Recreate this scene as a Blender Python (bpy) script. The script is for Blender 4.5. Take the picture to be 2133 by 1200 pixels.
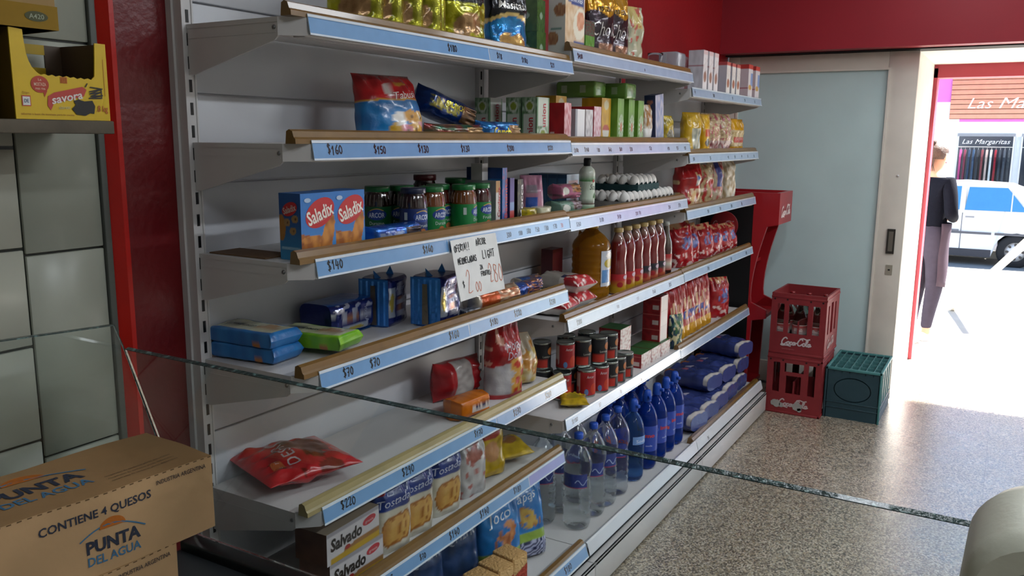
import bpy, bmesh, math, random
from math import sin, cos, pi, sqrt, atan2, radians as R
from mathutils import Vector, Matrix, Euler, noise

random.seed(7)
SC = bpy.context.scene
COL = SC.collection
for o in list(bpy.data.objects):
    bpy.data.objects.remove(o)


def lin(c):
    return c / 12.92 if c <= .04045 else ((c + .055) / 1.055) ** 2.4


def H(s):
    s = s.lstrip('#')
    return tuple(lin(int(s[i:i + 2], 16) / 255) for i in (0, 2, 4))


# ------------------------------------------------------------------ camera
cam = bpy.data.cameras.new('camera')
cam.sensor_width = 36.0
cam.lens = 36.0 * 1759.9 / 2133.0
cam.clip_start = .02
cam.clip_end = 200
camo = bpy.data.objects.new('camera', cam)
COL.objects.link(camo)
camo.location = (-1.33907, -1.57980, 1.60864)
camo.rotation_euler = (1.394023, -.008343, -1.038519)
SC.camera = camo

# ------------------------------------------------------------------ sky, sun, lamps, exposure
W = bpy.data.worlds.new('sky')
SC.world = W
W.use_nodes = True
nt = W.node_tree
nt.nodes.clear()
wo = nt.nodes.new('ShaderNodeOutputWorld')
bg = nt.nodes.new('ShaderNodeBackground')
sk = nt.nodes.new('ShaderNodeTexSky')
sk.sky_type = 'HOSEK_WILKIE'
sk.turbidity = 3.5
sk.ground_albedo = .4
sk.sun_direction = Vector((.48, -.40, .78)).normalized()
nt.links.new(sk.outputs[0], bg.inputs[0])
bg.inputs[1].default_value = 5.0
nt.links.new(bg.outputs[0], wo.inputs[0])

SUN_DIR = Vector((.48, -.40, .78)).normalized()      # towards the sun
sun = bpy.data.lights.new('sun', 'SUN')
sun.energy = 20.0
sun.angle = R(2.5)
sun.color = (1, .97, .92)
suno = bpy.data.objects.new('sun', sun)
COL.objects.link(suno)
suno.rotation_euler = SUN_DIR.to_track_quat('Z', 'Y').to_euler()

SC.view_settings.view_transform = 'Standard'
SC.view_settings.look = 'None'
SC.view_settings.gamma = 1
SC.view_settings.use_curve_mapping = False
SC.view_settings.exposure = 1.2

# portal that guides sampling of the sky through the shop's door
pt = bpy.data.lights.new('doorway_portal', 'AREA')
pt.shape = 'RECTANGLE'
pt.size = 2.3
pt.size_y = 2.05
pt.cycles.is_portal = True
pto = bpy.data.objects.new('doorway_portal', pt)
COL.objects.link(pto)
pto.location = (5.62, -2.2, 1.04)
pto.rotation_euler = (0, R(90), 0)


def tube_light(x, y, z, L, e, col):
    l = bpy.data.lights.new('fluorescent_tube', 'AREA')
    l.shape = 'RECTANGLE'
    l.size = L
    l.size_y = .16
    l.energy = e
    l.color = col
    o = bpy.data.objects.new('fluorescent_tube', l)
    COL.objects.link(o)
    o.location = (x, y, z)


LAMPS = ((1.2, -1.25, 6), (3.1, -1.25, 3), (-1.3, -2.3, 6.5), (.6, -3.3, 20), (2.6, -3.3, 20))  # last three are unseen lamps, added to fill the shelves with frontal light
for lx_, ly_, le_ in LAMPS:
    tube_light(lx_, ly_, 2.93, 1.2, le_, (.86, .93, 1.0))

# ------------------------------------------------------------------ materials
MATS = {}


def mat(name, col=(.5, .5, .5), rough=.5, metal=0., coat=0., trans=0., ior=1.45, attr=False, bump=0., bscale=60.,
        var=0., vscale=8., spec=.5):
    if name in MATS:
        return MATS[name]
    m = bpy.data.materials.new(name)
    m.use_nodes = True
    n = m.node_tree.nodes
    l = m.node_tree.links
    b = n['Principled BSDF']
    b.inputs['Base Color'].default_value = (*col, 1)
    b.inputs['Roughness'].default_value = rough
    b.inputs['Metallic'].default_value = metal
    b.inputs['Coat Weight'].default_value = coat
    b.inputs['Coat Roughness'].default_value = .12
    b.inputs['Transmission Weight'].default_value = trans
    b.inputs['IOR'].default_value = ior
    b.inputs['Specular IOR Level'].default_value = spec
    src = None
    if attr:
        a = n.new('ShaderNodeAttribute')
        a.attribute_name = 'print'
        src = a.outputs['Color']
        l.new(src, b.inputs['Base Color'])
    tc = n.new('ShaderNodeTexCoord')
    if var > 0:
        nz = n.new('ShaderNodeTexNoise')
        nz.inputs['Scale'].default_value = vscale
        nz.inputs['Detail'].default_value = 5
        l.new(tc.outputs['Object'], nz.inputs['Vector'])
        mr = n.new('ShaderNodeMapRange')
        mr.inputs['From Min'].default_value = .3
        mr.inputs['From Max'].default_value = .7
        mr.inputs['To Min'].default_value = 1 - var
        mr.inputs['To Max'].default_value = 1 + var * .35
        l.new(nz.outputs[0], mr.inputs[0])
        mx = n.new('ShaderNodeVectorMath')
        mx.operation = 'SCALE'
        if src is None:
            mx.inputs[0].default_value = col
        else:
            l.new(src, mx.inputs[0])
        l.new(mr.outputs[0], mx.inputs['Scale'])
        l.new(mx.outputs[0], b.inputs['Base Color'])
    if bump > 0:
        nb = n.new('ShaderNodeTexNoise')
        nb.inputs['Scale'].default_value = bscale
        nb.inputs['Detail'].default_value = 3
        l.new(tc.outputs['Object'], nb.inputs['Vector'])
        bp = n.new('ShaderNodeBump')
        bp.inputs['Strength'].default_value = bump
        bp.inputs['Distance'].default_value = .01
        l.new(nb.outputs[0], bp.inputs['Height'])
        l.new(bp.outputs[0], b.inputs['Normal'])
    MATS[name] = m
    return m


CARD = mat('printed_card', rough=.42, attr=True, var=.06, vscale=14)
FILM = mat('printed_film', rough=.27, attr=True, coat=.35, bump=.25, bscale=38)
FOIL = mat('metallic_film', rough=.22, attr=True, metal=.55, coat=.4, bump=.4, bscale=30)
PAPER = mat('printed_paper', rough=.75, attr=True, var=.08, vscale=20)
KRAFT = mat('kraft_board', rough=.8, attr=True, var=.12, vscale=9, bump=.15, bscale=20)
WHITE = mat('white_steel', H('c3c0bf'), rough=.38, var=.07, vscale=5, attr=False)
WHITE2 = mat('white_panel', H('c5c6cb'), rough=.34, var=.08, vscale=3)
WOOD = mat('brown_moulding', H('745528'), rough=.33, coat=.3, var=.25, vscale=16)
PILL = mat('dark_red_paint', H('62070d'), rough=.34, bump=.15, bscale=60, var=.08, vscale=4)
BULK = mat('hazed_bulkhead_paint', H('98232f'), rough=.4, var=.06, vscale=3)  # red wall paint with doorway haze mixed into its colour
DARK = mat('dark_gap', H('1a1a1c'), rough=.7, var=.1)
STRIP = mat('price_strip', rough=.22, attr=True, coat=.6, var=.07, vscale=25)
REDP = mat('red_gloss_paint', H('8f1219'), rough=.36, bump=.12, bscale=55, var=.08, vscale=4)
BLACKP = mat('black_plastic', H('121315'), rough=.4, var=.1)


# ------------------------------------------------------------------ mesh builder
class MB:
    def __init__(s):
        s.v = []
        s.f = []
        s.c = []
        s.s = []

    def poly(s, pts, col=(.8, .8, .8), sm=False):
        i = len(s.v)
        s.v += [tuple(p) for p in pts]
        s.f.append(tuple(range(i, i + len(pts))))
        s.c.append([col] * len(pts))
        s.s.append(sm)
        return s

    def grid(s, fn, nu, nv, col=(.8, .8, .8), sm=True, wrap=False):
        i0 = len(s.v)
        cols = []
        for j in range(nv + 1):
            for i in range(nu + (0 if wrap else 1)):
                u, v = i / nu, j / nv
                s.v.append(tuple(fn(u, v)))
                cols.append(col(u, v) if callable(col) else col)
        w = nu if wrap else nu + 1
        for j in range(nv):
            for i in range(nu):
                i2 = (i + 1) % w if wrap else i + 1
                a = (j * w + i, j * w + i2, (j + 1) * w + i2, (j + 1) * w + i)
                s.f.append(tuple(i0 + k for k in a))
                s.c.append([cols[k] for k in a])
                s.s.append(sm)
        return s

    def box(s, x0, x1, y0, y1, z0, z1, col=(.8, .8, .8)):
        p = [(x0, y0, z0), (x1, y0, z0), (x1, y1, z0), (x0, y1, z0), (x0, y0, z1), (x1, y0, z1), (x1, y1, z1), (x0, y1, z1)]
        i = len(s.v)
        s.v += p
        for f in ((0, 3, 2, 1), (4, 5, 6, 7), (0, 1, 5, 4), (1, 2, 6, 5), (2, 3, 7, 6), (3, 0, 4, 7)):
            s.f.append(tuple(i + k for k in f))
            s.c.append([col] * 4)
            s.s.append(False)
        return s

    def rbox(s, x0, x1, y0, y1, z0, z1, r, col=(.8, .8, .8), seg=2):
        bm = bmesh.new()
        bmesh.ops.create_cube(bm, size=1)
        for v in bm.verts:
            v.co = Vector(((x0 + x1) / 2 + v.co.x * (x1 - x0), (y0 + y1) / 2 + v.co.y * (y1 - y0), (z0 + z1) / 2 + v.co.z * (z1 - z0)))
        bmesh.ops.bevel(bm, geom=list(bm.edges), offset=r, segments=seg, affect='EDGES', profile=.5)
        s.addbm(bm, col, True)
        return s

    def addbm(s, bm, col=(.8, .8, .8), sm=False, M=None):
        i = len(s.v)
        bm.verts.index_update()
        for v in bm.verts:
            p = v.co if M is None else M @ v.co
            s.v.append(tuple(p))
        for f in bm.faces:
            s.f.append(tuple(i + v.index for v in f.verts))
            s.c.append([col(f.calc_center_median()) if callable(col) else col] * len(f.verts))
            s.s.append(sm)
        bm.free()
        return s

    def lathe(s, prof, n=28, col=(.8, .8, .8), cx=0, cy=0, sm=True, cap=True):
        m = len(prof) - 1

        def fn(u, v):
            r, z = prof[round(v * m)]
            a = 2 * pi * u
            return (cx + r * cos(a), cy + r * sin(a), z)
        s.grid(fn, n, m, (lambda u, v: col(u, prof[round(v * m)][1])) if callable(col) else col, sm, True)
        if cap:
            for k, rev in ((0, True), (m, False)):
                r, z = prof[k]
                if r > 1e-5:
                    pts = [(cx + r * cos(2 * pi * i / n), cy + r * sin(2 * pi * i / n), z) for i in range(n)]
                    c = col(0, z) if callable(col) else col
                    s.poly(pts[::-1] if rev else pts, c)
        return s

    def tube(s, pts, r, n=8, col=(.8, .8, .8)):
        pts = [Vector(p) for p in pts]
        rings = []
        for i, p in enumerate(pts):
            d = (pts[min(i + 1, len(pts) - 1)] - pts[max(i - 1, 0)]).normalized()
            a = d.cross(Vector((0, 0, 1)))
            if a.length < .05:
                a = d.cross(Vector((1, 0, 0)))
            a.normalize()
            b = d.cross(a).normalized()
            rr = r[i] if isinstance(r, (list, tuple)) else r
            rings.append([p + (a * cos(2 * pi * k / n) + b * sin(2 * pi * k / n)) * rr for k in range(n)])
        m = len(pts) - 1
        s.grid(lambda u, v: rings[round(v * m)][round(u * n) % n], n, m, col, True, True)
        s.poly(rings[0], col)
        s.poly(rings[-1][::-1], col)
        return s

    def prism(s, pts2, ax, a0, a1, col=(.8, .8, .8)):
        """extrude a 2D outline along axis ax ('x','y','z')"""
        def P(p, a):
            return {'x': (a, p[0], p[1]), 'y': (p[0], a, p[1]), 'z': (p[0], p[1], a)}[ax]
        n = len(pts2)
        s.poly([P(p, a0) for p in pts2][::-1], col)
        s.poly([P(p, a1) for p in pts2], col)
        for i in range(n):
            s.poly([P(pts2[i], a0), P(pts2[(i + 1) % n], a0), P(pts2[(i + 1) % n], a1), P(pts2[i], a1)], col)
        return s

    def xf(s, M):
        s.v = [tuple(M @ Vector(p)) for p in s.v]
        return s

    def ground(s):
        z = min(p[2] for p in s.v)
        s.v = [(p[0], p[1], p[2] - z) for p in s.v]
        return s

    def build(s, name, m, parent=None, loc=None, rot=None, fix=True):
        me = bpy.data.meshes.new(name)
        me.from_pydata(s.v, [], s.f)
        a = me.color_attributes.new('print', 'FLOAT_COLOR', 'CORNER')
        flat = []
        for c in s.c:
            for k in c:
                flat += (k[0], k[1], k[2], 1.0)
        a.data.foreach_set('color', flat)
        me.polygons.foreach_set('use_smooth', s.s)
        me.materials.append(m)
        me.update()
        o = bpy.data.objects.new(name, me)
        COL.objects.link(o)
        if parent is not None:
            o.parent = parent
        if loc:
            o.location = loc
        if rot:
            o.rotation_euler = rot
        return o


def tag(o, label, cat, group=None, kind=None):
    o['label'] = label
    o['category'] = cat
    if group:
        o['group'] = group
    if kind:
        o['kind'] = kind
    return o


def struct(o):
    o['kind'] = 'structure'
    return o


def empty(name, label, cat, loc=(0, 0, 0), rot=(0, 0, 0), group=None):
    o = bpy.data.objects.new(name, None)
    o.empty_display_size = .05
    COL.objects.link(o)
    o.location = loc
    o.rotation_euler = rot
    return tag(o, label, cat, group)


def dup(o, loc, rot=None, label=None):
    c = o.copy()
    COL.objects.link(c)
    c.location = loc
    if rot is not None:
        c.rotation_euler = rot
    if label:
        c['label'] = label
    for ch in o.children:
        d = ch.copy()
        COL.objects.link(d)
        d.parent = c
        d.matrix_parent_inverse = ch.matrix_parent_inverse
        for g in ch.children:
            e = g.copy()
            COL.objects.link(e)
            e.parent = d
    return c


# ------------------------------------------------------------------ lettering
_tc = {}


def glyphs(txt, bold=0., shear=0.):
    k = (txt, bold, shear)
    if k in _tc:
        return _tc[k]
    cu = bpy.data.curves.new('t', 'FONT')
    cu.body = txt
    cu.size = 1
    cu.resolution_u = 2
    cu.offset = bold
    cu.shear = shear
    o = bpy.data.objects.new('t', cu)
    COL.objects.link(o)
    bpy.context.view_layer.update()
    me = o.to_mesh()
    vs = [v.co.copy() for v in me.vertices]
    ps = [[(vs[i].x, vs[i].y) for i in p.vertices] for p in me.polygons]
    o.to_mesh_clear()
    bpy.data.objects.remove(o)
    bpy.data.curves.remove(cu)
    if ps:
        xs = [q[0] for p in ps for q in p]
        x0, x1 = min(xs), max(xs)
    else:
        x0, x1 = 0, 1
    _tc[k] = (ps, x0, x1)
    return _tc[k]


def text2d(txt, cx, cy, size, width=None, rot=0., bold=.012, shear=0., anchor='c'):
    """polygons of a line of printed text; size = cap height, optional total width"""
    ps, x0, x1 = glyphs(txt, bold, shear)
    sy = size / .70
    sx = sy if width is None else width / (x1 - x0)
    c, s = cos(rot), sin(rot)
    xm = (x0 + x1) / 2 if anchor == 'c' else x0
    out = []
    for p in ps:
        q = []
        for x, y in p:
            X, Y = (x - xm) * sx, (y - .35) * sy
            q.append((cx + X * c - Y * s, cy + X * s + Y * c))
        out.append(q)
    return out


PEN = {'$': [[(.85, 1.15), (.4, 1.3), (.15, 1.0), (.75, .65), (.8, .3), (.15, .2)], [(.5, 1.5), (.45, 0)]],
       '0': [[(.5, 1.2), (.15, .9), (.12, .4), (.45, .1), (.85, .4), (.88, .9), (.5, 1.2)]],
       '1': [[(.2, .9), (.6, 1.25), (.5, .1)]], '2': [[(.15, 1.0), (.5, 1.3), (.85, 1.0), (.2, .15), (.95, .2)]],
       '3': [[(.15, 1.2), (.85, 1.2), (.45, .75), (.85, .5), (.6, .1), (.1, .2)]],
       '4': [[(.35, 1.25), (.1, .55), (.9, .6)], [(.7, 1.0), (.6, .05)]],
       '5': [[(.85, 1.25), (.25, 1.2), (.2, .75), (.75, .7), (.75, .2), (.1, .15)]],
       '6': [[(.75, 1.25), (.25, .7), (.2, .2), (.7, .1), (.8, .5), (.25, .55)]],
       '7': [[(.1, 1.2), (.9, 1.2), (.4, .05)], [(.3, .65), (.75, .68)]],
       '8': [[(.8, 1.1), (.3, 1.2), (.25, .85), (.8, .5), (.7, .1), (.2, .15), (.25, .55), (.75, .9), (.8, 1.1)]],
       '9': [[(.8, .85), (.3, .75), (.25, 1.15), (.75, 1.2), (.75, .5), (.5, .05)]],
       'O': [[(.5, 1.2), (.1, .8), (.15, .3), (.55, .1), (.9, .5), (.85, 1.0), (.5, 1.2)]],
       'F': [[(.2, .1), (.2, 1.2), (.9, 1.25)], [(.2, .7), (.75, .72)]],
       'E': [[(.85, 1.2), (.2, 1.2), (.2, .1), (.85, .12)], [(.2, .68), (.7, .7)]],
       'R': [[(.2, .1), (.2, 1.2), (.8, 1.1), (.75, .7), (.2, .62), (.9, .1)]],
       'T': [[(.05, 1.2), (.95, 1.25)], [(.5, 1.2), (.45, .1)]], 'A': [[(.05, .1), (.5, 1.25), (.9, .1)], [(.2, .5), (.8, .5)]],
       '!': [[(.5, 1.4), (.45, .5)], [(.45, .15), (.46, .05)]], 'C': [[(.85, 1.1), (.4, 1.2), (.12, .7), (.3, .15), (.85, .2)]],
       'M': [[(.08, .1), (.2, 1.2), (.5, .5), (.8, 1.2), (.92, .1)]], 'L': [[(.2, 1.3), (.2, .12), (.85, .15)]],
       'D': [[(.2, .1), (.2, 1.2), (.75, 1.0), (.85, .5), (.6, .15), (.2, .1)]], 'S': [[(.85, 1.1), (.4, 1.25), (.15, .95), (.8, .5), (.65, .1), (.1, .2)]],
       'I': [[(.5, 1.2), (.48, .1)]], 'G': [[(.85, 1.1), (.4, 1.2), (.12, .6), (.4, .1), (.85, .3), (.85, .6), (.5, .6)]],
       'H': [[(.15, 1.2), (.12, .1)], [(.85, 1.2), (.82, .1)], [(.15, .65), (.85, .68)]], 'U': [[(.15, 1.2), (.15, .4), (.5, .1), (.8, .4), (.85, 1.2), (.85, .1)]],
       'Z': [[(.1, 1.2), (.85, 1.2), (.15, .1), (.9, .12)]], 'X': [[(.1, 1.2), (.9, .1)], [(.9, 1.2), (.1, .1)]],
       'i': [[(.5, .8), (.5, .1)], [(.5, 1.15), (.52, 1.1)]], 'u': [[(.1, .8), (.15, .2), (.6, .1), (.8, .8), (.85, .1)]],
       'd': [[(.8, .7), (.3, .7), (.2, .2), (.7, .15), (.8, 1.3), (.8, .1)]], 'a': [[(.8, .7), (.3, .7), (.2, .2), (.7, .15), (.8, .7), (.85, .1)]],
       ':': [[(.4, .8), (.45, .72)], [(.4, .3), (.45, .22)]], '.': [[(.4, .12), (.45, .06)]], '_': [[(.1, .1), (.9, .1)]], '-': [[(.1, .6), (.9, .62)]]}
rp = random.Random(3)


def ribbon(pts, w):
    out = []
    for (x0, y0), (x1, y1) in zip(pts, pts[1:]):
        dx, dy = x1 - x0, y1 - y0
        L = max(sqrt(dx * dx + dy * dy), 1e-6)
        nx, ny = -dy / L * w / 2, dx / L * w / 2
        ex, ey = dx / L * w * .35, dy / L * w * .35
        out.append([(x0 - nx - ex, y0 - ny - ey), (x1 - nx + ex, y1 - ny + ey), (x1 + nx + ex, y1 + ny + ey), (x0 + nx - ex, y0 + ny - ey)])
    return out


def smooth(pts, k=3):
    if len(pts) < 3:
        return pts
    out = []
    P = [pts[0]] + list(pts) + [pts[-1]]
    for i in range(1, len(P) - 2):
        p0, p1, p2, p3 = P[i - 1:i + 3]
        for j in range(k):
            t = j / k
            out.append(tuple(.5 * (2 * p1[a] + (p2[a] - p0[a]) * t + (2 * p0[a] - 5 * p1[a] + 4 * p2[a] - p3[a]) * t * t + (3 * p1[a] - p0[a] - 3 * p2[a] + p3[a]) * t ** 3) for a in (0, 1)))
    out.append(pts[-1])
    return out


def pen2d(txt, x, y, h, w=.0022, asp=.62, jit=.11, rot=0.):
    """handwriting: a list of pen strokes; (x, y) = left end of the base line"""
    out = []
    cx = 0
    c, s = cos(rot), sin(rot)
    for ch in txt:
        if ch != ' ':
            dy = rp.uniform(-jit, jit)
            for st in PEN[ch]:
                pts = [((cx + px * asp + rp.uniform(-jit, jit) * .3) * h / 1.3, (py + dy) * h / 1.3) for px, py in st]
                pts = [(x + a * c - b * s, y + a * s + b * c) for a, b in pts]
                out += ribbon(smooth(pts, 2), w)
        cx += asp * 1.22 if ch != ' ' else asp * .8
    return out


COKE = [[(1.25, 1.25), (1.0, 1.5), (.55, 1.25), (.2, .6), (.25, .1), (.7, .05), (1.15, .45)],
        [(.25, .1), (.0, -.15), (.4, -.25), (1.2, -.15), (2.0, -.3)],
        [(1.5, .65), (1.25, .4), (1.35, .05), (1.65, .1), (1.75, .5), (1.5, .65), (1.8, .55)],
        [(2.25, .6), (2.0, .55), (1.9, .15), (2.15, .05), (2.45, .4)],
        [(2.8, .6), (2.5, .5), (2.45, .1), (2.7, .05), (2.9, .6), (2.85, .1), (3.05, .2)],
        [(3.1, .45), (3.4, .5)],
        [(4.5, 1.2), (4.3, 1.5), (3.85, 1.25), (3.5, .6), (3.6, .1), (4.0, .05), (4.45, .45)],
        [(3.95, 1.5), (4.6, 1.65), (5.3, 1.45), (5.9, 1.6)],
        [(4.75, .65), (4.5, .4), (4.6, .05), (4.9, .1), (5.0, .5), (4.75, .65), (5.05, .55)],
        [(5.15, .35), (5.55, 1.1), (5.4, 1.4), (5.2, .9), (5.25, .1), (5.5, .15)],
        [(5.95, .6), (5.65, .5), (5.6, .1), (5.85, .05), (6.05, .6), (6.0, .1), (6.25, .25)]]


def script2d(x, y, width, wl=.16):
    k = width / 6.2
    out = []
    for st in COKE:
        out += ribbon([(x + a * k, y + b * k) for a, b in smooth(st, 3)], wl * k)
    return out


def ell2d(cx, cy, rx, ry, n=20, rot=0.):
    c, s = cos(rot), sin(rot)
    return [[(cx + rx * cos(2 * pi * i / n) * c - ry * sin(2 * pi * i / n) * s, cy + rx * cos(2 * pi * i / n) * s + ry * sin(2 * pi * i / n) * c) for i in range(n)]]


def rect2d(x0, x1, y0, y1):
    return [[(x0, y0), (x1, y0), (x1, y1), (x0, y1)]]


def refine(polys, d):
    out = []
    for p in polys:
        st = [p] if len(p) <= 4 else [[p[0], p[i], p[i + 1]] for i in range(1, len(p) - 1)]
        while st:
            q = st.pop()
            n = len(q)
            ls = [sqrt((q[i][0] - q[(i + 1) % n][0]) ** 2 + (q[i][1] - q[(i + 1) % n][1]) ** 2) for i in range(n)]
            if max(ls) <= d:
                out.append(q)
                continue
            if n == 4:
                st += [[q[0], q[1], q[2]], [q[0], q[2], q[3]]]
                continue
            k = ls.index(max(ls))
            a, b, c = q[k], q[(k + 1) % 3], q[(k + 2) % 3]
            m = ((a[0] + b[0]) / 2, (a[1] + b[1]) / 2)
            st += [[a, m, c], [m, b, c]]
    return out


def art(mb, polys, col, mp, d=None):
    """lay flat printed shapes on a surface through the map mp(x, y) -> point"""
    if d:
        polys = refine(polys, d)
    for k, p in enumerate(polys):
        q = [Vector(mp(x, y)) for x, y in p]
        n = (q[1] - q[0]).cross(q[2] - q[0])
        if n.length > 1e-12:
            o = n.normalized() * (1.2e-5 * (k % 32))      # ink layers must not share a plane
            q = [a + o for a in q]
        mb.poly(q, col)


# ------------------------------------------------------------------ print design helpers
def E(u, v, cu, cv, ru, rv, rot=0.):
    du, dv = u - cu, v - cv
    if rot:
        c, s = cos(rot), sin(rot)
        du, dv = du * c + dv * s, -du * s + dv * c
    return (du / ru) ** 2 + (dv / rv) ** 2 < 1


def nz(u, v, k=8, s=0.):
    return noise.noise(Vector((u * k + s, v * k - s, s * 1.7)))


def mix(a, b, t):
    t = max(0, min(1, t))
    return tuple(x + (y - x) * t for x, y in zip(a, b))


def bands(*bs):
    """bands((v_to, col), ...) from the bottom up"""
    def f(u, v):
        for t, c in bs:
            if v <= t:
                return c
        return bs[-1][1]
    return f


def carton(w, d, h, des, texts=(), n=(26, 34), r=None):
    """folded card box standing on its base; des maps face names to a colour or design"""
    mb = MB()
    X, Y = w / 2, d / 2
    F = {'front': (lambda a, b: (-X + w * a, -Y, h * b), w, h), 'back': (lambda a, b: (X - w * a, Y, h * b), w, h),
         'left': (lambda a, b: (-X, Y - d * a, h * b), d, h), 'right': (lambda a, b: (X, -Y + d * a, h * b), d, h),
         'top': (lambda a, b: (-X + w * a, -Y + d * b, h), w, d), 'bottom': (lambda a, b: (-X + w * a, Y - d * b, 0), w, d)}
    base = des.get('all', (.7, .7, .7))
    for k, (fn, sx, sy) in F.items():
        c = des.get(k, base)
        if callable(c):
            mb.grid(fn, n[0], n[1], c, False)
        else:
            mb.grid(fn, 1, 1, c, False)
    e = .0006
    off = {'front': (0, -e, 0), 'left': (-e, 0, 0), 'right': (e, 0, 0), 'top': (0, 0, e)}
    for face, polys, col in texts:
        fn, sx, sy = F[face]
        o = off[face]
        art(mb, polys, col, lambda x, y: tuple(p + q for p, q in zip(fn(x / sx, y / sy), o)))
    return mb


def bag(w, t, h, des, n=2.6, top='seal', bot='flat', seed=0, crush=.006, texts=(), nu=64, nv=44, slump=0., topw=1.0, lie=False, fold=.35):
    """filled film bag; des(u, v, front) -> colour; u across, v up"""
    def prof(v):
        a = 1.0
        if top == 'seal':
            a = min(1, ((1 - v) / fold + .0001)) ** .65
        elif top == 'flat':
            a = 1 - max(0, (v - .93) / .07) ** 2 * .18
        if bot == 'seal':
            a = min(a, min(1, v / fold + .0001) ** .65)
        else:
            a = min(a, .82 + min(1, v / .08) * .18)
        return a

    def S(a, v, off=0.):
        p = prof(v)
        A = w / 2 * (1 - .10 * p) * (1 + (topw - 1) * max(0, v - .4) / .6) if (top == 'seal' or bot == 'seal') else w / 2
        B = t / 2 * p + .0009
        c, s = cos(a), sin(a)
        x = A * math.copysign(abs(c) ** (2 / n), c)
        y = B * math.copysign(abs(s) ** (2 / n), s)
        k = noise.noise(Vector((x * 16 + seed * 3.1, v * h * 16, (1 if s < 0 else 5) + seed))) * crush * (.35 + p)
        k += noise.noise(Vector((x * 45 + seed, v * h * 38, seed + 9))) * crush * .45
        if top == 'seal':
            k += sin(x / w * 34 + seed) * crush * .8 * max(0, 1 - abs((1 - v) - .16) / .16) * (1 if v < .97 else 0)
        z = v * h
        y += math.copysign(1, s) * k * min(1, abs(s) * 2 + .1) * min(1, p * 2)
        y -= math.copysign(1, -s) * off
        sag = slump * max(0, v - .35) ** 2
        return (x, y + sag * h, z - sag * .35 * h)

    mb = MB()

    def fn(u, v):
        return S(-pi + 2 * pi * u, v)

    def col(u, v):
        a = -pi + 2 * pi * u
        return des(.5 + .5 * math.copysign(abs(cos(a)) ** (2 / n), cos(a)), v, a < 0)
    mb.grid(fn, nu, nv, col, True, True)
    for v in (0, 1):
        pts = [fn(i / nu, v) for i in range(nu)]
        mb.poly(pts if v else pts[::-1], des(.5, v, True))

    def mp(x, y):
        # x from the left edge (0..w), y from the bottom
        q = max(-.999, min(.999, (x - w / 2) / (w / 2 * .93)))
        c = math.copysign(abs(q) ** (n / 2), q)
        return S(-math.acos(max(-1, min(1, c))), max(0, min(1, y / h)), .0011)
    for polys, c in texts:
        art(mb, polys, c, mp, .010)
    if lie:
        mb.v = [(p[0], p[2] - h / 2, -p[1]) for p in mb.v]
    return mb.ground()

# ================================================================== the room
YW = .085            # plane of the shop wall behind the shelving
m_floor = bpy.data.materials.new('terrazzo')
m_floor.use_nodes = True
n = m_floor.node_tree.nodes
l = m_floor.node_tree.links
b = n['Principled BSDF']
tc = n.new('ShaderNodeTexCoord')
vo = n.new('ShaderNodeTexVoronoi')
vo.inputs['Scale'].default_value = 172
l.new(tc.outputs['Object'], vo.inputs['Vector'])
sx = n.new('ShaderNodeSeparateColor')
l.new(vo.outputs['Color'], sx.inputs[0])
cr = n.new('ShaderNodeValToRGB')
cr.color_ramp.interpolation = 'CONSTANT'
els = cr.color_ramp.elements
els[0].position = 0
els[0].color = (*H('5b534a'), 1)
els[1].position = .24
els[1].color = (*H('8d8271'), 1)
for p_, c_ in ((.46, 'b5a894'), (.62, '6e6355'), (.72, 'c0b6a5'), (.88, 'a08f74')):
    e_ = els.new(p_)
    e_.color = (*H(c_), 1)
l.new(sx.outputs[0], cr.inputs[0])
br = n.new('ShaderNodeTexBrick')          # tile joints of the terrazzo
br.offset = 0
br.inputs['Scale'].default_value = 1
br.inputs['Mortar Size'].default_value = .0016
br.inputs['Brick Width'].default_value = .40
br.inputs['Row Height'].default_value = .40
br.inputs['Color1'].default_value = (1, 1, 1, 1)
br.inputs['Color2'].default_value = (.93, .93, .93, 1)
br.inputs['Mortar'].default_value = (.55, .52, .5, 1)
l.new(tc.outputs['Object'], br.inputs['Vector'])
mm = n.new('ShaderNodeMix')
mm.data_type = 'RGBA'
mm.blend_type = 'MULTIPLY'
mm.inputs[0].default_value = 1
l.new(cr.outputs[0], mm.inputs[6])
l.new(br.outputs[0], mm.inputs[7])
l.new(mm.outputs[2], b.inputs['Base Color'])
b.inputs['Roughness'].default_value = .34
b.inputs['Specular IOR Level'].default_value = .6
b.inputs['Coat Weight'].default_value = .7
b.inputs['Coat Roughness'].default_value = .28
nb = n.new('ShaderNodeTexNoise')
nb.inputs['Scale'].default_value = 7
l.new(tc.outputs['Object'], nb.inputs['Vector'])
mr = n.new('ShaderNodeMapRange')
mr.inputs['To Min'].default_value = .20
mr.inputs['To Max'].default_value = .38
l.new(nb.outputs[0], mr.inputs[0])
l.new(mr.outputs[0], b.inputs['Roughness'])

mb = MB().box(-3.5, 5.6, -4.3, YW + .1, -.12, 0)
struct(mb.build('floor', m_floor))
CEIL = mat('ceiling_paint', H('c9c9c6'), rough=.8, var=.05)
struct(MB().box(-3.6, 4.3, -4.4, YW + .1, 3.0, 3.1).build('ceiling', CEIL))
WALLP = mat('wall_paint', H('b9b6ac'), rough=.7, var=.06)
struct(MB().box(-3.6, 4.3, -4.4, -4.3, 0, 3.0).build('wall_right', WALLP))
struct(MB().box(-3.6, -3.5, -4.3, YW + .1, 0, 3.0).build('wall_rear', WALLP))
struct(MB().box(-.03, 4.24, YW, YW + .1, 0, 3.0).build('wall_back', REDP))

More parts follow.
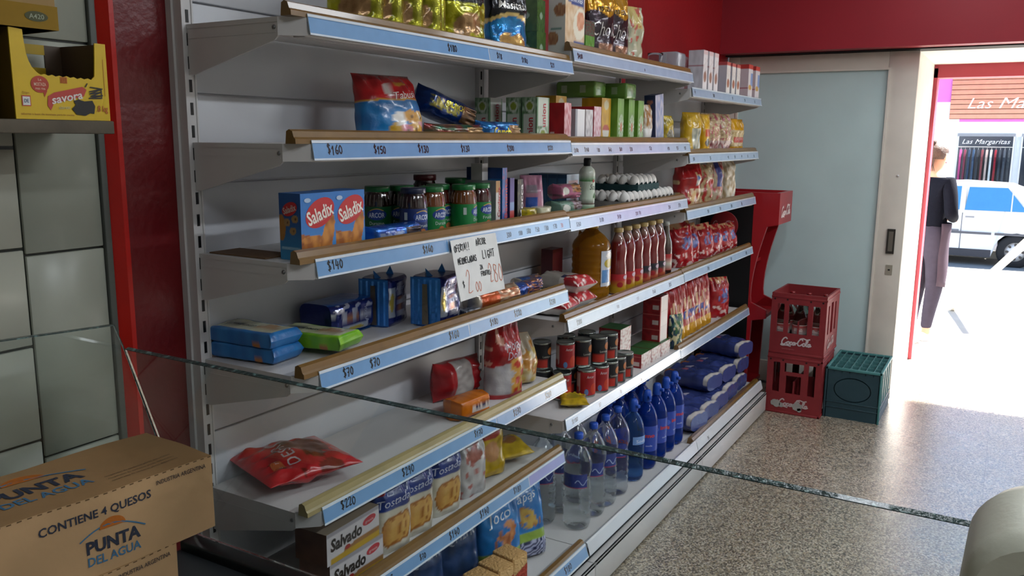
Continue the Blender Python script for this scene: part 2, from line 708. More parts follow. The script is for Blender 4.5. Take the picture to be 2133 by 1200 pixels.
# painted pillar between the tiles and the shelving
mb = MB().prism([(-.218, YW), (-.196, YW - .022), (-.045, YW - .022), (-.045, YW + .1), (-.218, YW + .1)], 'z', 0, 3.0)
struct(mb.build('wall_pillar', PILL))
struct(MB().prism([(-.2195, YW), (-.197, YW - .0235), (-.186, YW - .0235), (-.186, YW - .021), (-.2165, YW + .002)], 'z', 0, 3.0).build('trim_lit_edge', mat('lit_edge_red', H('b3170f'), rough=.3, var=.1, vscale=6)))  # brighter strip over the chamfer: light on that face painted as red

# tiled wall on the left
TILE = mat('wall_tile', rough=.3, attr=True, var=.14, vscale=5, spec=.4)
mb = MB().box(-3.5, -.218, YW + .006, YW + .1, 0, 3.0, H('1d201c'))
rt = random.Random(5)


def tile(x0, x1, z0, z1):
    g = .0025
    c = mix(H('a9a99b'), H('999c90'), rt.random())
    mb.rbox(x0 + g, x1 - g, YW, YW + .02, z0 + g, z1 - g, .0015, c, 1)


for k in range(-1, 5):
    tile(-.402, -.230, .53 + k * .42 if k >= 0 else .11, min(3, .95 + k * .42))
z = 0.005
while z < 2.9:
    for i in range(8):
        tile(-.402 - (i + 1) * .36, -.402 - i * .36, z, z + .196)
    z += .197
struct(mb.build('wall_left', TILE))
struct(MB().rbox(-.2315, -.2165, YW - .008, YW + .02, 0, 3.0, .002, H('50534f')).build('trim_1', mat('grey_trim', H('51544f'), rough=.5, var=.1)))

# street front: bulkhead over the sliding door, wall, vestibule
struct(MB().box(4.06, 4.2, -4.3, YW, 2.135, 3.0).build('wall_bulkhead', BULK))
struct(MB().box(4.2, 4.32, -4.3, YW, 2.15, 3.0).build('wall_lintel', DARK))
FRONT = mat('front_wall_white', H('d8d6d0'), rough=.7, var=.04)
mb = MB()
mb.box(4.30, 5.55, -1.03, 1.2, 0, 3.1)
mb.box(4.30, 5.55, -4.3, -3.35, 0, 3.1)
mb.box(4.30, 5.55, -3.35, -1.03, 2.135, 3.1)
struct(mb.build('wall_front', FRONT))
struct(MB().box(4.2, 4.3, -4.3, -3.4, 0, 2.15).build('wall_side', WALLP))
FRAME = mat('red_door_frame', H('b0404e'), rough=.45, var=.05)
mb = MB().box(5.45, 5.62, -1.055, -.995, 0, 2.11).box(5.45, 5.62, -3.38, -3.32, 0, 2.11).box(5.45, 5.62, -3.38, -.995, 2.045, 2.14)
struct(mb.build('door_2', FRAME))

# sliding door leaf with a frosted panel
CREAM = mat('cream_paint', H('dbd4c9'), rough=.5, var=.08, vscale=6)
mb = MB()
mb.rbox(4.225, 4.265, -1.046, -.885, .02, 2.125, .003)
mb.rbox(4.225, 4.265, .0, .075, .02, 2.125, .003)
mb.rbox(4.225, 4.265, -.885, .0, 2.02, 2.125, .003)
mb.rbox(4.225, 4.265, -.885, .0, .02, .16, .003)
mb.box(4.219, 4.227, -.897, -.885, .16, 2.02).box(4.219, 4.227, .0, .012, .16, 2.02).box(4.219, 4.227, -.897, .012, 2.02, 2.032)
door = struct(mb.build('door_1', CREAM))
FROST = mat('frosted_panel', H('bfd5d6'), rough=.55, var=.06, vscale=3, spec=.35)
MB().box(4.238, 4.252, -.895, .01, .15, 2.03).build('door_panel', FROST, door)
mb = MB().box(4.214, 4.226, -1.000, -.955, .93, 1.08, H('4b4842'))
mb.box(4.2125, 4.216, -.990, -.965, .945, 1.065, H('8b857a'))
mb.build('flush_handle', mat('old_brass', rough=.35, attr=True, metal=.6), door)
mb = MB().box(4.221, 4.226, -1.0, -.962, .80, .86, H('a9a292')).box(4.2195, 4.2215, -.987, -.975, .826, .834, H('161616'))
mb.build('lock_plate', mat('lock_steel', rough=.4, attr=True, metal=.3), door)
MB().lathe([(.0, 0), (.007, 0), (.007, .005), (0, .006)], 12).xf(Matrix.Translation((4.226, -.985, 1.40)) @ Matrix.Rotation(R(-90), 4, 'Y')).build('catch', mat('lock_steel'), door)
struct(MB().box(4.18, 4.34, -3.4, YW, 2.128, 2.16).build('trim_2', DARK))

# ceiling lamps (fluorescent battens), the last three added as fill
LAMPM = mat('lamp_housing', H('d5d5d2'), rough=.4)
GLOWM = bpy.data.materials.new('fluorescent_glow')
GLOWM.use_nodes = True
GLOWM.node_tree.nodes['Principled BSDF'].inputs['Emission Color'].default_value = (.85, .93, 1, 1)
GLOWM.node_tree.nodes['Principled BSDF'].inputs['Emission Strength'].default_value = 3
LN = ('above the near shelves', 'above the far shelves', 'added unseen as fill behind the counter', 'added unseen as fill on the opposite side, near the counter', 'added unseen as fill on the opposite side, near the door')
for (lx, ly, le), nm in zip(LAMPS, LN):
    e = empty('ceiling_lamp', 'white fluorescent ceiling batten ' + nm, 'lamp', (lx, ly, 3.0), group='ceiling battens')
    MB().rbox(-.62, .62, -.06, .06, -.045, 0, .006).build('housing', LAMPM, e)
    MB().tube([(-.6, 0, -.055), (.6, 0, -.055)], .013, 10).build('tube', GLOWM, e)

# ================================================================== the shelving
BX = (0.0, 1.218, 2.420, 3.622)
g = empty('gondola_frame', 'white slotted steel shelving frame of three bays along the red wall', 'shelving unit', (0, 0, 0))


def post(x, z1, w=.031):
    mb = MB()
    mb.box(x - w / 2, x + w / 2, .021, YW - .002, 0, z1)
    mb.box(x - w / 2 - .006, x - w / 2, .045, YW - .002, 0, z1)
    mb.box(x - w / 2, x - w / 2 + .004, .019, .021, 0, z1).box(x + w / 2 - .004, x + w / 2, .019, .021, 0, z1)
    k = len(mb.f)
    mb.c = [[H('c3c0bf')] * len(c) for c in mb.c]
    z = .115
    while z < z1 - .03:
        mb.box(x - .0035, x + .0035, .0195, .0215, z - .0135, z + .0135, H('050505'))
        z += .05
    return mb.build('upright', mat('slotted_steel', rough=.4, attr=True, var=.06), g)


for x, z1 in ((-.036, 2.45), (1.168, 1.93), (2.352, 1.93), (3.60, 1.9)):
    post(x, z1)
for k, (x0, x1, zt) in enumerate(((-.02, 1.152, 2.45), (1.184, 2.336, 1.9), (2.368, 3.584, 1.86))):
    mb = MB()
    z = .1
    while z < zt:
        z1 = min(z + .197, zt)
        mb.rbox(x0, x1, .034, .05, z + .0012, z1, .0025)
        z += .2
    mb.box(x0, x1, .046, .052, .1, zt)
    mb.build('back_panel', WHITE2, g)
for k in range(3):
    x0, x1 = BX[k] + .002, BX[k + 1] - .002
    MB().box(x0, x1, -.385, .03, .158, .168).build('base_deck', WHITE, g)
    mb = MB().rbox(x0, x1, -.436, -.424, .012, .122, .003)
    mb.rbox(x0, x1, -.436, -.40, .108, .122, .003)
    mb.build('kick_plate', WHITE, g)
    MB().box(x0 + .03, x1 - .03, -.395, .02, .0, .157).build('plinth', mat('plinth_dark', H('2a2a2b'), rough=.8), g)

BLUE = H('6a95c2')
BLUE2 = H('7c9dc1')
PALE = H('98aec8')
INK = H('15161c')
OR = H('b0512c')


def price_strip(w, blue, prices, parent, y0=-.299, z0=.008, y1=-.3065, z1=-.034, x0=0., torn=None):
    """tilted label channel: pale plastic rail, coloured card, pen prices"""
    mb = MB()
    n = Vector((0, z0 - z1, -(y1 - y0))).normalized()      # outward normal (mostly -y)
    n = Vector((0, -(z0 - z1), (y1 - y0))).normalized()

    def P(x, s, o=0.):
        return (x0 + x, y0 + (y1 - y0) * (1 - s) + n.y * o, z0 + (z1 - z0) * (1 - s) + n.z * o)
    for a, c, o in ((0, H('cfd6df'), 0), ):
        mb.poly([P(0, 0), P(w, 0), P(w, 1), P(0, 1)], c)
    e = .0022
    ch = H('c9d3de')
    for s0, s1 in ((0, .09), (.86, 1.0)):
        mb.poly([P(0, s0, e), P(w, s0, e), P(w, s1, e), P(0, s1, e)], ch)
        mb.poly([P(0, s0, 0), P(w, s0, 0), P(w, s0, e), P(0, s0, e)], ch)
        mb.poly([P(0, s1, e), P(w, s1, e), P(w, s1, 0), P(0, s1, 0)], ch)
    mb.poly([P(0, 0, 0), P(0, 0, e), P(0, 1, e), P(0, 1, 0)], ch)
    mb.poly([P(w, 0, 0), P(w, 1, 0), P(w, 1, e), P(w, 0, e)], ch)
    mb.poly([P(0, 0, -.003), P(0, 1, -.003), P(w, 1, -.003), P(w, 0, -.003)], H('a6acb3'))
    segs = blue if isinstance(blue, list) else [(0, w, blue)]
    for a, b_, c in segs:
        mb.poly([P(a + .002, .09, .0006), P(b_ - .002, .09, .0006), P(b_ - .002, .86, .0006), P(a + .002, .86, .0006)], c)
    L = sqrt((y1 - y0) ** 2 + (z1 - z0) ** 2)
    for pr in prices:
        x, t = pr[0], pr[1]
        h = pr[2] if len(pr) > 2 else .019
        c = pr[3] if len(pr) > 3 else INK
        art(mb, pen2d(t, x, L * .26, h, .003 if h > .016 else .0024), c, lambda a, b2: P(a, b2 / L, .0009))
    return mb.build('price_strip', STRIP, parent)


ORD = {1: 'top', 2: 'second', 3: 'third', 4: 'fourth', 5: 'fifth', 6: 'sixth'}
BAY = {1: 'left shelving bay', 2: 'middle shelving bay', 3: 'right shelving bay by the door'}
ZT = {(1, 1): 1.847, (1, 2): 1.591, (1, 3): 1.338, (1, 4): 1.087, (1, 5): .770, (1, 6): .508,
      (2, 1): 1.889, (2, 2): 1.583, (2, 3): 1.330, (2, 4): .979, (2, 5): .620,
      (3, 1): 1.829, (3, 2): 1.532, (3, 3): 1.273, (3, 4): .982, (3, 5): .615,
      (1, 0): .168, (2, 0): .168, (3, 0): .168}


def shelf(bay, lev, prices, blue, bar=True, note=''):
    x0, x1 = BX[bay - 1] + .001, BX[bay] - .001
    w = x1 - x0
    zt = ZT[(bay, lev)]
    e = empty('shelf', f'white steel shelf, {ORD[lev]} from above in the {BAY[bay]}', 'shelf', (x0, 0, zt), group='steel shelves of the wall unit')
    xl = -.040 if bay == 1 else 0
    mb = MB()
    ch = .038 if bay == 1 else .006      # the tray corner is folded back at the left end
    mb.prism([(xl, .02), (xl, -.298 + ch * 1.1), (xl + ch, -.298), (w, -.298), (w, .02)], 'z', -.010, 0)
    mb.box(xl + ch, w, -.299, -.294, -.036, -.001)
    mb.prism([(xl, -.298 + ch * 1.1), (xl + ch, -.299), (xl + ch + .003, -.296), (xl + .003, -.295 + ch * 1.1)], 'z', -.037, 0)
    mb.box(xl + ch, w, -.294, -.262, -.038, -.034)
    mb.box(xl + .01, w - .01, -.15, -.10, -.022, -.010)
    mb.build('deck', WHITE, e)
    for s, xb in ((0, xl + .001), (1, w - .005)):
        ye = -.255 if (s == 0 and bay == 1) else -.292
        mb = MB().prism([(.02, -.001), (.02, -.108), (.004, -.108), (ye + .01, -.046), (ye, -.038), (ye, -.001)], 'x', xb, xb + .004)
        mb.prism([(.018, -.028), (.018, -.031), (-.25, -.031), (-.25, -.028)], 'x', xb - .0006, xb + .0046)
        b_ = mb.build('bracket', WHITE, e)
        if s == 0:
            MB().lathe([(0, 0), (.005, 0), (.004, .002), (0, .0025)], 10, H('77777a')).xf(Matrix.Translation((xb, -.245, -.020)) @ Matrix.Rotation(R(-90), 4, 'Y')).build('screw', mat('screw_steel', H('8a8a8c'), rough=.35, metal=.8), b_)
    if bar:
        r_ = random.Random(bay * 10 + lev)
        mb = MB().prism([(-.270, 0), (-.299, 0), (-.2985, .010), (-.294, .014), (-.290, .026), (-.281, .030), (-.273, .026)], 'x', xl - .004, w - .004)
        mb.build('front_moulding', WOOD if (bay, lev) != (1, 5) else mat('pale_moulding', H('9a8a5e'), rough=.3, coat=.4, var=.2, vscale=16), e)
    price_strip(w, blue, prices, e)
    return e


def pr(*a):
    return list(a)


S = {}
S[1, 1] = shelf(1, 1, pr((.50, '$180', .018), (.74, '$18', .016), (.88, '$180', .015), (1.06, '$21', .015)), [(0, .70, BLUE), (.70, 1.216, BLUE2)])
S[1, 2] = shelf(1, 2, pr((.045, '$160', .021), (.20, '$150', .019), (.37, '$130', .019), (.56, '$130', .018), (.80, '$200', .017), (1.05, '$220', .015)), BLUE)
S[1, 3] = shelf(1, 3, pr((.035, '$140', .022), (.385, '$160', .019), (.80, '300', .016), (.87, '180', .014), (.92, '380', .016), (.975, '150', .016), (1.035, '180', .016), (1.095, '170', .016), (1.15, '70', .014, OR)), [(0, .50, BLUE), (.50, 1.216, BLUE2)])
S[1, 4] = shelf(1, 4, pr((.075, '$70', .021), (.035 + .20 - .16 + .05, '', .01), (.17, '$70', .021), (.50, '$160', .021), (.71, '$180', .019), (.85, '$220', .02), (1.08, '$270', .018)), [(0, .6, BLUE), (.6, 1.216, H('86a7cd'))])
S[1, 5] = shelf(1, 5, pr((.06, '$220', .022), (.29, '$290', .022), (.63, '$170', .019), (.85, '$270', .02), (1.06, '$280', .019)), [(0, .75, BLUE), (.75, 1.216, BLUE2)])
S[1, 6] = shelf(1, 6, pr((.2, 'TUCAZ', .016), (.36, '$70', .016), (.50, '$140', .022), (.66, '$140', .022), (.86, '$180', .02)), [(0, .96, BLUE), (.96, 1.216, H('8d8fc4'))])
S[2, 1] = shelf(2, 1, pr((.03, '$400', .017), (.62, '0', .010)), [(0, 1.2, PALE)])
S[2, 2] = shelf(2, 2, pr((.02, '$100', .014), (.10, '$140', .015), (.20, '180', .014), (.30, '$60', .015), (.40, '$60', .014), (.50, '$30', .015), (.70, '130', .016), (.91, '490', .014), (1.02, '155', .015), (1.12, '128', .014)), [(0, 1.2, PALE)])
S[2, 3] = shelf(2, 3, pr((.05, '$350', .015), (.24, '$170', .015), (.40, '$470', .015, INK), (.58, '250 170', .014, H('4a3d3a')), (.95, '250', .015), (1.08, '$18', .016)), [(0, 1.2, H('a3b3c8'))])
S[2, 4] = shelf(2, 4, pr((.07, '$200', .018, H('55575f')), (.42, '100', .014, H('8a8f99')), (.62, '130', .014, H('8a8f99')), (.80, '$160', .015, H('50535c')), (1.0, '$15', .017)), [(0, 1.2, H('abbacd'))])  # paler card: the light on this strip is put into its colour
S[2, 5] = shelf(2, 5, pr((.05, '$1180', .016), (.28, '$7', .015, H('50535c')), (.48, '70', .014, H('70737c')), (.70, '50', .01)), [(0, 1.2, H('9fb5cf'))], bar=False)
S[3, 1] = shelf(3, 1, pr((.03, '4', .02), (.30, '$88', .015), (.62, '77', .014), (.85, '28', .014), (1.05, '25', .014)), [(0, 1.2, H('98aac4'))], bar=False)
S[3, 2] = shelf(3, 2, pr((.05, '$55', .014), (.30, '$5', .016), (.60, '45', .014), (.72, '78', .014), (.85, '49', .014), (.97, '58', .014), (1.1, '58', .014)), [(0, 1.2, H('9fb2cc'))])
S[3, 3] = shelf(3, 3, pr((.30, '150', .016), (.50, '170', .016), (.70, '270', .016), (.90, '78', .016)), [(0, 1.2, H('9db4d0'))])
S[3, 4] = shelf(3, 4, pr((.35, '$78', .016), (.75, '$78', .016), (1.05, '$28', .016)), [(0, 1.2, H('98aecb'))])
S[3, 5] = shelf(3, 5, pr((.2, '_', .012)), [(0, 1.2, H('93aac8'))])

# base front edges: blue strip on the near bay, bare white lips on the others
for k in range(3):
    x0, x1 = BX[k] + .002, BX[k + 1] - .002
    w = x1 - x0
    if k == 0:
        p = price_strip(w, BLUE, pr((.80, '$140', .02), (1.04, '$180', .022)), g, y0=-.392, z0=.188, y1=-.408, z1=.140, x0=x0)
        MB().prism([(-.362, .168), (-.391, .168), (-.391, .184), (-.384, .198), (-.372, .200), (-.364, .194)], 'x', x0, x1).build('front_moulding', WOOD, g)
    else:
        mb = MB().prism([(-.38, .160), (-.386, .186), (-.394, .190), (-.400, .186), (-.412, .142), (-.406, .138), (-.396, .160)], 'x', x0, x1)
        mb.prism([(-.3985, .172), (-.4035, .172), (-.4095, .150), (-.4045, .150)], 'x', x0, x1)
        p = mb.build('base_lip', mat('lip_white', H('c9cbd0'), rough=.3, coat=.3, var=.05), g)
        if k == 2:
            mb = MB()
            art(mb, pen2d('55', .15, 0, .018, .002), INK, lambda a, b2: (x0 + a, -.4115 + b2 * .26 - .0004, .148 + b2))
            mb.build('pen_price', PAPER, g)
            MB().prism([(-.352, .168), (-.384, .168), (-.384, .186), (-.376, .196), (-.358, .194)], 'x', x0, x1).build('front_moulding', WOOD, g)

# hand written offer sheet taped to the third price strip
mb = MB()
SW, SH = .235, .175


def sheet(x, y, o=0.):
    t = 1 - y / SH
    return (x + .018 * t * t - .012 * t, -.3085 - .042 * t + .012 * t * t - o + .006 * sin(x / SW * 2.6), -.0 - t * SH * .93 + .006)


mb.grid(lambda u, v: sheet(u * SW, v * SH), 14, 14, H('d6d6d4'))
mb.grid(lambda u, v: sheet((1 - u) * SW, v * SH, -.0008), 14, 14, H('c9c9c7'))
mp = lambda x, y: sheet(x, y, .0008)
for t, x, y, h, w_, c in (('OFERTA!!', .012, .140, .021, .0026, INK), ('ARCOR', .128, .146, .021, .0026, INK), ('MERMELADAS', .020, .103, .019, .0028, INK), ('LIGHT', .150, .105, .026, .0026, INK),
                          ('$', .026, .036, .018, .0024, INK), ('ZA', .128, .076, .014, .0024, INK), ('FRUTAS:', .128, .055, .015, .0024, INK)):
    art(mb, pen2d(t, x, y, h, w_, .52 if h > .02 else .56), c, mp, .02)
for t, x, y, h in (('2', .046, .012, .075), ('00', .090, .012, .034), ('280', .166, .026, .062)):
    art(mb, pen2d(t, x, y, h, .0019, .42 if h > .05 else .5), H('c4653f'), mp, .02)
o = mb.build('offer_sheet', PAPER, None, (.500, 0, 1.330))
tag(o, 'white paper sheet with handwritten offer in black and orange pen, taped to a price strip', 'sign')

# ================================================================== goods on the shelves
def put(o, bay, lev, x, y, rz=0., rx=0., ry=0., dz=0.):
    o.location = (x, y, ZT[(bay, lev)] + dz + .0004)
    o.rotation_euler = (R(rx), R(ry), R(rz))
    return o


def good(mb, name, m, label, cat, bay, lev, x, y, rz=0., rx=0., ry=0., dz=0., group=None):
    if rx or ry:
        mb.xf(Matrix.Rotation(R(ry), 4, 'Y') @ Matrix.Rotation(R(rx), 4, 'X')).ground()
    o = mb.build(name, m)
    tag(o, label, cat, group)
    return put(o, bay, lev, x, y, rz, dz=dz)


def again(o, bay, lev, x, y, label, rz=0., dz=0.):
    c = dup(o, (x, y, ZT[(bay, lev)] + dz + .0004), (0, 0, R(rz)), label)
    return c


WH = H('d9d7d2')
# ---- top shelf, left bay: snack bags
GOLD = H('a8a414')


def nut(u, v, f):
    if v > .52 + .06 * nz(u, v, 5):
        if f and .68 < v < .80 and .25 < u < .75 and nz(u, v, 18, 3) > .1:
            return H('b9b6b0')
        return H('101014')
    if f and (E(u, v, .42, .27, .20, .14, .4) or E(u, v, .66, .30, .17, .12, -.3)):
        return mix(H('b08a5e'), H('7d5a34'), .5 + nz(u, v, 9))
    return mix(GOLD, H('5d5a0c'), .5 + 1.1 * nz(u, v, 6, 2))


mb = bag(.165, .06, .235, nut, seed=4, crush=.010, n=2.2)
o = good(mb, 'nut_snack_bag', FOIL, 'lime gold and black snack bag facing front, last of the gold row', 'snack bag', 1, 1, .705, -.21, rz=-24)
nb_ = bag(.15, .05, .225, nut, seed=11, crush=.008, n=2.2)
first = None
for i, (x, y, rz) in enumerate(((.285, -.185, -62), (.355, -.19, -58), (.43, -.195, -55), (.505, -.20, -52), (.565, -.17, -52))):
    lab = ('farthest left black and gold snack bag on the top shelf', 'second black and gold snack bag from the left on the top shelf',
           'third black and gold snack bag from the left on the top shelf', 'fourth black and gold snack bag from the left on the top shelf',
           'black and gold snack bag tucked behind the big lime gold one')[i]
    if first is None:
        first = good(nb_, 'nut_snack_bag', FOIL, lab, 'snack bag', 1, 1, x, y, rz, group='gold snack bags on the top shelf')
    else:
        again(first, 1, 1, x, y, lab, rz)


def mas(u, v, f):
    if v > .60 - .1 * (2 * u - 1) ** 2:
        return H('17171b')
    if v > .55 - .1 * (2 * u - 1) ** 2:
        return H('c7ab6a')
    if f and (E(u, v, .36, .2, .17, .13) or E(u, v, .66, .2, .17, .13)):
        return mix(H('c39a55'), H('8a6230'), .4 + nz(u, v, 12))
    return mix(H('1f7fb8'), H('0f4f86'), .4 + nz(u, v, 7))


mb = bag(.165, .075, .215, mas, seed=21, crush=.007, texts=[(text2d('Masitas', .082, .152, .024, .10, bold=.004, shear=.25), H('d5d3cc'))])
good(mb, 'cracker_snack_bag', FOIL, 'black and blue snack bag with white script word on the top shelf', 'snack bag', 1, 1, .955, -.20, rz=-22)


def pinkd(u, v, f):
    return mix(H('b4345e'), H('e0a3b4'), .4 + 1.5 * nz(u, v, 24, 4))


good(bag(.19, .06, .25, pinkd, seed=31), 'pink_bag', FILM, 'pink speckled bag standing at the back of the top shelf', 'bag', 1, 1, 1.12, -.055, rz=-15)
good(bag(.10, .05, .165, lambda u, v, f: H('22307c') if v > .82 else mix(H('4b8fc0'), H('2c6ea6'), .5 + nz(u, v, 6)), seed=33), 'blue_bag', FILM, 'small light blue bag with dark blue top behind the black and blue snack bag', 'bag', 1, 1, 1.075, -.135, rz=-15)
YER = H('47642e')


def yer(u, v):
    if E(u, v, .5, .5, .16, .12):
        return H('8fa28a')
    return mix(YER, H('3a5526'), .5 + nz(u, v, 5))


mb = carton(.06, .085, .10, {'all': YER, 'front': yer, 'left': yer})
mb.c = mb.c
o = good(mb, 'yerba_pack', FILM, 'dark green paper pack under another at the right end of the top shelf', 'pack', 1, 1, 1.175, -.165, group='green packs on the top shelf')
again(o, 1, 1, 1.173, -.163, 'dark green paper pack lying on top of its twin, top shelf', 3, dz=.1005)

# ---- top shelf, middle bay


def oatf(u, v):
    if .12 < u < .93 and v > .73 + .05 * (1 - u):
        return H('2f4580')
    if E(u, v, .74, .47, .33, .25, .3):
        if E(u, v, .78, .52, .2, .15, .2):
            return mix(H('cf9a7c'), H('b5663f'), nz(u, v, 10) + .3)
        return H('d8d2c0')
    if v < .2 and u > .45:
        return H('4a5685')
    return mix(H('d3bfa4'), H('b9936a'), .4 + nz(u, v, 8))


def oatl(u, v):
    if E(u, v, .68, .64, .38, .10) or E(u, v, .25, .20, .36, .11):
        return mix(H('8d5b42'), H('b0845f'), .4 + nz(u, v, 9))
    if .15 < u < .8 and abs(v - .36) < .012:
        return H('5e7f79')
    return H('c5c2bd')


mb = carton(.145, .062, .205, {'all': H('cbc8c2'), 'front': oatf, 'left': oatl},
            [('front', text2d('INSTANTANEA', .077, .172, .017, .10), H('dfe3ee')), ('front', text2d('avena', .075, .19, .008), H('dfe3ee')), ('left', text2d('AVENA', .031, .192, .012, .045), H('7b8078'))])
good(mb, 'oat_box', CARD, 'white and tan oat cereal box on the top shelf of the middle bay', 'box', 2, 1, 1.300, -.236)


def gpk(u, v):
    return mix(H('5d9a3c'), H('4a7f2f'), .5 + .9 * nz(u * 3, v * .3, 9))


good(carton(.075, .07, .085, {'all': H('5a963a'), 'front': gpk, 'left': gpk}), 'green_pack', FILM, 'bright green pack under a dark pack beside the oat box', 'pack', 2, 1, 1.560, -.165)
good(carton(.08, .07, .052, {'all': H('35473c'), 'front': lambda u, v: mix(H('3c5546'), H('5a3a34'), .5 + nz(u, v, 8))}), 'dark_pack', FILM, 'dark green pack lying on the bright green pack, top shelf', 'pack', 2, 1, 1.558, -.165, dz=.0855)


def choc(u, v, f):
    if v > .70 + .05 * sin(u * 7):
        return mix(H('c08a17'), H('a77411'), .5 + nz(u, v, 6))
    if v < .26 and u > .35:
        return mix(H('a4785e'), H('4a2f28'), .5 + nz(u, v, 8))
    return mix(H('33242c'), H('241a22'), .5 + nz(u, v, 6))


tx = [(text2d('VIDEZA', .080, .190, .016, .07, bold=.02), H('2d2519')), (text2d('Chok', .078, .118, .052, .115, bold=-.004, shear=.3), H('b9b4b2'))]
o = good(bag(.150, .075, .250, choc, seed=41, crush=.006, texts=tx), 'cocoa_bag', FOIL, 'brown and yellow cocoa bag in front, top shelf of the middle bay', 'bag', 2, 1, 1.765, -.20, rz=-20, group='cocoa bags')
again(o, 2, 1, 1.655, -.185, 'brown and yellow cocoa bag behind its twin, top shelf', -24)


def clr(u, v, f):
    if nz(u, v, 7, 3) > .32:
        return H('a54a3c')
    if v > .62 and .25 < u < .7:
        return H('b8a463')
    return mix(H('b9ae93'), H('8f937a'), .5 + nz(u, v, 6))


good(bag(.125, .075, .235, clr, seed=45, crush=.008), 'muesli_bag', FILM, 'pale clear bag with red and yellow print beside the cocoa bags', 'bag', 2, 1, 1.925, -.205, rz=-18)
GLS = mat('clear_plastic', H('dfe4ea'), rough=.06, trans=1., ior=1.22)
mb = MB().lathe([(.026, 0), (.031, .055), (.033, .068), (.0315, .068), (.0295, .055), (.024, .004), (0, .004)], 24)
good(mb, 'plastic_tub', GLS, 'small clear plastic tub at the right of the middle top shelf', 'tub', 2, 1, 2.10, -.245)

# ---- top shelf, right bay: cartons
def crt(top, body, spot, s=0):
    def f(u, v):
        if v > .9:
            return top
        if E(u, v, .5, .35, .33, .13):
            return spot
        if .45 < v < .8 and nz(u, v, 9, s) > .28:
            return mix(body, spot, .6)
        return body
    return f


SH = H('cfc9cc')
mbw = carton(.062, .072, .185, {'all': H('b9b6bb'), 'front': crt(H('c9aeb0'), SH, H('8a5d4b')), 'left': lambda u, v: H('98626a') if abs(v - .62) < .012 else mix(H('aaa8b0'), H('c6c5cc'), .5 + nz(u, v, 4)), 'right': SH})
o = good(mbw, 'milk_carton', CARD, 'first of the tall white and brown drink cartons, top shelf right bay', 'carton', 3, 1, 2.625, -.255, group='tall drink cartons')
for i, (x, lab) in enumerate(((2.71, 'second of the tall white and brown drink cartons, top shelf right bay'), (2.795, 'third of the tall white and brown drink cartons, top shelf right bay'))):
    again(o, 3, 1, x, -.255, lab)
CLW = mat('shrink_wrap', H('d6d9e0'), rough=.12, trans=.75, ior=1.2)
o = good(MB().rbox(-.06, .06, -.045, .045, 0, .168, .012), 'wrapped_multipack', CLW, 'clear film wrapped multipack behind the cocoa end of the right top shelf', 'multipack', 3, 1, 2.500, -.175)
again(o, 3, 1, 2.655, -.135, 'clear film wrapped multipack behind the tall white cartons')
for i, (y, lab) in enumerate(((-.255, 'white carton with red cap band, left of a pair, top shelf right bay'),)):
    pass
mbr = carton(.062, .075, .160, {'all': H('c3bfc4'), 'front': crt(H('b05048'), H('d0ccc9'), H('9a5a3c'), 4), 'left': lambda u, v: H('a9484a') if v > .9 else H('aaaab4')})
o = good(mbr, 'milk_carton', CARD, 'short white carton with brown print, left of the short trio', 'carton', 3, 1, 2.995, -.255, group='short drink cartons')
again(o, 3, 1, 3.09, -.255, 'short white carton with brown print, middle of the short trio')
again(o, 3, 1, 3.175, -.255, 'short white carton with brown print, right of the short trio')
mbr = carton(.085, .085, .178, {'all': H('c3b6ba'), 'front': lambda u, v: H('b8392f') if v > .86 else (H('c39a4a') if E(u, v, .45, .32, .35, .08) else (H('7f95c4') if .38 < v < .74 and u > .5 else H('cfc8cc'))), 'left': lambda u, v: H('a8332e') if v > .86 else (H('a04a54') if abs(v - .3) < .02 else H('bdaeb4')), 'top': H('b8392f')})
o = good(mbr, 'milk_carton', CARD, 'white carton with red top and blue print, left of the last pair', 'carton', 3, 1, 3.41, -.25, group='red topped cartons')
again(o, 3, 1, 3.555, -.25, 'white carton with red top and blue print, last on the right top shelf')

# ---- second shelf, left bay
def cer(u, v, f):
    lim = .56 + .05 * (u - .5)
    if v > lim + .025:
        if f and E(u, v, .40, .73, .065, .10):
            return H('b8a9a4')
        if f and E(u, v, .62, .82, .12, .03):
            return H('a8761d')
        return mix(H('b3191c'), H('8c1216'), .5 + nz(u, v, 6))
    if v > lim:
        return H('b18327')
    if f:
        for cu, cv, c in ((.52, .30, 'cfcac4'), (.73, .33, 'c08a3a'), (.46, .15, 'b98f2b'), (.62, .12, 'c9788a'), (.78, .14, 'c9962e'), (.90, .16, 'd09aa0'), (.88, .32, 'c9a060')):
            if E(u, v, cu, cv, .115, .105):
                return H('5d4020') if E(u, v, cu + .01, cv, .022, .03) else H(c)
    return mix(H('1c75b2'), H('125a94'), .5 + nz(u, v, 5))


mb = bag(.215, .085, .182, cer, seed=51, crush=.008, slump=.3, topw=.86, texts=[(text2d('Tabusi', .142, .118, .020, .085, bold=.004, shear=.1, rot=.12), H('d8c8c0'))])
good(mb, 'cereal_bag', FILM, 'red and blue bag of coloured cereal rings on the second shelf', 'cereal bag', 1, 2, .435, -.165, rz=-14, rx=-6)
b1, b2 = H('123a80'), H('2c7fbf')


def bisc(c1, c2, food, s=0, ty=None):
    def f(u, v, fr):
        if food and fr and u > .62 and .15 < v < .85:
            return mix(food, H('5a4022'), .4 + nz(u, v, 12, s))
        if ty and fr and .1 < u < .58 and .3 < v < .7:
            return mix(ty, c1, .2 if nz(u, v, 16, s) > -.1 else .9)
        return mix(c1, c2, .5 + 1.2 * nz(u, v, 6, s))
    return f


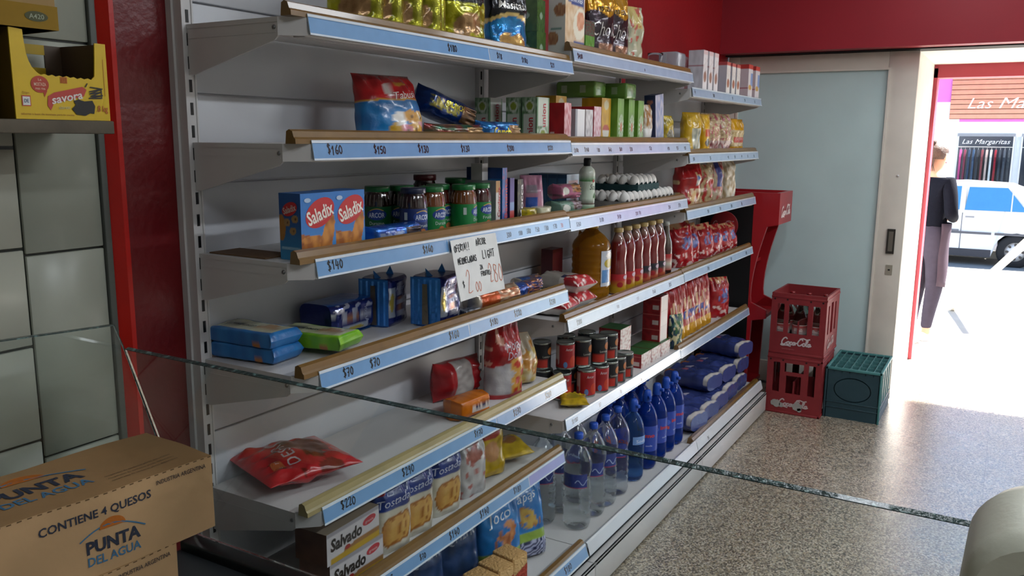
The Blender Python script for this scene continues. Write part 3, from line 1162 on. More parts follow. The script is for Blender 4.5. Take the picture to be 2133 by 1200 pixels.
def hroll(w, t, h, des, seed, **k):
    """biscuit flow pack: seals at both ends, long axis x, print on the front and top"""
    mb = bag(h, t, w, lambda u, v, f: des(v, 1 - u, f), n=k.pop('n', 2.6), bot='seal', top='seal', seed=seed, fold=k.pop('fold', .14), **k)
    mb.v = [(p[2] - w / 2, p[1], -p[0]) for p in mb.v]
    return mb.ground()


def rolltext(t, x, w, h, size, width, c, rot=0.):
    ps = text2d(t, 0, 0, size, width, rot, shear=.1, bold=.02)
    return ([[(h / 2 - q[1], x + q[0]) for q in p] for p in ps], c)


good(hroll(.26, .06, .054, bisc(H('7b1f22'), H('1d5a41'), H('b08a5a'), 2), 61, crush=.004), 'biscuit_pack', FOIL, 'flat green and red biscuit pack lying on the second shelf', 'biscuit pack', 1, 2, .655, -.215, rz=-3)
good(hroll(.24, .09, .085, bisc(b1, H('0c2a66'), H('8f6a48'), 3, H('a9a02a')), 62, crush=.008, texts=[rolltext('CRUNCH', .12, .22, .06, .018, .07, H('c9bd2e'))]), 'biscuit_pack', FOIL, 'dark blue biscuit pack slanting with its raised left end, second shelf', 'biscuit pack', 1, 2, .76, -.10, rz=-12, ry=17, dz=.018)
good(hroll(.20, .07, .066, bisc(b2, b1, H('c0a078'), 4), 63, crush=.006, texts=[rolltext('Crunch', .085, .20, .066, .026, .085, H('d8c81f'))]), 'biscuit_pack', FOIL, 'light blue biscuit pack with yellow lettering and a pictured cookie, second shelf', 'biscuit pack', 1, 2, .872, -.222, rz=-6)


def uni(u, v):
    if E(u, v, .5, .80, .30, .13):
        return H('7b8a2c') if E(u, v, .5, .80, .20, .09) else H('b9c0b0')
    if v > .62:
        return mix(H('4f7048'), H('9eb096'), .4 + 1.6 * nz(u, v, 10))
    return H('b3b9ac') if .1 < u < .9 else H('587a58')


def vert(t, x, y, size, width):
    return [[(x - (q[1]), y + q[0]) for q in p] for p in text2d(t, 0, 0, size, width, bold=.02)]


mb = carton(.083, .056, .145, {'all': H('9aa592'), 'front': lambda u, v: uni(u, 1 - v), 'left': uni},
            [('front', vert('union', .045, .088, .026, .075), H('a3262e')), ('left', vert('union', .030, .045, .022, .07), H('a3262e'))])
o = good(mb, 'tea_box', CARD, 'white and green tea box in front with red vertical word, second shelf', 'tea box', 1, 2, 1.135, -.212, group='white and green tea boxes')
again(o, 1, 2, 1.137, -.150, 'white and green tea box directly behind the front tea box')
again(o, 1, 2, 1.12, -.040, 'white and green tea box alone at the back of the second shelf')
# ---- second shelf, middle bay
mb = carton(.052, .060, .142, {'all': H('a81e26'), 'front': lambda u, v: mix(H('d2a9ac'), H('a8434a'), .4 + 1.4 * nz(u, v, 7)), 'left': lambda u, v: H('c9a8a4') if (.10 < u < .38 and .07 < v < .30) else mix(H('a91c24'), H('8f151d'), .5 + nz(u, v, 3))})  # front paled, room light on it is painted into the design
good(mb, 'red_tea_box', CARD, 'plain red box with its front painted pale as lit, beside the white and green tea boxes', 'tea box', 2, 2, 1.309, -.212)
mb = carton(.075, .11, .124, {'all': H('bfbcbc'), 'front': lambda u, v: H('d8d6d6') if u > .2 else H('8d8f94'), 'left': H('a09fa4'), 'top': H('8c2f2c')})
good(mb, 'white_box', CARD, 'white box with grey edge, second shelf right of the red box', 'box', 2, 2, 1.408, -.186)
mb = carton(.060, .10, .125, {'all': H('bfbcbc'), 'front': lambda u, v: mix(H('cfcaca'), H('9a9596'), .4 + 1.2 * nz(u, v, 6)), 'left': H('b5aaa8'), 'top': H('a04038')})
good(mb, 'white_box', CARD, 'white box with grey marbled front, between two others on the second shelf', 'box', 2, 2, 1.486, -.19)
mb = carton(.062, .10, .138, {'all': H('a32a33'), 'front': lambda u, v: mix(H('d6c0c4'), H('b0606a'), .3 + 1.8 * nz(u * 2, v, 8)), 'left': H('9c1f28')})
good(mb, 'pink_white_box', CARD, 'red sided box with pink and white streaked front, second shelf', 'box', 2, 2, 1.556, -.19)


def yel(u, v):
    if E(u, v, .5, .28, .36, .16):
        return H('c9c5b8') if v < .3 else H('a8452c')
    if E(u, v, .5, .85, .25, .1):
        return H('b8b08a')
    return mix(H('c79a1c'), H('a97f14'), .4 + nz(u, v, 4))


o = good(carton(.084, .085, .176, {'all': H('b98d1a'), 'front': yel, 'left': lambda u, v: mix(H('b08517'), H('94700f'), .5 + nz(u, v, 4))}), 'yellow_box', CARD, 'yellow carton with white label right of the pink streaked box', 'box', 2, 2, 1.722, -.157, group='yellow cartons on the second shelf')
again(o, 2, 2, 1.50, -.075, 'yellow carton mostly hidden behind the white boxes')


def gtea(u, v):
    d = sqrt(((u - .62) / .42) ** 2 + ((v - .38) / .28) ** 2)
    if .35 < d < 1 and sin(atan2((v - .38) / .28, (u - .62) / .42) * 14) > 0:
        return H('b9bfae')
    if d < .35:
        return H('b5664a')
    return mix(H('6f9a36'), H('567d28'), .4 + nz(u, v, 4))


o = good(carton(.060, .09, .178, {'all': H('5f8a2e'), 'front': gtea, 'left': lambda u, v: mix(H('567f2a'), H('6d9a38'), .5 + nz(u, v, 4))}), 'green_tea_box', CARD, 'green upright box with a ray pattern, left of three', 'tea box', 2, 2, 1.815, -.175, group='green ray pattern boxes')
again(o, 2, 2, 1.925, -.175, 'green upright box with a ray pattern, middle of three')
again(o, 2, 2, 2.025, -.175, 'green upright box with a ray pattern, right of three')
gp = MB().rbox(-.052, .052, -.085, .085, 0, .062, .010, H('5f8a36'), 3)
gp.c = [[mix(H('648f3a'), H('4d742e'), .5 + 1.3 * nz(gp.v[f[0]][1] * 9, gp.v[f[0]][2] * 9, 4))] * len(f) for f in gp.f]
art(gp, rect2d(.02, .045, .018, .046), H('8fa37c'), lambda x, y: (-.0526, -x, y))
art(gp, rect2d(-.06, -.035, .018, .046), H('9aad86'), lambda x, y: (-.0526, -x, y))
o = good(gp, 'yerba_pack', FILM, 'green paper pack lying on the green boxes, bright end towards the room', 'pack', 2, 2, 1.895, -.145, dz=.1785, group='green packs lying on boxes')
again(o, 2, 2, 1.73, -.085, 'green paper pack lying deeper in the shelf on the yellow carton', dz=.1785)
good(bag(.07, .04, .165, lambda u, v, f: mix(H('9a6a35'), H('c9c3b8'), .3 + 2 * nz(u, v, 6)) if v > .4 else H('cfcac6'), seed=73), 'brown_bag', FILM, 'narrow brown and white bag between green boxes and the dark blue box', 'bag', 2, 2, 2.095, -.215, rz=-10)
mb = carton(.095, .05, .205, {'all': H('26335a'), 'front': lambda u, v: mix(H('7d86a8'), H('b0a9b4'), .3 + 1.8 * nz(u, v, 6)) if v > .12 else H('8f93a8'), 'left': lambda u, v: H('8a5a4a') if E(u, v, .5, .86, .3, .04) else H('222b4c')})
good(mb, 'blue_box', CARD, 'dark blue box with shiny grey front leaning left, second shelf', 'box', 2, 2, 2.185, -.222, ry=-7)


def sm(u, v, f):
    if v < .55 and E(u, v, .5, .3, .3, .22):
        return mix(H('a39c8a'), H('4a4a3e'), .5 + nz(u, v, 12))
    return mix(H('b59a22'), H('7e6d1c'), .4 + 1.4 * nz(u, v, 7))


good(bag(.085, .05, .125, sm, seed=75), 'seasoning_bag', FILM, 'small yellow bag right of the dark blue box, second shelf', 'bag', 2, 2, 2.315, -.225, rz=-12)
# ---- second shelf, right bay
mb = carton(.10, .09, .10, {'all': H('6d4a22'), 'front': H('7c5526'), 'left': lambda u, v: H('8a6a30') if v > .55 else H('6d4620')})
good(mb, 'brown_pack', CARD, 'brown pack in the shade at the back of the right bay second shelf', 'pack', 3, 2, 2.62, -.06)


def yb(u, v, f):
    if .35 < u < .85 and .12 < v < .62:
        return mix(H('c9c4ae'), H('54605a'), .3 + 1.5 * nz(u, v, 6))
    return mix(H('c9a11a'), H('a37f12'), .4 + nz(u, v, 5))


good(bag(.115, .075, .200, yb, seed=77), 'polenta_bag', FILM, 'yellow bag with white panel, first on the right bay second shelf', 'bag', 3, 2, 2.645, -.225, rz=-28)


def yb2(u, v, f):
    if .2 < u < .85 and .45 < v < .62:
        return H('b84a1e')
    if E(u, v, .5, .3, .25, .1):
        return H('3a3530')
    return mix(H('d0a114'), H('a97d0e'), .4 + nz(u, v, 5))


good(bag(.095, .065, .195, yb2, seed=79, crush=.008), 'corn_flour_bag', FILM, 'orange yellow bag with red band, second on the right bay second shelf', 'bag', 3, 2, 2.80, -.235, rz=-20)


def nod(u, v, f):
    if v < .34:
        return mix(H('7d3a3e'), H('b9a7a0'), .4 + 1.6 * nz(u, v, 8))
    if nz(u * 2, v * 2, 7, 5) > .25:
        return H('a0505a')
    return mix(H('c3ac86'), H('927a5a'), .5 + 1.5 * nz(u, v * 2.5, 12))


o = good(bag(.13, .085, .205, nod, seed=81, crush=.009), 'noodle_bag', FILM, 'clear bag of pale noodles with dark red base, left of two', 'noodle bag', 3, 2, 2.98, -.21, rz=-26, group='clear noodle bags')
again(o, 3, 2, 3.145, -.225, 'clear bag of pale noodles with dark red base, right of two', -16)


def nod2(u, v, f):
    if v > .66 or v < .2:
        return mix(H('cf9a16'), H('b07c10'), .4 + nz(u, v, 5))
    if .3 < v < .46 and .2 < u < .8:
        return H('a8453a')
    return mix(H('c9b489'), H('a38a5a'), .5 + 1.5 * nz(u, v * 2, 12))


o = good(bag(.105, .07, .185, nod2, seed=83, crush=.009), 'noodle_bag', FILM, 'yellow topped noodle bag, left of two at the end of the second shelf', 'noodle bag', 3, 2, 3.32, -.23, rz=-14, group='yellow topped noodle bags')
again(o, 3, 2, 3.47, -.21, 'yellow topped noodle bag, right of two at the end of the second shelf', -20)

# ---- third shelf, left bay: salty biscuits, jam jars
def sal(u, v):
    for cu, cv, ru, rv in ((.75, .30, .16, .40), (.30, .14, .38, .12), (.18, .22, .13, .13), (.62, .08, .3, .06), (.35, .30, .36, .06)):
        if E(u, v, cu, cv, ru, rv, -.45 if cv == .30 and cu > .5 else 0):
            return mix(H('c07e33'), H('8d4f1c'), .45 + 1.3 * nz(u, v, 7, cu))
    if v < .40 - .12 * u and u < .9:
        return mix(H('a4622a'), H('7c3f1a'), .5 + nz(u, v, 6))
    return mix(H('2d6fb4'), H('3a8bc6'), (.5 - v) * 1.5)


def sall(u, v):
    for cu, cv in ((.35, .56), (.72, .62), (.62, .44)):
        if E(u, v, cu, cv, .15, .06):
            return H('5a3518') if E(u, v, cu + .03, cv, .04, .018) else H('9c7a4a')
    if E(u, v, .08, .48, .2, .2):
        return H('a06e30')
    if .05 < u < .95 and .16 < v < .20:
        return H('7fb0cc')
    return mix(H('1d4f8c'), H('2f83b4'), (.55 - v) * 2)


RD = H('b8242a')


def sx_(u0, u1, w, h, fs):
    return


wS, dS, hS = .106, .066, .146
tx = [('front', ell2d(.058, .102, .047, .030, 26, .42), RD), ('front', text2d('Saladix', .058, .101, .030, .082, .30, .022), H('e4dcd2')), ('front', text2d('_____', .062, .087, .004, .036, .30), H('d5b0a8')),
      ('front', ell2d(.020, .131, .010, .005), H('9fb4cc')),
      ('left', ell2d(.034, .112, .024, .0145, 24, .35), RD), ('left', text2d('Saladix', .034, .112, .014, .040, .28, .02), H('c9b9b0')), ('left', text2d('PARMESANO', .034, .026, .006, .048), H('9fc3d6'))]
tx = [(f, p, c) for f, p, c in tx]


def layer(tx):
    return tx


mb = carton(wS, dS, hS, {'all': H('2d6fb4'), 'front': sal, 'left': sall, 'top': H('2a66a8')}, n=(40, 54))
for i, (f, p, c) in enumerate(tx):
    fn = (lambda x, y, k=.0005 + .0003 * i: (x - wS / 2, -dS / 2 - k, y)) if f == 'front' else (lambda x, y, k=.0005 + .0003 * i: (-wS / 2 - k, dS / 2 - x, y))
    art(mb, p, c, fn)
o = good(mb, 'cracker_box', CARD, 'blue snack box with red oval logo, at the very end of the third shelf', 'cracker box', 1, 3, .054, -.232, rz=-1.5, group='blue snack boxes')
again(o, 1, 3, .162, -.226, 'blue snack box with red oval logo, beside the blue biscuit pack', -1)
good(hroll(.19, .06, .052, bisc(H('1a3f9a'), H('2f6fc0'), H('1d2a44'), 5, H('a9b9d8')), 65, crush=.004, n=3.4, fold=.06), 'cookie_pack', FOIL, 'blue biscuit pack lying in front of the jam jars, third shelf', 'biscuit pack', 1, 3, .352, -.228, rz=-2)


def jar(label, bay, lev, x, y, content, lab, lid, word, rz=0, r=.037, h=.136, grp='jam jars on the third shelf'):
    e = empty('jam_jar', label, 'jam jar', (x, y, ZT[(bay, lev)] + .0004), (0, 0, R(rz)), grp)
    GJ = mat('jar_glass', H('e9efec'), rough=.05, coat=.8, attr=False)
    prof = [(r * .9, 0), (r, .006), (r, h * .62), (r * .97, h * .72), (r * .84, h * .86), (r * .80, h * .89)]
    mb = MB().lathe([(r * .9, 0), (r, .006), (r, .03), (r, h * .56), (r * 1.0, h * .62), (r * .985, h * .68), (r * .94, h * .76), (r * .87, h * .83), (r * .82, h * .87), (r * .82, h * .90)], 36, lambda u, z: content)
    for k in range(18):      # ribs moulded round the shoulder
        a = 2 * pi * k / 18
        mb.tube([(r * 1.0 * cos(a), r * 1.0 * sin(a), h * .63), (r * .95 * cos(a), r * .95 * sin(a), h * .75), (r * .87 * cos(a), r * .87 * sin(a), h * .83)], .0012, 5, mix(content, (.8, .7, .6), .12))
    mb.build('jar_body', mat('jam_filled_glass', rough=.07, attr=True, coat=1.), e)
    rl = r + .0007
    mb = MB().lathe([(rl, .008), (rl, .03), (rl, .055), (rl, h * .60)], 40, lab, cap=False)
    mp_ = lambda x, y: ((rl + .0006) * cos(-pi / 2 + x / rl), (rl + .0006) * sin(-pi / 2 + x / rl), y)
    mp2 = lambda x, y: ((rl + .0010) * cos(-pi / 2 + x / rl), (rl + .0010) * sin(-pi / 2 + x / rl), y)
    art(mb, ell2d(0, .060, .028, .0145, 24), H('24418c'), mp_, .006)
    art(mb, text2d('ARCOR', 0, .059, .013, .044, bold=.02), H('ccd4e4'), mp2, .006)
    art(mb, [q for q in ribbon([(-.018 + .0045 * i, .071 + .005 * sin(pi * i / 8)) for i in range(9)], .0022)], H('c9a24a'), mp2)
    art(mb, text2d(word, 0, .037, .009, .040, bold=.0), H('c3cfc6'), mp2, .006)
    art(mb, ell2d(.0, .020, .010, .009), H('a8673a'), mp2)
    art(mb, rect2d(-.052, -.043, .052, .072), H('b9c3c0'), mp2)
    mb.build('jar_label', CARD, e)
    mb = MB().lathe([(0, h * .888), (r * .90, h * .888), (r * .93, h * .90), (r * .93, h * .975), (r * .90, h), (r * .75, h * .995), (0, h * .995)], 32, lid)
    mb.build('jar_lid', mat('lid_lacquer', rough=.3, attr=True, coat=.4, var=.05), e)
    return e


GL = H('1d6a35')
LB = H('15773a')
jar('jam jar with green label at the far left end of the jar row', 1, 3, .475, -.085, H('2a1712'), H('145a30'), GL, 'Durazno', -55)
jar('dark jam jar half hidden behind the blue labelled jar', 1, 3, .545, -.115, H('1d1012'), H('164f31'), GL, 'Frutilla', -60)
jar('jam jar with dark blue label and dark fruit', 1, 3, .478, -.205, H('20090f'), H('1b2f66'), H('17213f'), 'Ciruela', -12)
jar('amber jam jar with green label right beside the blue labelled jar', 1, 3, .561, -.205, H('6a3410'), LB, GL, 'Durazno', -8)
jar('reddish jam jar with green label behind two amber jars', 1, 3, .655, -.160, H('45140d'), LB, GL, 'Frutilla', -4)
jar('amber jam jar with green label facing away, second amber from left', 1, 3, .690, -.225, H('63330f'), LB, GL, 'Durazno', 22)
jar('dark red jam jar with green label at the right end of the jars', 1, 3, .785, -.215, H('35080c'), LB, GL, 'Frutilla', -6)
jar('jar with dark red lid standing at the back of the jar row', 1, 3, .735, -.055, H('2a1010'), H('4d1a1c'), H('5e0f1c'), 'Salsa', -50, h=.158)
jar('jar with green lid at the back beside the red lidded one', 1, 3, .835, -.10, H('3a1c10'), LB, GL, 'Ciruela', -40, h=.146)


def thin(name, label, x, w, d, h, left, front, texts, y=-.245, bay=1, lev=3):
    mb = carton(w, d, h, {'all': left if not callable(left) else H('777777'), 'left': left, 'front': front}, texts)
    return good(mb, name, CARD, label, 'box', bay, lev, x + w / 2, y + d / 2)


thin('cookie_box', 'thin grey box with red base and upright red script, next to the jars', .835, .024, .13, .140, lambda u, v: H('9c1f33') if v < .14 else mix(H('9b9da2'), H('8c8d92'), nz(u, v, 5) + .5), lambda u, v: H('a3263a') if v < .16 else (H('a87b3c') if v > .75 else H('bdb9b4')), [('front', vert('Canderela', .017, .076, .014, .09), H('a3202e'))])
thin('cookie_box', 'tall thin bright blue box with red script, highest in its row', .872, .028, .13, .178, lambda u, v: H('1f6aa8') if v < .8 else H('123a78'), lambda u, v: H('2d5fa4') if nz(u, v, 9) < .3 else H('a8566a'), [('front', vert('Bananita', .020, .085, .016, .12), H('b5474f'))])
thin('cookie_box', 'thin purple box with red base between the blue and black ones', .918, .026, .13, .146, lambda u, v: H('3b2a66'), lambda u, v: H('a3302c') if v < .3 else (H('6f86b4') if v < .5 else H('4a3880')), [])
thin('cookie_box', 'thin black box with white upright lettering', .965, .034, .12, .140, lambda u, v: H('1b171b'), lambda u, v: H('201a1e') if nz(u, v, 8) < .25 else H('5e5a3a'), [('front', vert('Mocca', .025, .070, .017, .11), H('d6cfd0'))])
good(carton(.032, .04, .05, {'all': H('c9c6c6')}), 'small_white_box', CARD, 'small white box on top of the thin grey box', 'box', 1, 3, .852, -.175, dz=.1405)
ypk = bag(.085, .05, .045, lambda u, v, f: mix(H('a9941a'), H('5d5512'), .3 + 1.6 * nz(u, v, 5)), n=3.2, bot='flat', top='flat', seed=91)
o = good(ypk, 'yeast_pack', FILM, 'little yellow pack behind the third shelf edge, left of two', 'pack', 1, 3, 1.03, -.235, group='little yellow packs')
o2 = good(bag(.085, .05, .045, lambda u, v, f: mix(H('a07a2a'), H('7d5c22'), .3 + 1.6 * nz(u, v, 5)) if v < .6 else H('a8a58a'), n=3.2, top='flat', seed=92), 'yeast_pack', FILM, 'little tan pack next to the little yellow one', 'pack', 1, 3, 1.115, -.245)


def pinkb(u, v, f):
    if .2 < u < .7 and .1 < v < .52:
        return H('2f4f9a')
    if .2 < u < .7 and .6 < v < .78:
        return H('8d7f8a')
    return mix(H('b98498'), H('9a6680'), .4 + nz(u, v, 5))


good(bag(.095, .07, .145, pinkb, seed=93, topw=.8, crush=.004, n=3.), 'pink_sugar_bag', FILM, 'pink pack with blue panel standing on the third shelf', 'pack', 1, 3, 1.155, -.185, rz=-48)
# ---- third shelf, middle bay
lb = carton(.105, .040, .142, {'all': H('2b5276'), 'front': lambda u, v: (H('b98a8e') if (.15 < u < .9 and .62 < v < .84) else (H('a8707a') if E(u, v, .6, .3, .3, .1) else mix(H('93adc6'), H('b3c3d3'), v))), 'left': lambda u, v: H('3a6184') if (.1 < u < .9 and .3 < v < .9) else H('24486a')})
o = good(lb, 'milk_powder_box', CARD, 'light blue box in front of a row of four, beside the black capped bottle', 'box', 2, 3, 1.555, -.125, group='light blue boxes in a row')
for i in range(3):
    again(o, 2, 3, 1.555, -.125 + .0405 * (i + 1), ('light blue box second from the front of its row', 'light blue box third from the front of its row', 'light blue box at the back of its row')[i])


def soap(c, c2):
    def f(u, v, fr):
        if E(u, v, .28, .55, .14, .26):
            return H('c9c9c0')
        if u > .55 and v > .45:
            return mix(c2, H('4a3020'), .4 + 1.5 * nz(u, v, 9))
        return mix(c, H('2b3a34'), .2 + nz(u, v, 5))
    return f


good(hroll(.15, .075, .06, soap(H('5d7d6c'), H('8a7a82')), 95, n=3.4, fold=.08), 'tea_pack', FILM, 'green soft pack with white circle under the pink one', 'pack', 2, 3, 1.36, -.205, rz=-8)
good(hroll(.125, .07, .058, soap(H('a85a78'), H('a8703c')), 96, n=3.0, fold=.10), 'tea_pack', FILM, 'pink soft pack with food picture lying on the green one', 'pack', 2, 3, 1.375, -.20, rz=-14, dz=.0605)
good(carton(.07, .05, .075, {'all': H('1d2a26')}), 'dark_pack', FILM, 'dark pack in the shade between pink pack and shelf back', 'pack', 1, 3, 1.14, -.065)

e = empty('sweetener_bottle', 'white and green bottle with black cap on the third shelf', 'bottle', (1.552, -.205, ZT[(2, 3)] + .0004), (0, 0, R(-20)))


def bl(u, z):
    if .118 < z < .142:
        return H('2f7a35')
    if .012 < z < .032:
        return H('2f7a35')
    if .032 < z < .055:
        return H('4a3026')
    if .012 < z < .142:
        return H('b9c6b4')
    return H('c3cabd')


MB().lathe([(.028, 0), (.0305, .004), (.0305, .012), (.0305, .0125), (.0305, .032), (.0305, .0325), (.0305, .055), (.0305, .0555), (.0305, .118), (.0305, .1185), (.0305, .142), (.0305, .1425), (.0305, .150), (.026, .162), (.016, .172), (.013, .175)], 32, bl).build('bottle_body', FILM, e)
mb = MB()
rl = .0312
art(mb, text2d('Stevia', .012, .098, .020, .05, shear=.3, bold=.0), H('262b26'), lambda x, y: (rl * cos(-pi / 2 + x / rl), rl * sin(-pi / 2 + x / rl), y), .006)
art(mb, ell2d(.004, .120, .006, .006), H('a83a34'), lambda x, y: (rl * cos(-pi / 2 + x / rl), rl * sin(-pi / 2 + x / rl), y))
for a in (-.4, .3, 1.0):
    art(mb, ell2d(.004 + .012 * cos(a), .060 + .008 * sin(a), .012, .005, 12, a), H('3f6b32'), lambda x, y: (rl * cos(-pi / 2 + x / rl), rl * sin(-pi / 2 + x / rl), y))
mb.build('bottle_label', CARD, e)
MB().lathe([(0, .173), (.0135, .173), (.0145, .178), (.0145, .198), (.0125, .204), (0, .204)], 24).build('bottle_cap', mat('cap_black', H('14161a'), rough=.35, var=.05), e)

# eggs in moulded trays
EGG = mat('egg_shell', H('d3cfca'), rough=.5, var=.04, vscale=30)


def tray(name, label, col, x, y, z, nx, ny, rz=0):
    p = .049
    mb = MB()

    def fn(u, v):
        X, Y = u * nx * p, v * ny * p
        a = cos(2 * pi * X / p) * .5 + .5
        b_ = cos(2 * pi * Y / p) * .5 + .5
        return (X, Y, .006 + .030 * max(a * b_, .28 * max(a, b_)))
    mb.grid(fn, nx * 8, ny * 8, col)
    for x0, x1, y0, y1 in ((0, nx * p, -.002, 0), (0, nx * p, ny * p, ny * p + .002), (-.002, 0, 0, ny * p), (nx * p, nx * p + .002, 0, ny * p)):
        mb.box(x0, x1, y0, y1, .0, .026, col)
    mb.box(0, nx * p, 0, ny * p, 0, .003, col)
    o = mb.build(name, mat('moulded_pulp', rough=.85, attr=True, var=.15, bump=.3, bscale=90))
    tag(o, label, 'egg tray')
    o.location = (x, y, z)
    return o


zt = ZT[(2, 3)] + .0005
tray('egg_tray', 'grey egg tray full of white eggs on the left, third shelf', H('75716c'), 1.815, -.262, zt, 6, 5)
tray('egg_tray', 'grey egg tray full of white eggs behind the first tray, third shelf', H('75716c'), 2.125, -.262, zt, 5, 5)
tray('egg_tray', 'dark green egg tray with eggs stacked on the grey trays', H('16393c'), 1.965, -.24, zt + .061, 5, 4)
eg = None
cnt = 0
for (tx_, ty_, tz, nx, ny, sel) in ((1.815, -.262, zt, 6, 5, None), (2.125, -.262, zt, 5, 5, None), (1.965, -.24, zt + .061, 5, 4, None)):
    for i in range(nx):
        for j in range(ny):
            pos = (tx_ + (i + .5) * .049, ty_ + (j + .5) * .049, tz + .0085)
            if eg is None:
                pf = []
                for k in range(13):
                    a = pi * k / 12
                    zz = -cos(a)
                    pf.append((.0215 * sin(a) * (1 - .10 * zz), .028 + .028 * zz))
                mb = MB().lathe(pf, 20, cap=False)
                eg = mb.build('egg', EGG)
                tag(eg, 'white egg sitting in one of the egg trays on the third shelf', 'egg', 'white eggs in the trays')
                eg.location = pos
            else:
                dup(eg, pos)


# ---- third shelf, right bay
def rg(s):
    def f(u, v, fr):
        if v > .5 + .15 * sin(u * 5 + s) and u < .6:
            return mix(H('a3161a'), H('8a1014'), .5 + nz(u, v, 5, s))
        if E(u, v, .62, .62, .2, .12):
            return mix(H('3a5f9a'), H('c9c2b4'), .4 + 2 * nz(u, v, 10, s))
        if nz(u, v, 6, s) > .18:
            return H('c9a877')
        if v < .45 and u > .4:
            return mix(H('cbb596'), H('9a3a2a'), .35 + 1.6 * nz(u, v, 8, s))
        return mix(H('a81a1c'), H('7d1014'), .4 + nz(u, v, 6, s))
    return f


good(bag(.16, .10, .215, rg(1), seed=101, crush=.010), 'pasta_bag', FILM, 'large red and gold bag at the left of the right bay third shelf', 'pasta bag', 3, 3, 2.70, -.20, rz=-30)
good(bag(.13, .085, .205, lambda u, v, f: mix(H('bfa982'), H('8c7450'), .5 + 1.6 * nz(u, v, 8)) if nz(u, v, 5, 9) < .22 else H('9a2a24'), seed=103, crush=.010), 'pasta_bag', FILM, 'clear gold pasta bag between the red bag and a blue striped one', 'pasta bag', 3, 3, 2.93, -.205, rz=-25)
good(bag(.125, .085, .215, lambda u, v, f: H('3a3f78') if abs(u - .5) < .18 and v > .4 else mix(H('a89a80'), H('a0303a'), .3 + 1.5 * nz(u, v, 7)), seed=105, crush=.010), 'pasta_bag', FILM, 'blue striped pasta bag, third on the right bay third shelf', 'pasta bag', 3, 3, 3.13, -.20, rz=-22)
good(bag(.12, .085, .22, lambda u, v, f: mix(H('d0c6b4'), H('98825e'), .4 + 1.6 * nz(u, v, 7)), seed=107, crush=.010), 'pasta_bag', FILM, 'pale clear pasta bag at the right end of the third shelf', 'pasta bag', 3, 3, 3.36, -.20, rz=-18)

# ---- fourth shelf, left bay
def crk(c1, c2):
    def f(u, v, fr):
        # u across (short side), v along; the top face carries a pale panel with the picture
        if fr and .12 < u < .88:
            if .66 < v < .93 and .30 < u < .52:
                return H('3b3f3c')
            if E(u, v, .55, .30, .30, .17):
                return H('a8845c')
            if .06 < v < .96:
                return mix(H('c3c3a2'), c2, .1 + .3 * nz(u, v, 5))
        if not fr and .2 < v < .3:
            return H('a8703c')
        return mix(c1, c2, .4 + nz(u, v, 6))
    return f


def flat_pack(w, d, t, des, seed, texts=()):
    """pack lying flat: w across x, d away from the room, t thick"""
    return bag(w, t, d, des, n=5., bot='seal', top='seal', seed=seed, crush=.003, fold=.10, lie=True, texts=texts)


BLC = crk(H('2a78ba'), H('1f5f9e'))


def lengthwise(mb):
    """turn a lying pack so its long axis runs along x"""
    mb.v = [(-p[1], p[0], p[2]) for p in mb.v]
    return mb


def sidecrk(c1, c2, word):
    mb = bag(.108, .036, .198, crk(c1, c2), n=9, bot='seal', top='seal', seed=len(word), crush=.002, fold=.045, lie=True,
             texts=[(vert(word, .050, .125, .015, .070), H('2f3432'))])
    return lengthwise(mb)


o = good(sidecrk(H('2a78ba'), H('1f5f9e'), 'CEREALES'), 'cracker_pack', FILM, 'light blue cracker pack lying at the far left, under its twin', 'cracker pack', 1, 4, .038, -.066, rz=-84, group='light blue cracker packs')
again(o, 1, 4, .034, -.068, 'light blue cracker pack on top of its twin at the far left', -86, dz=.0365)
good(sidecrk(H('5f9f1c'), H('83b82e'), 'SEMILLAS'), 'cracker_pack', FILM, 'bright green cracker pack leaning on the brown edge, fourth shelf', 'cracker pack', 1, 4, .165, -.142, rz=-80, dz=.012, rx=0)
NAVY = H('183a8a')


def bread(u, v, f):
    if f:
        if .06 < u < .24 and .2 < v < .8:
            return H('b9a74a') if E(u, v, .15, .5, .07, .2) else H('aab4c4')
        if u > .34 and nz(u, v, 7, 6) > .12:
            return H('b8b9c8')
        if E(u, v, .5, .4, .12, .2):
            return H('b07a5a')
        return mix(H('1b2766'), H('232d74'), .5 + nz(u, v, 6))
    return mix(H('1c4f9c'), H('17407f'), .5 + nz(u, v, 6))


def bread2(u, v, f):
    return mix(H('2a66b8'), H('1f55a0'), .5 + nz(u * 3, v, 5)) if u < .045 or u > .955 else bread(u, v, f)


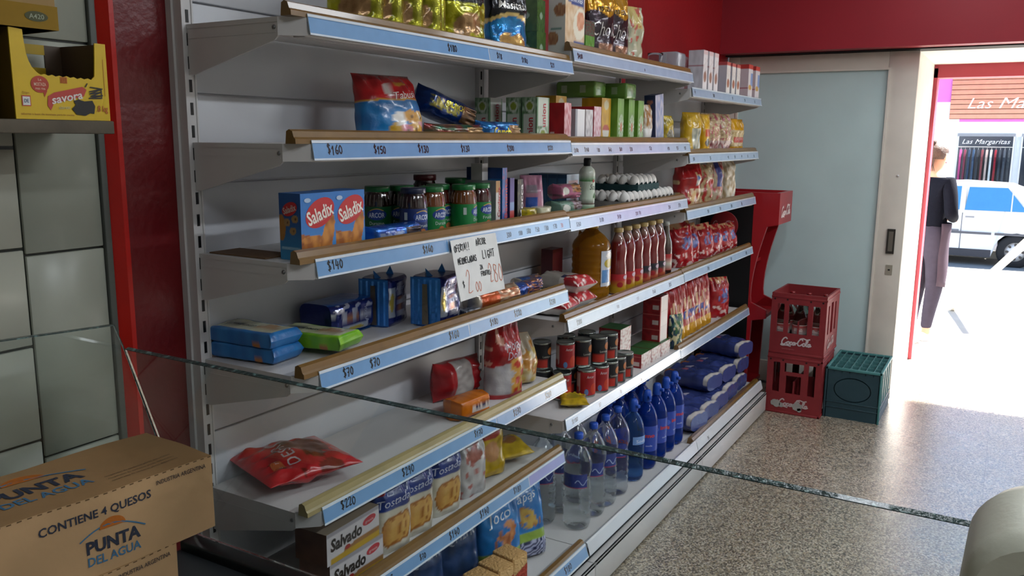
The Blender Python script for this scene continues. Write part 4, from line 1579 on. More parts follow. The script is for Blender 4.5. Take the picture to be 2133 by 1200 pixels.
def tripack(seed, w=.13, t=.10, h=.14):
    """biscuit tri-pack: wrapped block with folded ends left and right"""
    mb = bag(w, t, h, bread2, n=5.0, top='flat', bot='flat', seed=seed, crush=.005, texts=[(text2d('Arcor', w * .5, h * .78, .014, .05, shear=.2), H('b9c0d8'))])
    cb = H('3a86dc')
    mb.poly([(-w / 2 - .0008, t * .46, .004), (-w / 2 - .0008, -t * .46, .004), (-w / 2 - .0008, -t * .46, h * .985), (-w / 2 - .0008, t * .46, h * .985)], cb)
    # folded film fin on the left end
    c1, c2 = H('3a84d6'), H('7d7264')
    for k_ in range(5):      # creases of the folded end
        yy = -t * .36 + k_ * t * .18
        mb.poly([(-w / 2 - .001, yy, .006), (-w / 2 - .004, yy + .004, .006), (-w / 2 - .004, yy + .003, h * .95), (-w / 2 - .001, yy - .002, h * .95)], mix(cb, c1, .5), True)
    mb.poly([(-w / 2 - .0045, -.011, .006), (-w / 2 - .0045, .009, .006), (-w / 2 - .0045, .007, h * .86), (-w / 2 - .0045, -.008, h * .86)][::-1], c2)
    for sx in (-1, 1):
        mb.poly([(sx * w * .30, -t * .12, h * .99), (sx * w * .46, -t * .02, h * 1.0), (sx * w * .40, t * .06, h * 1.16)], c1, True)
        mb.poly([(sx * w * .46, -t * .02, h * 1.0), (sx * w * .30, t * .14, h * .99), (sx * w * .40, t * .06, h * 1.16)], c1, True)
        mb.poly([(sx * w * .30, t * .14, h * .99), (sx * w * .30, -t * .12, h * .99), (sx * w * .40, t * .06, h * 1.16)], c1, True)
    return mb


o = good(tripack(3), 'biscuit_tripack', FOIL, 'shiny dark blue biscuit tripack nearest the edge of the fourth shelf', 'biscuit tripack', 1, 4, .585, -.200, rz=9)
good(tripack(8, .12, .10, .135), 'biscuit_tripack', FOIL, 'dark blue biscuit tripack standing behind the shiny one', 'biscuit tripack', 1, 4, .500, -.082, rz=10)
mb = tripack(12, .085, .12, .175)
mb.v = [(p[2] - .0875, p[1], p[0]) for p in mb.v]
mb.ground()
good(mb, 'biscuit_tripack', FOIL, 'dark blue biscuit tripack lying on its side near the back panel', 'biscuit tripack', 1, 4, .345, -.045, rz=4)
good(flat_pack(.085, .05, .018, lambda u, v, f: mix(H('20293a'), H('8a8f9a'), .4 + 1.6 * nz(u, v, 8)), 131), 'small_packet', FILM, 'small dark flat packet beside the shiny blue tripack', 'packet', 1, 4, .700, -.235, rz=-6)


def rolly(a, b_, c_):
    def f(u, v, fr):
        if u > .48 and fr:
            return mix(b_, c_, .4 + 1.6 * nz(u, v, 9))
        if u < .1 or u > .94:
            return H('c9c0b4')
        return mix(a, b_, .25 + 1.3 * nz(u, v, 7))
    return f


good(hroll(.245, .068, .066, rolly(H('c4501c'), H('a8653c'), H('c9b49a')), 133, n=2.1, fold=.05, crush=.003), 'cookie_roll', FOIL, 'orange round cookie roll lying along the fourth shelf edge', 'cookie roll', 1, 4, .842, -.228, rz=-3)
good(hroll(.16, .06, .055, rolly(H('1f4da0'), H('17336f'), H('b07040')), 135, n=2.6, fold=.08, crush=.006), 'cookie_pack', FOIL, 'dark blue cookie pack touching the orange roll, fourth shelf', 'cookie pack', 1, 4, 1.045, -.215, rz=-4)
good(hroll(.13, .062, .055, rolly(H('2a62b4'), H('1b3a7c'), H('c08a5c')), 137, n=2.6, fold=.08, crush=.006), 'cookie_pack', FOIL, 'blue and brown cookie pack at the right end of the fourth shelf', 'cookie pack', 1, 4, 1.15, -.175, rz=-10)

# ---- fourth shelf, middle bay


def ricef(u, v, f):
    if v < .36 and f:
        if nz(u, v, 10, 3) > .24:
            return H('d8c6c0')
        return mix(H('b5262c'), H('8e1a22'), .5 + nz(u, v, 6))
    if .36 < v < .44 and f and .08 < u < .30:
        return H('2a3157')
    if v < .45:
        return H('d0cbc6')
    return mix(H('b5b0a8'), H('a49e94'), .5 + nz(u, v, 5))


def rice(seed):
    return bag(.135, .062, .205, ricef, n=3.2, bot='seal', top='seal', seed=seed, crush=.004, fold=.16, lie=True)


o = good(rice(141), 'rice_bag', FILM, 'white rice bag with red end at the bottom, lying alone at the left', 'rice bag', 2, 4, 1.325, -.165, rz=4, group='rice bags with red ends')
again(o, 2, 4, 1.49, -.155, 'white rice bag with red end under another by the oil bottle', -6)
again(o, 2, 4, 1.485, -.158, 'white rice bag with red end on top of the stack by the oil bottle', -9, dz=.058)

OILM = mat('cooking_oil', H('b57a1c'), rough=.08, trans=.6, ior=1.3)
PET = mat('clear_bottle', H('cfd8dc'), rough=.05, trans=1., ior=1.16)
e = empty('oil_bottle', 'big plastic bottle of amber cooking oil on the fourth shelf', 'oil bottle', (1.690, -.165, ZT[(2, 4)] + .0004), (0, 0, R(2)))
pf = [(.066, 0), (.074, .008), (.076, .02)]
for k in range(7):
    z = .03 + k * .026
    pf += [(.0765, z), (.0735, z + .009), (.0765, z + .018)]
pf += [(.076, .212), (.070, .228), (.052, .250), (.030, .268), (.024, .276), (.024, .284)]
MB().lathe(pf, 36).build('bottle_body', OILM, e)
mb = MB()
rl = .0785
art(mb, rect2d(-.05, .05, .055, .195), H('b4b9c2'), lambda x, y: (rl * cos(-pi / 2 + x / rl), rl * sin(-pi / 2 + x / rl), y), .012)
for p, c in ((rect2d(-.045, .0, .07, .12), '4f7fb4'), (rect2d(.0, .045, .07, .12), 'c07a3c'), (ell2d(-.005, .145, .03, .018), 'a5912c'), (ell2d(.0, .175, .028, .012), 'd9d6d0')):
    art(mb, p, H(c), lambda x, y: ((rl + .0008) * cos(-pi / 2 + x / rl), (rl + .0008) * sin(-pi / 2 + x / rl), y), .012)
mb.build('bottle_label', FILM, e)
MB().lathe([(0, .279), (.027, .279), (.028, .284), (.028, .298), (.025, .302), (0, .302)], 28, H('b08a1c')).build('bottle_cap', mat('lid_lacquer'), e)
b_ = MB().tube([(0, .030, .245), (0, .050, .262), (0, .055, .235), (0, .060, .205)], .006, 8, H('9a7f2c'))
b_.build('bottle_handle', OILM, e)


def tomato(x, y, label, lab1, lab2, lab3, rz=-14):
    e = empty('tomato_bottle', label, 'tomato bottle', (x, y, ZT[(2, 4)] + .0004), (0, 0, R(rz)), 'bottles of tomato puree')
    r = .0365
    MB().lathe([(r * .92, 0), (r, .006), (r * 1.0, .05), (r * 1.0, .10), (r * .96, .12), (r * .90, .138), (r * .93, .155), (r * 1.0, .175), (r * .98, .192), (r * .82, .212), (r * .58, .232), (r * .44, .246), (r * .42, .256)], 32,
               lambda u, z: mix(H('5e1216'), H('711a1c'), z * 4) if z < .225 else H('8a6a60')).build('bottle_body', mat('jam_filled_glass'), e)
    rl = r + .0007

    def lb_(u, z):
        return lab1 if z < .03 else (lab2 if z < .062 else lab3)
    mb = MB().lathe([(rl, .006), (rl, .030), (rl, .0301), (rl, .062), (rl, .0621), (rl, .085)], 32, lb_, cap=False)
    mp_ = lambda x, y: ((rl + .0006) * cos(-pi / 2 + x / rl), (rl + .0006) * sin(-pi / 2 + x / rl), y)
    art(mb, ell2d(-.022, .042, .013, .011), H('9a1a20'), mp_, .006)
    art(mb, ell2d(.006, .072, .014, .009), H('c0a8b8'), mp_, .006)
    mb.build('bottle_label', CARD, e)
    MB().lathe([(0, .253), (r * .50, .253), (r * .54, .256), (r * .54, .268), (r * .50, .271), (0, .271)], 24, H('b59a62')).build('bottle_cap', mat('lid_lacquer'), e)
    return e


tl = (('tomato puree bottle with yellow label right beside the oil bottle', 0), ('second tomato puree bottle from the oil, yellow label', 0), ('third tomato puree bottle from the oil, last yellow label', 0),
      ('fourth tomato puree bottle from the oil, first dark label', 1), ('fifth tomato puree bottle from the oil, middle dark label', 1), ('sixth tomato puree bottle from the oil, last of the row', 1))
for i, (lab, k) in enumerate(tl):
    tomato(1.826 + i * .0905, -.222, lab, *((H('a37c16'), H('ad8618'), H('a8242c')) if k == 0 else (H('1d2030'), H('a8502c'), H('22232c'))))
e = tomato(1.845, -.095, 'tomato puree bottle in the second row behind the oil bottle', H('a37c16'), H('ad8618'), H('a8242c'))
e = empty('sauce_bottle', 'slim dark bottle at the right of the tomato puree row', 'bottle', (2.372, -.225, ZT[(2, 4)] + .0004), (0, 0, R(-15)))
MB().lathe([(.026, 0), (.030, .005), (.030, .13), (.027, .16), (.015, .20), (.012, .235)], 28, lambda u, z: H('4a4038') if z > .14 else H('3a2420')).build('bottle_body', mat('jam_filled_glass'), e)
mb = MB().lathe([(.0306, .03), (.0306, .06), (.0306, .0601), (.0306, .09), (.0306, .0901), (.0306, .105)], 28, lambda u, z: H('9a4036') if z < .06 else (H('b5b3a4') if z < .09 else H('a83030')), cap=False)
mb.build('bottle_label', CARD, e)
MB().lathe([(0, .233), (.014, .233), (.014, .252), (0, .254)], 20, H('a9aaa4')).build('bottle_cap', mat('lid_lacquer'), e)
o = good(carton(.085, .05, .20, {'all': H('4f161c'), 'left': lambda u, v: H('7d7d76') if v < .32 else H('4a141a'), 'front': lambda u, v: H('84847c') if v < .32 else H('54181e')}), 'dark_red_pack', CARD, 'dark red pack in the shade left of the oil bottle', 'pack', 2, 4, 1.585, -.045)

# ---- fourth shelf, right bay: red bags


def red(s):
    def f(u, v, fr):
        if fr and E(u, v, .58, .56, .26, .17, .4) and nz(u * 1.6, v * 1.6, 5, s) > -.12:
            return mix(H('2c3a7a'), H('7d86b8'), .4 + 1.5 * nz(u, v, 12, s))
        if fr and v < .30 and nz(u, v, 9, s) > .26:
            return H('d5b6b0')
        if v > .86 and nz(u, v, 6, s) > 0:
            return H('c0926a')
        return mix(H('a81820'), H('8a1219'), .5 + 1.2 * nz(u, v, 5, s))
    return f


for i, (x, y, w, t, h, rz, lab) in enumerate((
        (2.66, -.205, .14, .085, .225, -34, 'red pasta bag nearest the tomato bottles, fourth shelf right bay'),
        (2.80, -.19, .14, .085, .20, -30, 'second red pasta bag from the tomato bottles, fourth shelf right bay'),
        (3.02, -.20, .13, .075, .185, -28, 'third red pasta bag from the tomato bottles, leaning in the middle'),
        (3.18, -.20, .13, .075, .165, -26, 'fourth red pasta bag from the tomato bottles, fourth shelf right bay'),
        (3.32, -.20, .125, .075, .155, -24, 'fifth red pasta bag from the tomato bottles, fourth shelf right bay'),
        (3.47, -.20, .125, .075, .15, -22, 'last red pasta bag at the right end of the fourth shelf'))):
    good(bag(w, t, h, red(i * 3.3), seed=150 + i, crush=.009, slump=.25), 'red_pasta_bag', FILM, lab, 'pasta bag', 3, 4, x, y, rz=rz, ry=-6)

# ---- fifth shelf, left bay
def lyr(u, v, f):
    if .30 < v < .66 and f:
        return mix(H('b3aca8'), H('8f8885'), .5 + nz(u, v, 8))
    return mix(H('8f141c'), H('b0242a'), .4 + nz(u, v, 6))


mb = bag(.13, .10, .20, lyr, n=2.6, bot='seal', top='seal', seed=161, crush=.007, fold=.2)
mb.v = [(p[2] - .1, p[1], p[0]) for p in mb.v]
mb.ground()
good(mb, 'red_white_bag', FILM, 'red and grey bag lying behind the orange block, fifth shelf', 'bag', 1, 5, .865, -.075, rz=-12)


def rs(u, v, f):
    if v < .055:
        return H('9c1a20')
    for cu, cv in ((.62, .42), (.66, .22), (.82, .30), (.85, .12), (.60, .10)):
        if E(u, v, cu, cv, .17, .10):
            return H('a8301e') if E(u, v, cu + .02, cv, .09, .05) else H('b98a3c')
    if E(u, v, .84, .54, .14, .10):
        return H('c9a49e')
    if v < .40 + .1 * u:
        return mix(H('b5b1b2'), H('8f8c90'), .4 + nz(u, v, 6))
    if u < .3 and nz(u, v, 6, 2) > .15:
        return H('d09a86')
    return mix(H('a8141c'), H('870f16'), .5 + 1.2 * nz(u, v, 5))


good(bag(.155, .095, .265, rs, seed=163, crush=.008, topw=.72, n=2.4, fold=.45,
         texts=[(text2d('Hoja', .085, .175, .030, .072, .12, .01, .2), H('bfa7ae')), (text2d('Dora', .090, .146, .026, .07, .1, .01, .2), H('b59aa4'))]),
     'red_standing_bag', FILM, 'tall red and grey bag with cookie pictures, standing on the fifth shelf', 'bag', 1, 5, .965, -.195, rz=-20)


def gld(u, v, f):
    if nz(u, v, 5, 7) > .12:
        return H('a5702a')
    if v > .75:
        return H('9c8f7a')
    return mix(H('b39a4e'), H('bdb4a0'), .4 + 1.6 * nz(u, v, 7, 2))


good(bag(.16, .10, .165, gld, seed=165, crush=.014, slump=.9, topw=.7), 'gold_bag', FILM, 'crumpled gold bag slumped right of the tall red bag', 'bag', 1, 5, 1.115, -.155, rz=-32, rx=18)
ORG = H('c06a14')


def orb(u, v, f):
    if f and .38 < u < .94 and .25 < v < .7:
        return H('3a3f5a') if (.48 < u < .9 and .36 < v < .58 and nz(u, v, 16) > -.05) else H('c4bbb4')
    return mix(ORG, H('a3550e'), .5 + nz(u, v, 6))


good(hroll(.145, .075, .062, lambda u, v, f: orb(u, v, f), 167, n=6, fold=.05, crush=.002), 'orange_block', FILM, 'orange wrapped block with a white label lying on the fifth shelf', 'pack', 1, 5, .735, -.205, rz=-8)


def dsp(u, v, f):
    if f:
        if E(u, v, .64, .47, .2, .12) or E(u, v, .35, .38, .18, .12) or E(u, v, .6, .22, .26, .1):
            return mix(H('7a3a16'), H('3a1a10'), .5 + nz(u, v, 12))
        if .2 < v < .62 and nz(u, v, 5, 1) > .05:
            return H('6a1c14')
    return mix(H('a3161a'), H('c0282c'), .4 + 1.2 * nz(u, v, 6))


mb = bag(.25, .066, .245, dsp, seed=171, bot='seal', top='seal', crush=.010, n=2.2, fold=.45, lie=True,
         texts=[(text2d('DESFRO', .125, .155, .030, .150, shear=.15, bold=.0), H('b5a9ac')), (ell2d(.07, .195, .030, .014, 18, .3), H('a3522c')), (text2d('Cerre', .065, .194, .014, .045, .2, 0, .3), H('b9a0a0'))])
good(mb, 'cookie_bag', FILM, 'red cookie bag lying flat at the left end of the fifth shelf', 'cookie bag', 1, 5, .118, -.100, rz=72)

# ---- fifth shelf, middle bay: tins
tin_n = [0]


def can(x, y, dz, kind, label, rz=0):
    e = empty('food_can', label, 'tin can', (x, y, ZT[(2, 5)] + dz + .0004), (0, 0, R(rz)), 'stacked food cans')
    r, h = .0365, .108
    MB().lathe([(r * .96, 0), (r, .003), (r, .006), (r * .985, .008), (r * .985, h - .008), (r, h - .006), (r, h - .003), (r * .96, h), (r * .93, h - .003), (0, h - .003)], 32).build('can_body', mat('tin_steel', H('9aa09c'), rough=.25, metal=.9, var=.05), e)
    rl = r * .985 + .0006
    base = H('8f1a1e') if kind == 'red' else H('17161a')

    def lc(u, z):
        a = (u + .25) % 1
        if kind == 'red':
            if .30 < u < .52 and .02 < z < .09:
                return H('c9bdb8') if (z > .04 or u < .33 or u > .49) else H('a8433a')
            return mix(H('8a171b'), H('a3232a'), .5 + nz(u * 4, z * 12, 2))
        if .52 < u < .75 and z < .045:
            return H('a82c20')
        return mix(H('141418'), H('26262c'), .4 + nz(u * 4, z * 14, 2))
    zs = [.009 + (h - .018) * k / 10 for k in range(11)]
    mb = MB().lathe([(rl, z) for z in zs], 44, lc, cap=False)
    mp_ = lambda x, y: ((rl + .0006) * cos(-pi / 2 + x / rl), (rl + .0006) * sin(-pi / 2 + x / rl), y)
    if kind == 'red':
        art(mb, ell2d(.006, .034, .018, .022), H('b5371f'), mp_, .008)
        art(mb, text2d('Arcor', -.012, .082, .011, .030, bold=.0), H('c9c3c8'), mp_, .008)
        art(mb, ell2d(-.028, .022, .008, .012), H('5f7fae'), mp_, .008)
    else:
        art(mb, ell2d(.012, .072, .015, .015), H('a8602a'), mp_, .008)
        art(mb, text2d('Lentejas', -.006, .052, .008, .034, bold=.0), H('b9b4a8'), mp_, .008)
    mb.build('can_label', CARD, e)
    return e


CX = [(1.545, -.225, 0, 'red', 'red tomato can at the bottom front, left of the pictured tomato one'), (1.625, -.245, 0, 'red', 'red can with tomato picture at the bottom front corner'),
      (1.455, -.165, 0, 'red', 'red can in the bottom layer behind the yellow packet'), (1.705, -.25, 0, 'black', 'first black can right of the tomato picture can, bottom layer'),
      (1.785, -.25, 0, 'black', 'second black can right of the tomato picture can, bottom layer'), (1.865, -.25, 0, 'black', 'third black can right of the tomato picture can, bottom layer'),
      (1.545, -.145, 0, 'black', 'black can inside the bottom layer, second row left'), (1.625, -.165, 0, 'red', 'red can inside the bottom layer, second row'), (1.455, -.085, 0, 'black', 'black can at the back left of the bottom layer'),
      (1.705, -.17, 0, 'black', 'black can inside the bottom layer, second row right'),
      (1.50, -.155, .1085, 'red', 'red can with white panel at the left front of the upper layer'), (1.575, -.19, .1085, 'black', 'black can right of the red white-panel can, upper layer'),
      (1.650, -.225, .1085, 'black', 'black can at the front corner of the upper layer'), (1.728, -.235, .1085, 'black', 'black can right of the corner can, upper layer'),
      (1.455, -.075, .1085, 'black', 'black can in the shade at the back left of the upper layer'), (1.60, -.108, .1085, 'black', 'black can in the second row of the upper layer'), (1.70, -.150, .1085, 'black', 'black can in the second row right of the upper layer')]
for x, y, dz, k, lab in CX:
    can(x, y, dz, k, lab, -18)


def gr(u, v):
    return mix(H('2c5a2c'), H('1f4722'), .5 + nz(u, v, 5))


def rb(u, v):
    if .55 < u < .9 and .12 < v < .42:
        return H('b5a6a0')
    if abs(v - .8) < .012:
        return H('b56a60')
    return mix(H('8f1d22'), H('75151b'), .5 + nz(u, v, 4))


def whf(u, v):
    return mix(H('d8cfca'), H('a8605a'), .1 + 1.3 * nz(u, v, 5))


tb = carton(.115, .10, .062, {'all': H('7d1a1e'), 'front': whf, 'left': rb, 'top': gr})
o = good(tb, 'tea_carton', CARD, 'low red box with green top at the bottom, left one of the front pair', 'carton', 2, 5, 2.075, -.215, group='low red boxes with green tops')
again(o, 2, 5, 2.195, -.215, 'low red box with green top at the bottom, right one of the front pair')
again(o, 2, 5, 2.315, -.215, 'low red box with green top under the red stack')
again(o, 2, 5, 1.965, -.16, 'low red box supporting the green topped box beside the cans')
again(o, 2, 5, 1.965, -.16, 'low red box in the middle of the pile beside the cans', dz=.0625)
again(o, 2, 5, 1.965, -.16, 'upper box with wide green top beside the cans', dz=.125)
again(o, 2, 5, 2.09, -.10, 'red box with green top at the back behind the front pair')
again(o, 2, 5, 2.09, -.10, 'red box with green top on the back pile', dz=.0625)
rbx = carton(.10, .085, .070, {'all': H('8a1c20'), 'front': lambda u, v: H('d9d0cb') if .1 < u < .95 else H('a83a38'), 'left': rb, 'top': lambda u, v: H('b5aaa4') if .5 < u < .65 else H('6a161a')})
o = good(rbx, 'red_carton', CARD, 'red and white box, lowest of the stack of three', 'carton', 2, 5, 2.325, -.205, dz=.0625, group='stack of red and white boxes')
again(o, 2, 5, 2.325, -.205, 'red and white box, middle of the stack of three', dz=.133)
again(o, 2, 5, 2.325, -.205, 'red and white box, top of the stack of three', dz=.2035)


def ypf(u, v, f):
    if f and E(u, v, .5, .5, .28, .2):
        return H('8a7a1c')
    return mix(H('b5971c'), H('8f7614'), .4 + 1.3 * nz(u, v, 6))


good(bag(.11, .026, .13, ypf, seed=181, bot='seal', top='seal', crush=.005, lie=True, fold=.2), 'yellow_packet', FILM, 'yellow packet lying on the bare fifth shelf in front of the cans', 'packet', 2, 5, 1.415, -.235, rz=-58)

# ---- fifth shelf, right bay: leaning pasta packs
def pst(s):
    def f(u, v, fr):
        if v < .22:
            return mix(H('c9962a'), H('b5801c'), .5 + nz(u, v, 5, s))
        if fr and .34 < v < .50 and nz(u, v, 8, s) > 0:
            return H('3a4a8f')
        if fr and abs(u - .5) < .2 and v < .75 and nz(u, v * .4, 9, s) > .1:
            return H('d0b08a')
        return mix(H('a31a20'), H('80121a'), .5 + nz(u, v, 6, s))
    return f


for i, (x, s, lab) in enumerate(((2.535, 1, 'first leaning red pasta pack beside the red carton stack'), (2.615, 2, 'second leaning red pasta pack, yellow base'), (2.70, 3, 'third leaning red pasta pack, yellow base'),
                                 (2.80, 4, 'fourth leaning red pasta pack, blue mark'), (2.885, 5, 'fifth leaning red pasta pack, blue mark'), (2.965, 6, 'sixth leaning red pasta pack, blue mark'), (3.045, 7, 'last leaning red pasta pack before the puffy red bag'))):
    good(bag(.10, .042, .275, pst(s), seed=190 + i, n=3.2, crush=.004, fold=.12), 'pasta_pack', FILM, lab, 'pasta pack', 3, 5, x, -.215, rz=-22, ry=-9)


def grb(u, v, f):
    if nz(u, v, 6, 4) > .12:
        return H('b9b28a')
    return mix(H('2f5a34'), H('1c3550'), .5 + 1.6 * nz(u, v, 6))


good(bag(.085, .05, .165, grb, seed=201, crush=.006), 'green_white_bag', FILM, 'small green and white bag between carton stack and leaning pasta', 'bag', 3, 5, 2.475, -.252, rz=-25)
good(bag(.165, .10, .225, red(44), seed=203, crush=.009, topw=.85), 'red_pasta_bag', FILM, 'puffy red bag at the right end of the fifth shelf', 'pasta bag', 3, 5, 3.31, -.195, rz=-32)

# ---- sixth shelf, left bay: bran toast boxes, toast bags
def slv(u, v):
    if v < .16 and u > .05:
        return H('a8871f')
    if v < .34 and u > .3 and v < .2 + .2 * u:
        return H('8a6238')
    return H('b9b5b8') if v < .9 else H('8d8a90')


def salv():
    mb = carton(.20, .10, .082, {'all': H('6a4632'), 'front': slv, 'left': lambda u, v: mix(H('6a4632'), H('5a3a2a'), .5 + nz(u, v, 4)), 'top': H('9a8a78')}, n=(40, 20))
    f = lambda x, y, k=.0006: (x - .10, -.05 - k, y)
    art(mb, text2d('Salvado', .072, .048, .030, .118, shear=.1, bold=.035), H('2a2420'), f)
    art(mb, ell2d(.160, .058, .026, .011, 20, .1), H('a8343c'), f)
    art(mb, text2d('granix', .160, .057, .007, .034), H('c9a8a8'), lambda x, y: f(x, y, .001))
    art(mb, ell2d(.075, .022, .010, .006), H('8f2a24'), f)
    return mb


o = good(salv(), 'bran_toast_box', CARD, 'grey and yellow bran toast box, lower of the two at the left', 'box', 1, 6, .168, -.205, rz=0, group='bran toast boxes')
again(o, 1, 6, .158, -.203, 'grey and yellow bran toast box, upper of the two at the left', 1.5, dz=.0825)


def tst(u, v, f):
    if v > .58 and f:
        return mix(H('1f3a86'), H('182a66'), .5 + nz(u, v, 5)) if v < .86 else mix(H('c4c4c8'), H('1f3a86'), .5 + 2 * nz(u, v, 5))
    if f:
        for cu in (.30, .45, .60, .74):
            if E(u, v, cu, .27 + .06 * cu, .17, .20):
                return mix(H('b07a3c'), H('c9a45c'), (u - cu) * 4 + .3) if E(u, v, cu, .27 + .06 * cu, .145, .17) else H('8f5a26')
    if not f and v > .5:
        return H('a9a9ac')
    return mix(H('c4bfb2'), H('b0a894'), .5 + nz(u, v, 6))


tb_ = bag(.150, .085, .215, tst, seed=211, crush=.006, n=3.0, fold=.25,
          texts=[(text2d('Tostadas', .075, .150, .022, .118, .10, .0, .25), H('b9bfd4')), (ell2d(.030, .178, .018, .009, 16, .3), H('a8242c'))])
o = good(tb_, 'toast_bag', FILM, 'white and blue toast bag beside the bran toast boxes, leftmost of three', 'toast bag', 1, 6, .345, -.205, rz=-12, group='white and blue toast bags')
again(o, 1, 6, .455, -.200, 'white and blue toast bag with toast slices picture, middle of three', -14)
again(o, 1, 6, .605, -.195, 'white and blue toast bag, right one of three, under the fifth shelf', -12)


def tstw(u, v, f):
    if f and v > .55 and E(u, v, .5, .75, .28, .12):
        return H('8a4a3c')
    if nz(u, v, 7, 3) > .3:
        return H('a0605a')
    return mix(H('c0bcbc'), H('94908e'), .4 + nz(u, v, 6))


good(bag(.135, .08, .175, tstw, seed=213, crush=.007, n=3.2), 'toast_bag', FILM, 'plain whitish toast bag between blue toast bags and yellow bags', 'toast bag', 1, 6, .755, -.195, rz=-10)


def ycb(u, v, f):
    if f and v > .6 and E(u, v, .45, .8, .4, .22):
        return H('8f2418')
    if f and E(u, v, .5, .4, .25, .16):
        return H('a8764a')
    return mix(H('bd9a1e'), H('94771a'), .4 + 1.3 * nz(u, v, 6))


good(bag(.15, .085, .205, ycb, seed=215, crush=.009), 'yellow_snack_bag', FILM, 'yellow bag with dark red top standing on the sixth shelf', 'snack bag', 1, 6, .905, -.17, rz=-20, rx=-6)
good(bag(.14, .06, .17, lambda u, v, f: H('8a5a2a') if E(u, v, .5, .5, .3, .2) else mix(H('bd9f22'), H('9a7f1a'), .5 + nz(u, v, 6)), seed=217, bot='seal', crush=.008, lie=True), 'yellow_snack_bag', FILM, 'yellow bag with brown oval lying at the right of the sixth shelf', 'snack bag', 1, 6, 1.065, -.150, rz=-30)

# ---- base, left bay: snacks
def joc(s, foodc):
    def f(u, v, fr):
        if v < .22:
            return H('8f7fb0') if s == 1 else ((H('20284a') if (int(u * 22) + int(v * 34)) % 2 else H('a3a6c4')))
        if v < .32:
            return H('7f9a3a')
        if v > .94:
            return H('b8607f') if s == 1 else H('1d5a9c')
        if fr and E(u, v, .55, .50, .30, .15, .5 if s == 1 else -.3) and nz(u, v, 9, s) > -.25:
            return mix(foodc, H('8a4a26'), .3 + 1.2 * nz(u, v, 12, s))
        if fr and E(u, v, .64, .76, .055, .035):
            return H('1d5a9c') if E(u, v, .64, .76, .03, .018) else H('c4cdd9')
        return mix(H('1f74b8'), H('175a9a'), .5 + nz(u, v, 5, s))
    return f


good(bag(.185, .085, .265, joc(1, H('c08050')), seed=221, crush=.006, texts=[(text2d('Joco', .085, .205, .036, .10, .15, .0, .3), H('c9d3de'))]), 'corn_snack_bag', FILM, 'light blue snack bag with pink hem on the base, behind the caramel blocks', 'snack bag', 1, 0, .895, -.235, rz=-24, rx=-10)
good(bag(.185, .085, .265, joc(2, H('b99a4a')), seed=223, crush=.006, texts=[(text2d('Papas', .088, .210, .032, .11, .15, .0, .3), H('c9d3de'))]), 'corn_snack_bag', FILM, 'light blue snack bag with dark chequered hem next to the water bottles', 'snack bag', 1, 0, 1.055, -.235, rz=-26, rx=-10)
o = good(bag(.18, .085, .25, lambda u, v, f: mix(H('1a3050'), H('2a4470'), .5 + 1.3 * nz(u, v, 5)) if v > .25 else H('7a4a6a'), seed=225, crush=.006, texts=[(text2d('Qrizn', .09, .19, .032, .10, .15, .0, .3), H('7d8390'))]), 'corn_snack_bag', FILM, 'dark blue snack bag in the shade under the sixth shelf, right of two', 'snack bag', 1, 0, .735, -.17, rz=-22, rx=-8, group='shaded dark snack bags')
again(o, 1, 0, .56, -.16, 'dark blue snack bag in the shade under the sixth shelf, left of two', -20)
CAR = mat('puffed_cereal', rough=.6, attr=True, bump=.9, bscale=120)


def cblock():
    mb = MB().rbox(-.036, .036, -.045, .045, 0, .145, .006, H('d0a468'), 3)
    mb.c = [[mix(H('d8b078'), H('b58a50'), .5 + 1.4 * nz(mb.v[f[0]][0] * 30, mb.v[f[0]][2] * 30, 2))] * len(f) for f in mb.f]
    f = lambda x, y: (x - .036, -.0462, y)
    art(mb, rect2d(.004, .068, .01, .085), H('a83a24'), f)
    art(mb, [[(.004, .085), (.068, .085), (.068, .11)]], H('a83a24'), f)
    art(mb, rect2d(.030, .050, .015, .05), H('8a94b4'), lambda x, y: (x - .036, -.0468, y))
    art(mb, rect2d(-.0, .01, .01, .085), H('c9a24a'), lambda x, y: (x - .036, -.0466, y))
    return mb


o = good(cblock(), 'cereal_bar_block', CAR, 'block of puffed cereal bars nearest the blue snack bag', 'cereal bars', 1, 0, .820, -.315, rz=-10, group='puffed cereal blocks in a row')
for i, (x, lab) in enumerate(((.735, 'block of puffed cereal bars, second from the blue snack bag'), (.650, 'block of puffed cereal bars, third from the blue snack bag'), (.560, 'block of puffed cereal bars, last at the frame edge'))):
    again(o, 1, 0, x, -.315, lab, -10)

# ---- base, middle bay: water and soda
WATER = mat('water_bottle', H('eef3f5'), rough=.03, trans=1., ior=1.09, coat=1., bump=.3, bscale=30)
BWAT = mat('blue_soda_bottle', H('1b4fc0'), rough=.05, trans=.80, ior=1.25)
LBLU = mat('light_blue_bottle', H('5b8ed0'), rough=.05, trans=.9, ior=1.2)
CAPB = mat('cap_blue', H('1f4aa8'), rough=.35, var=.05)


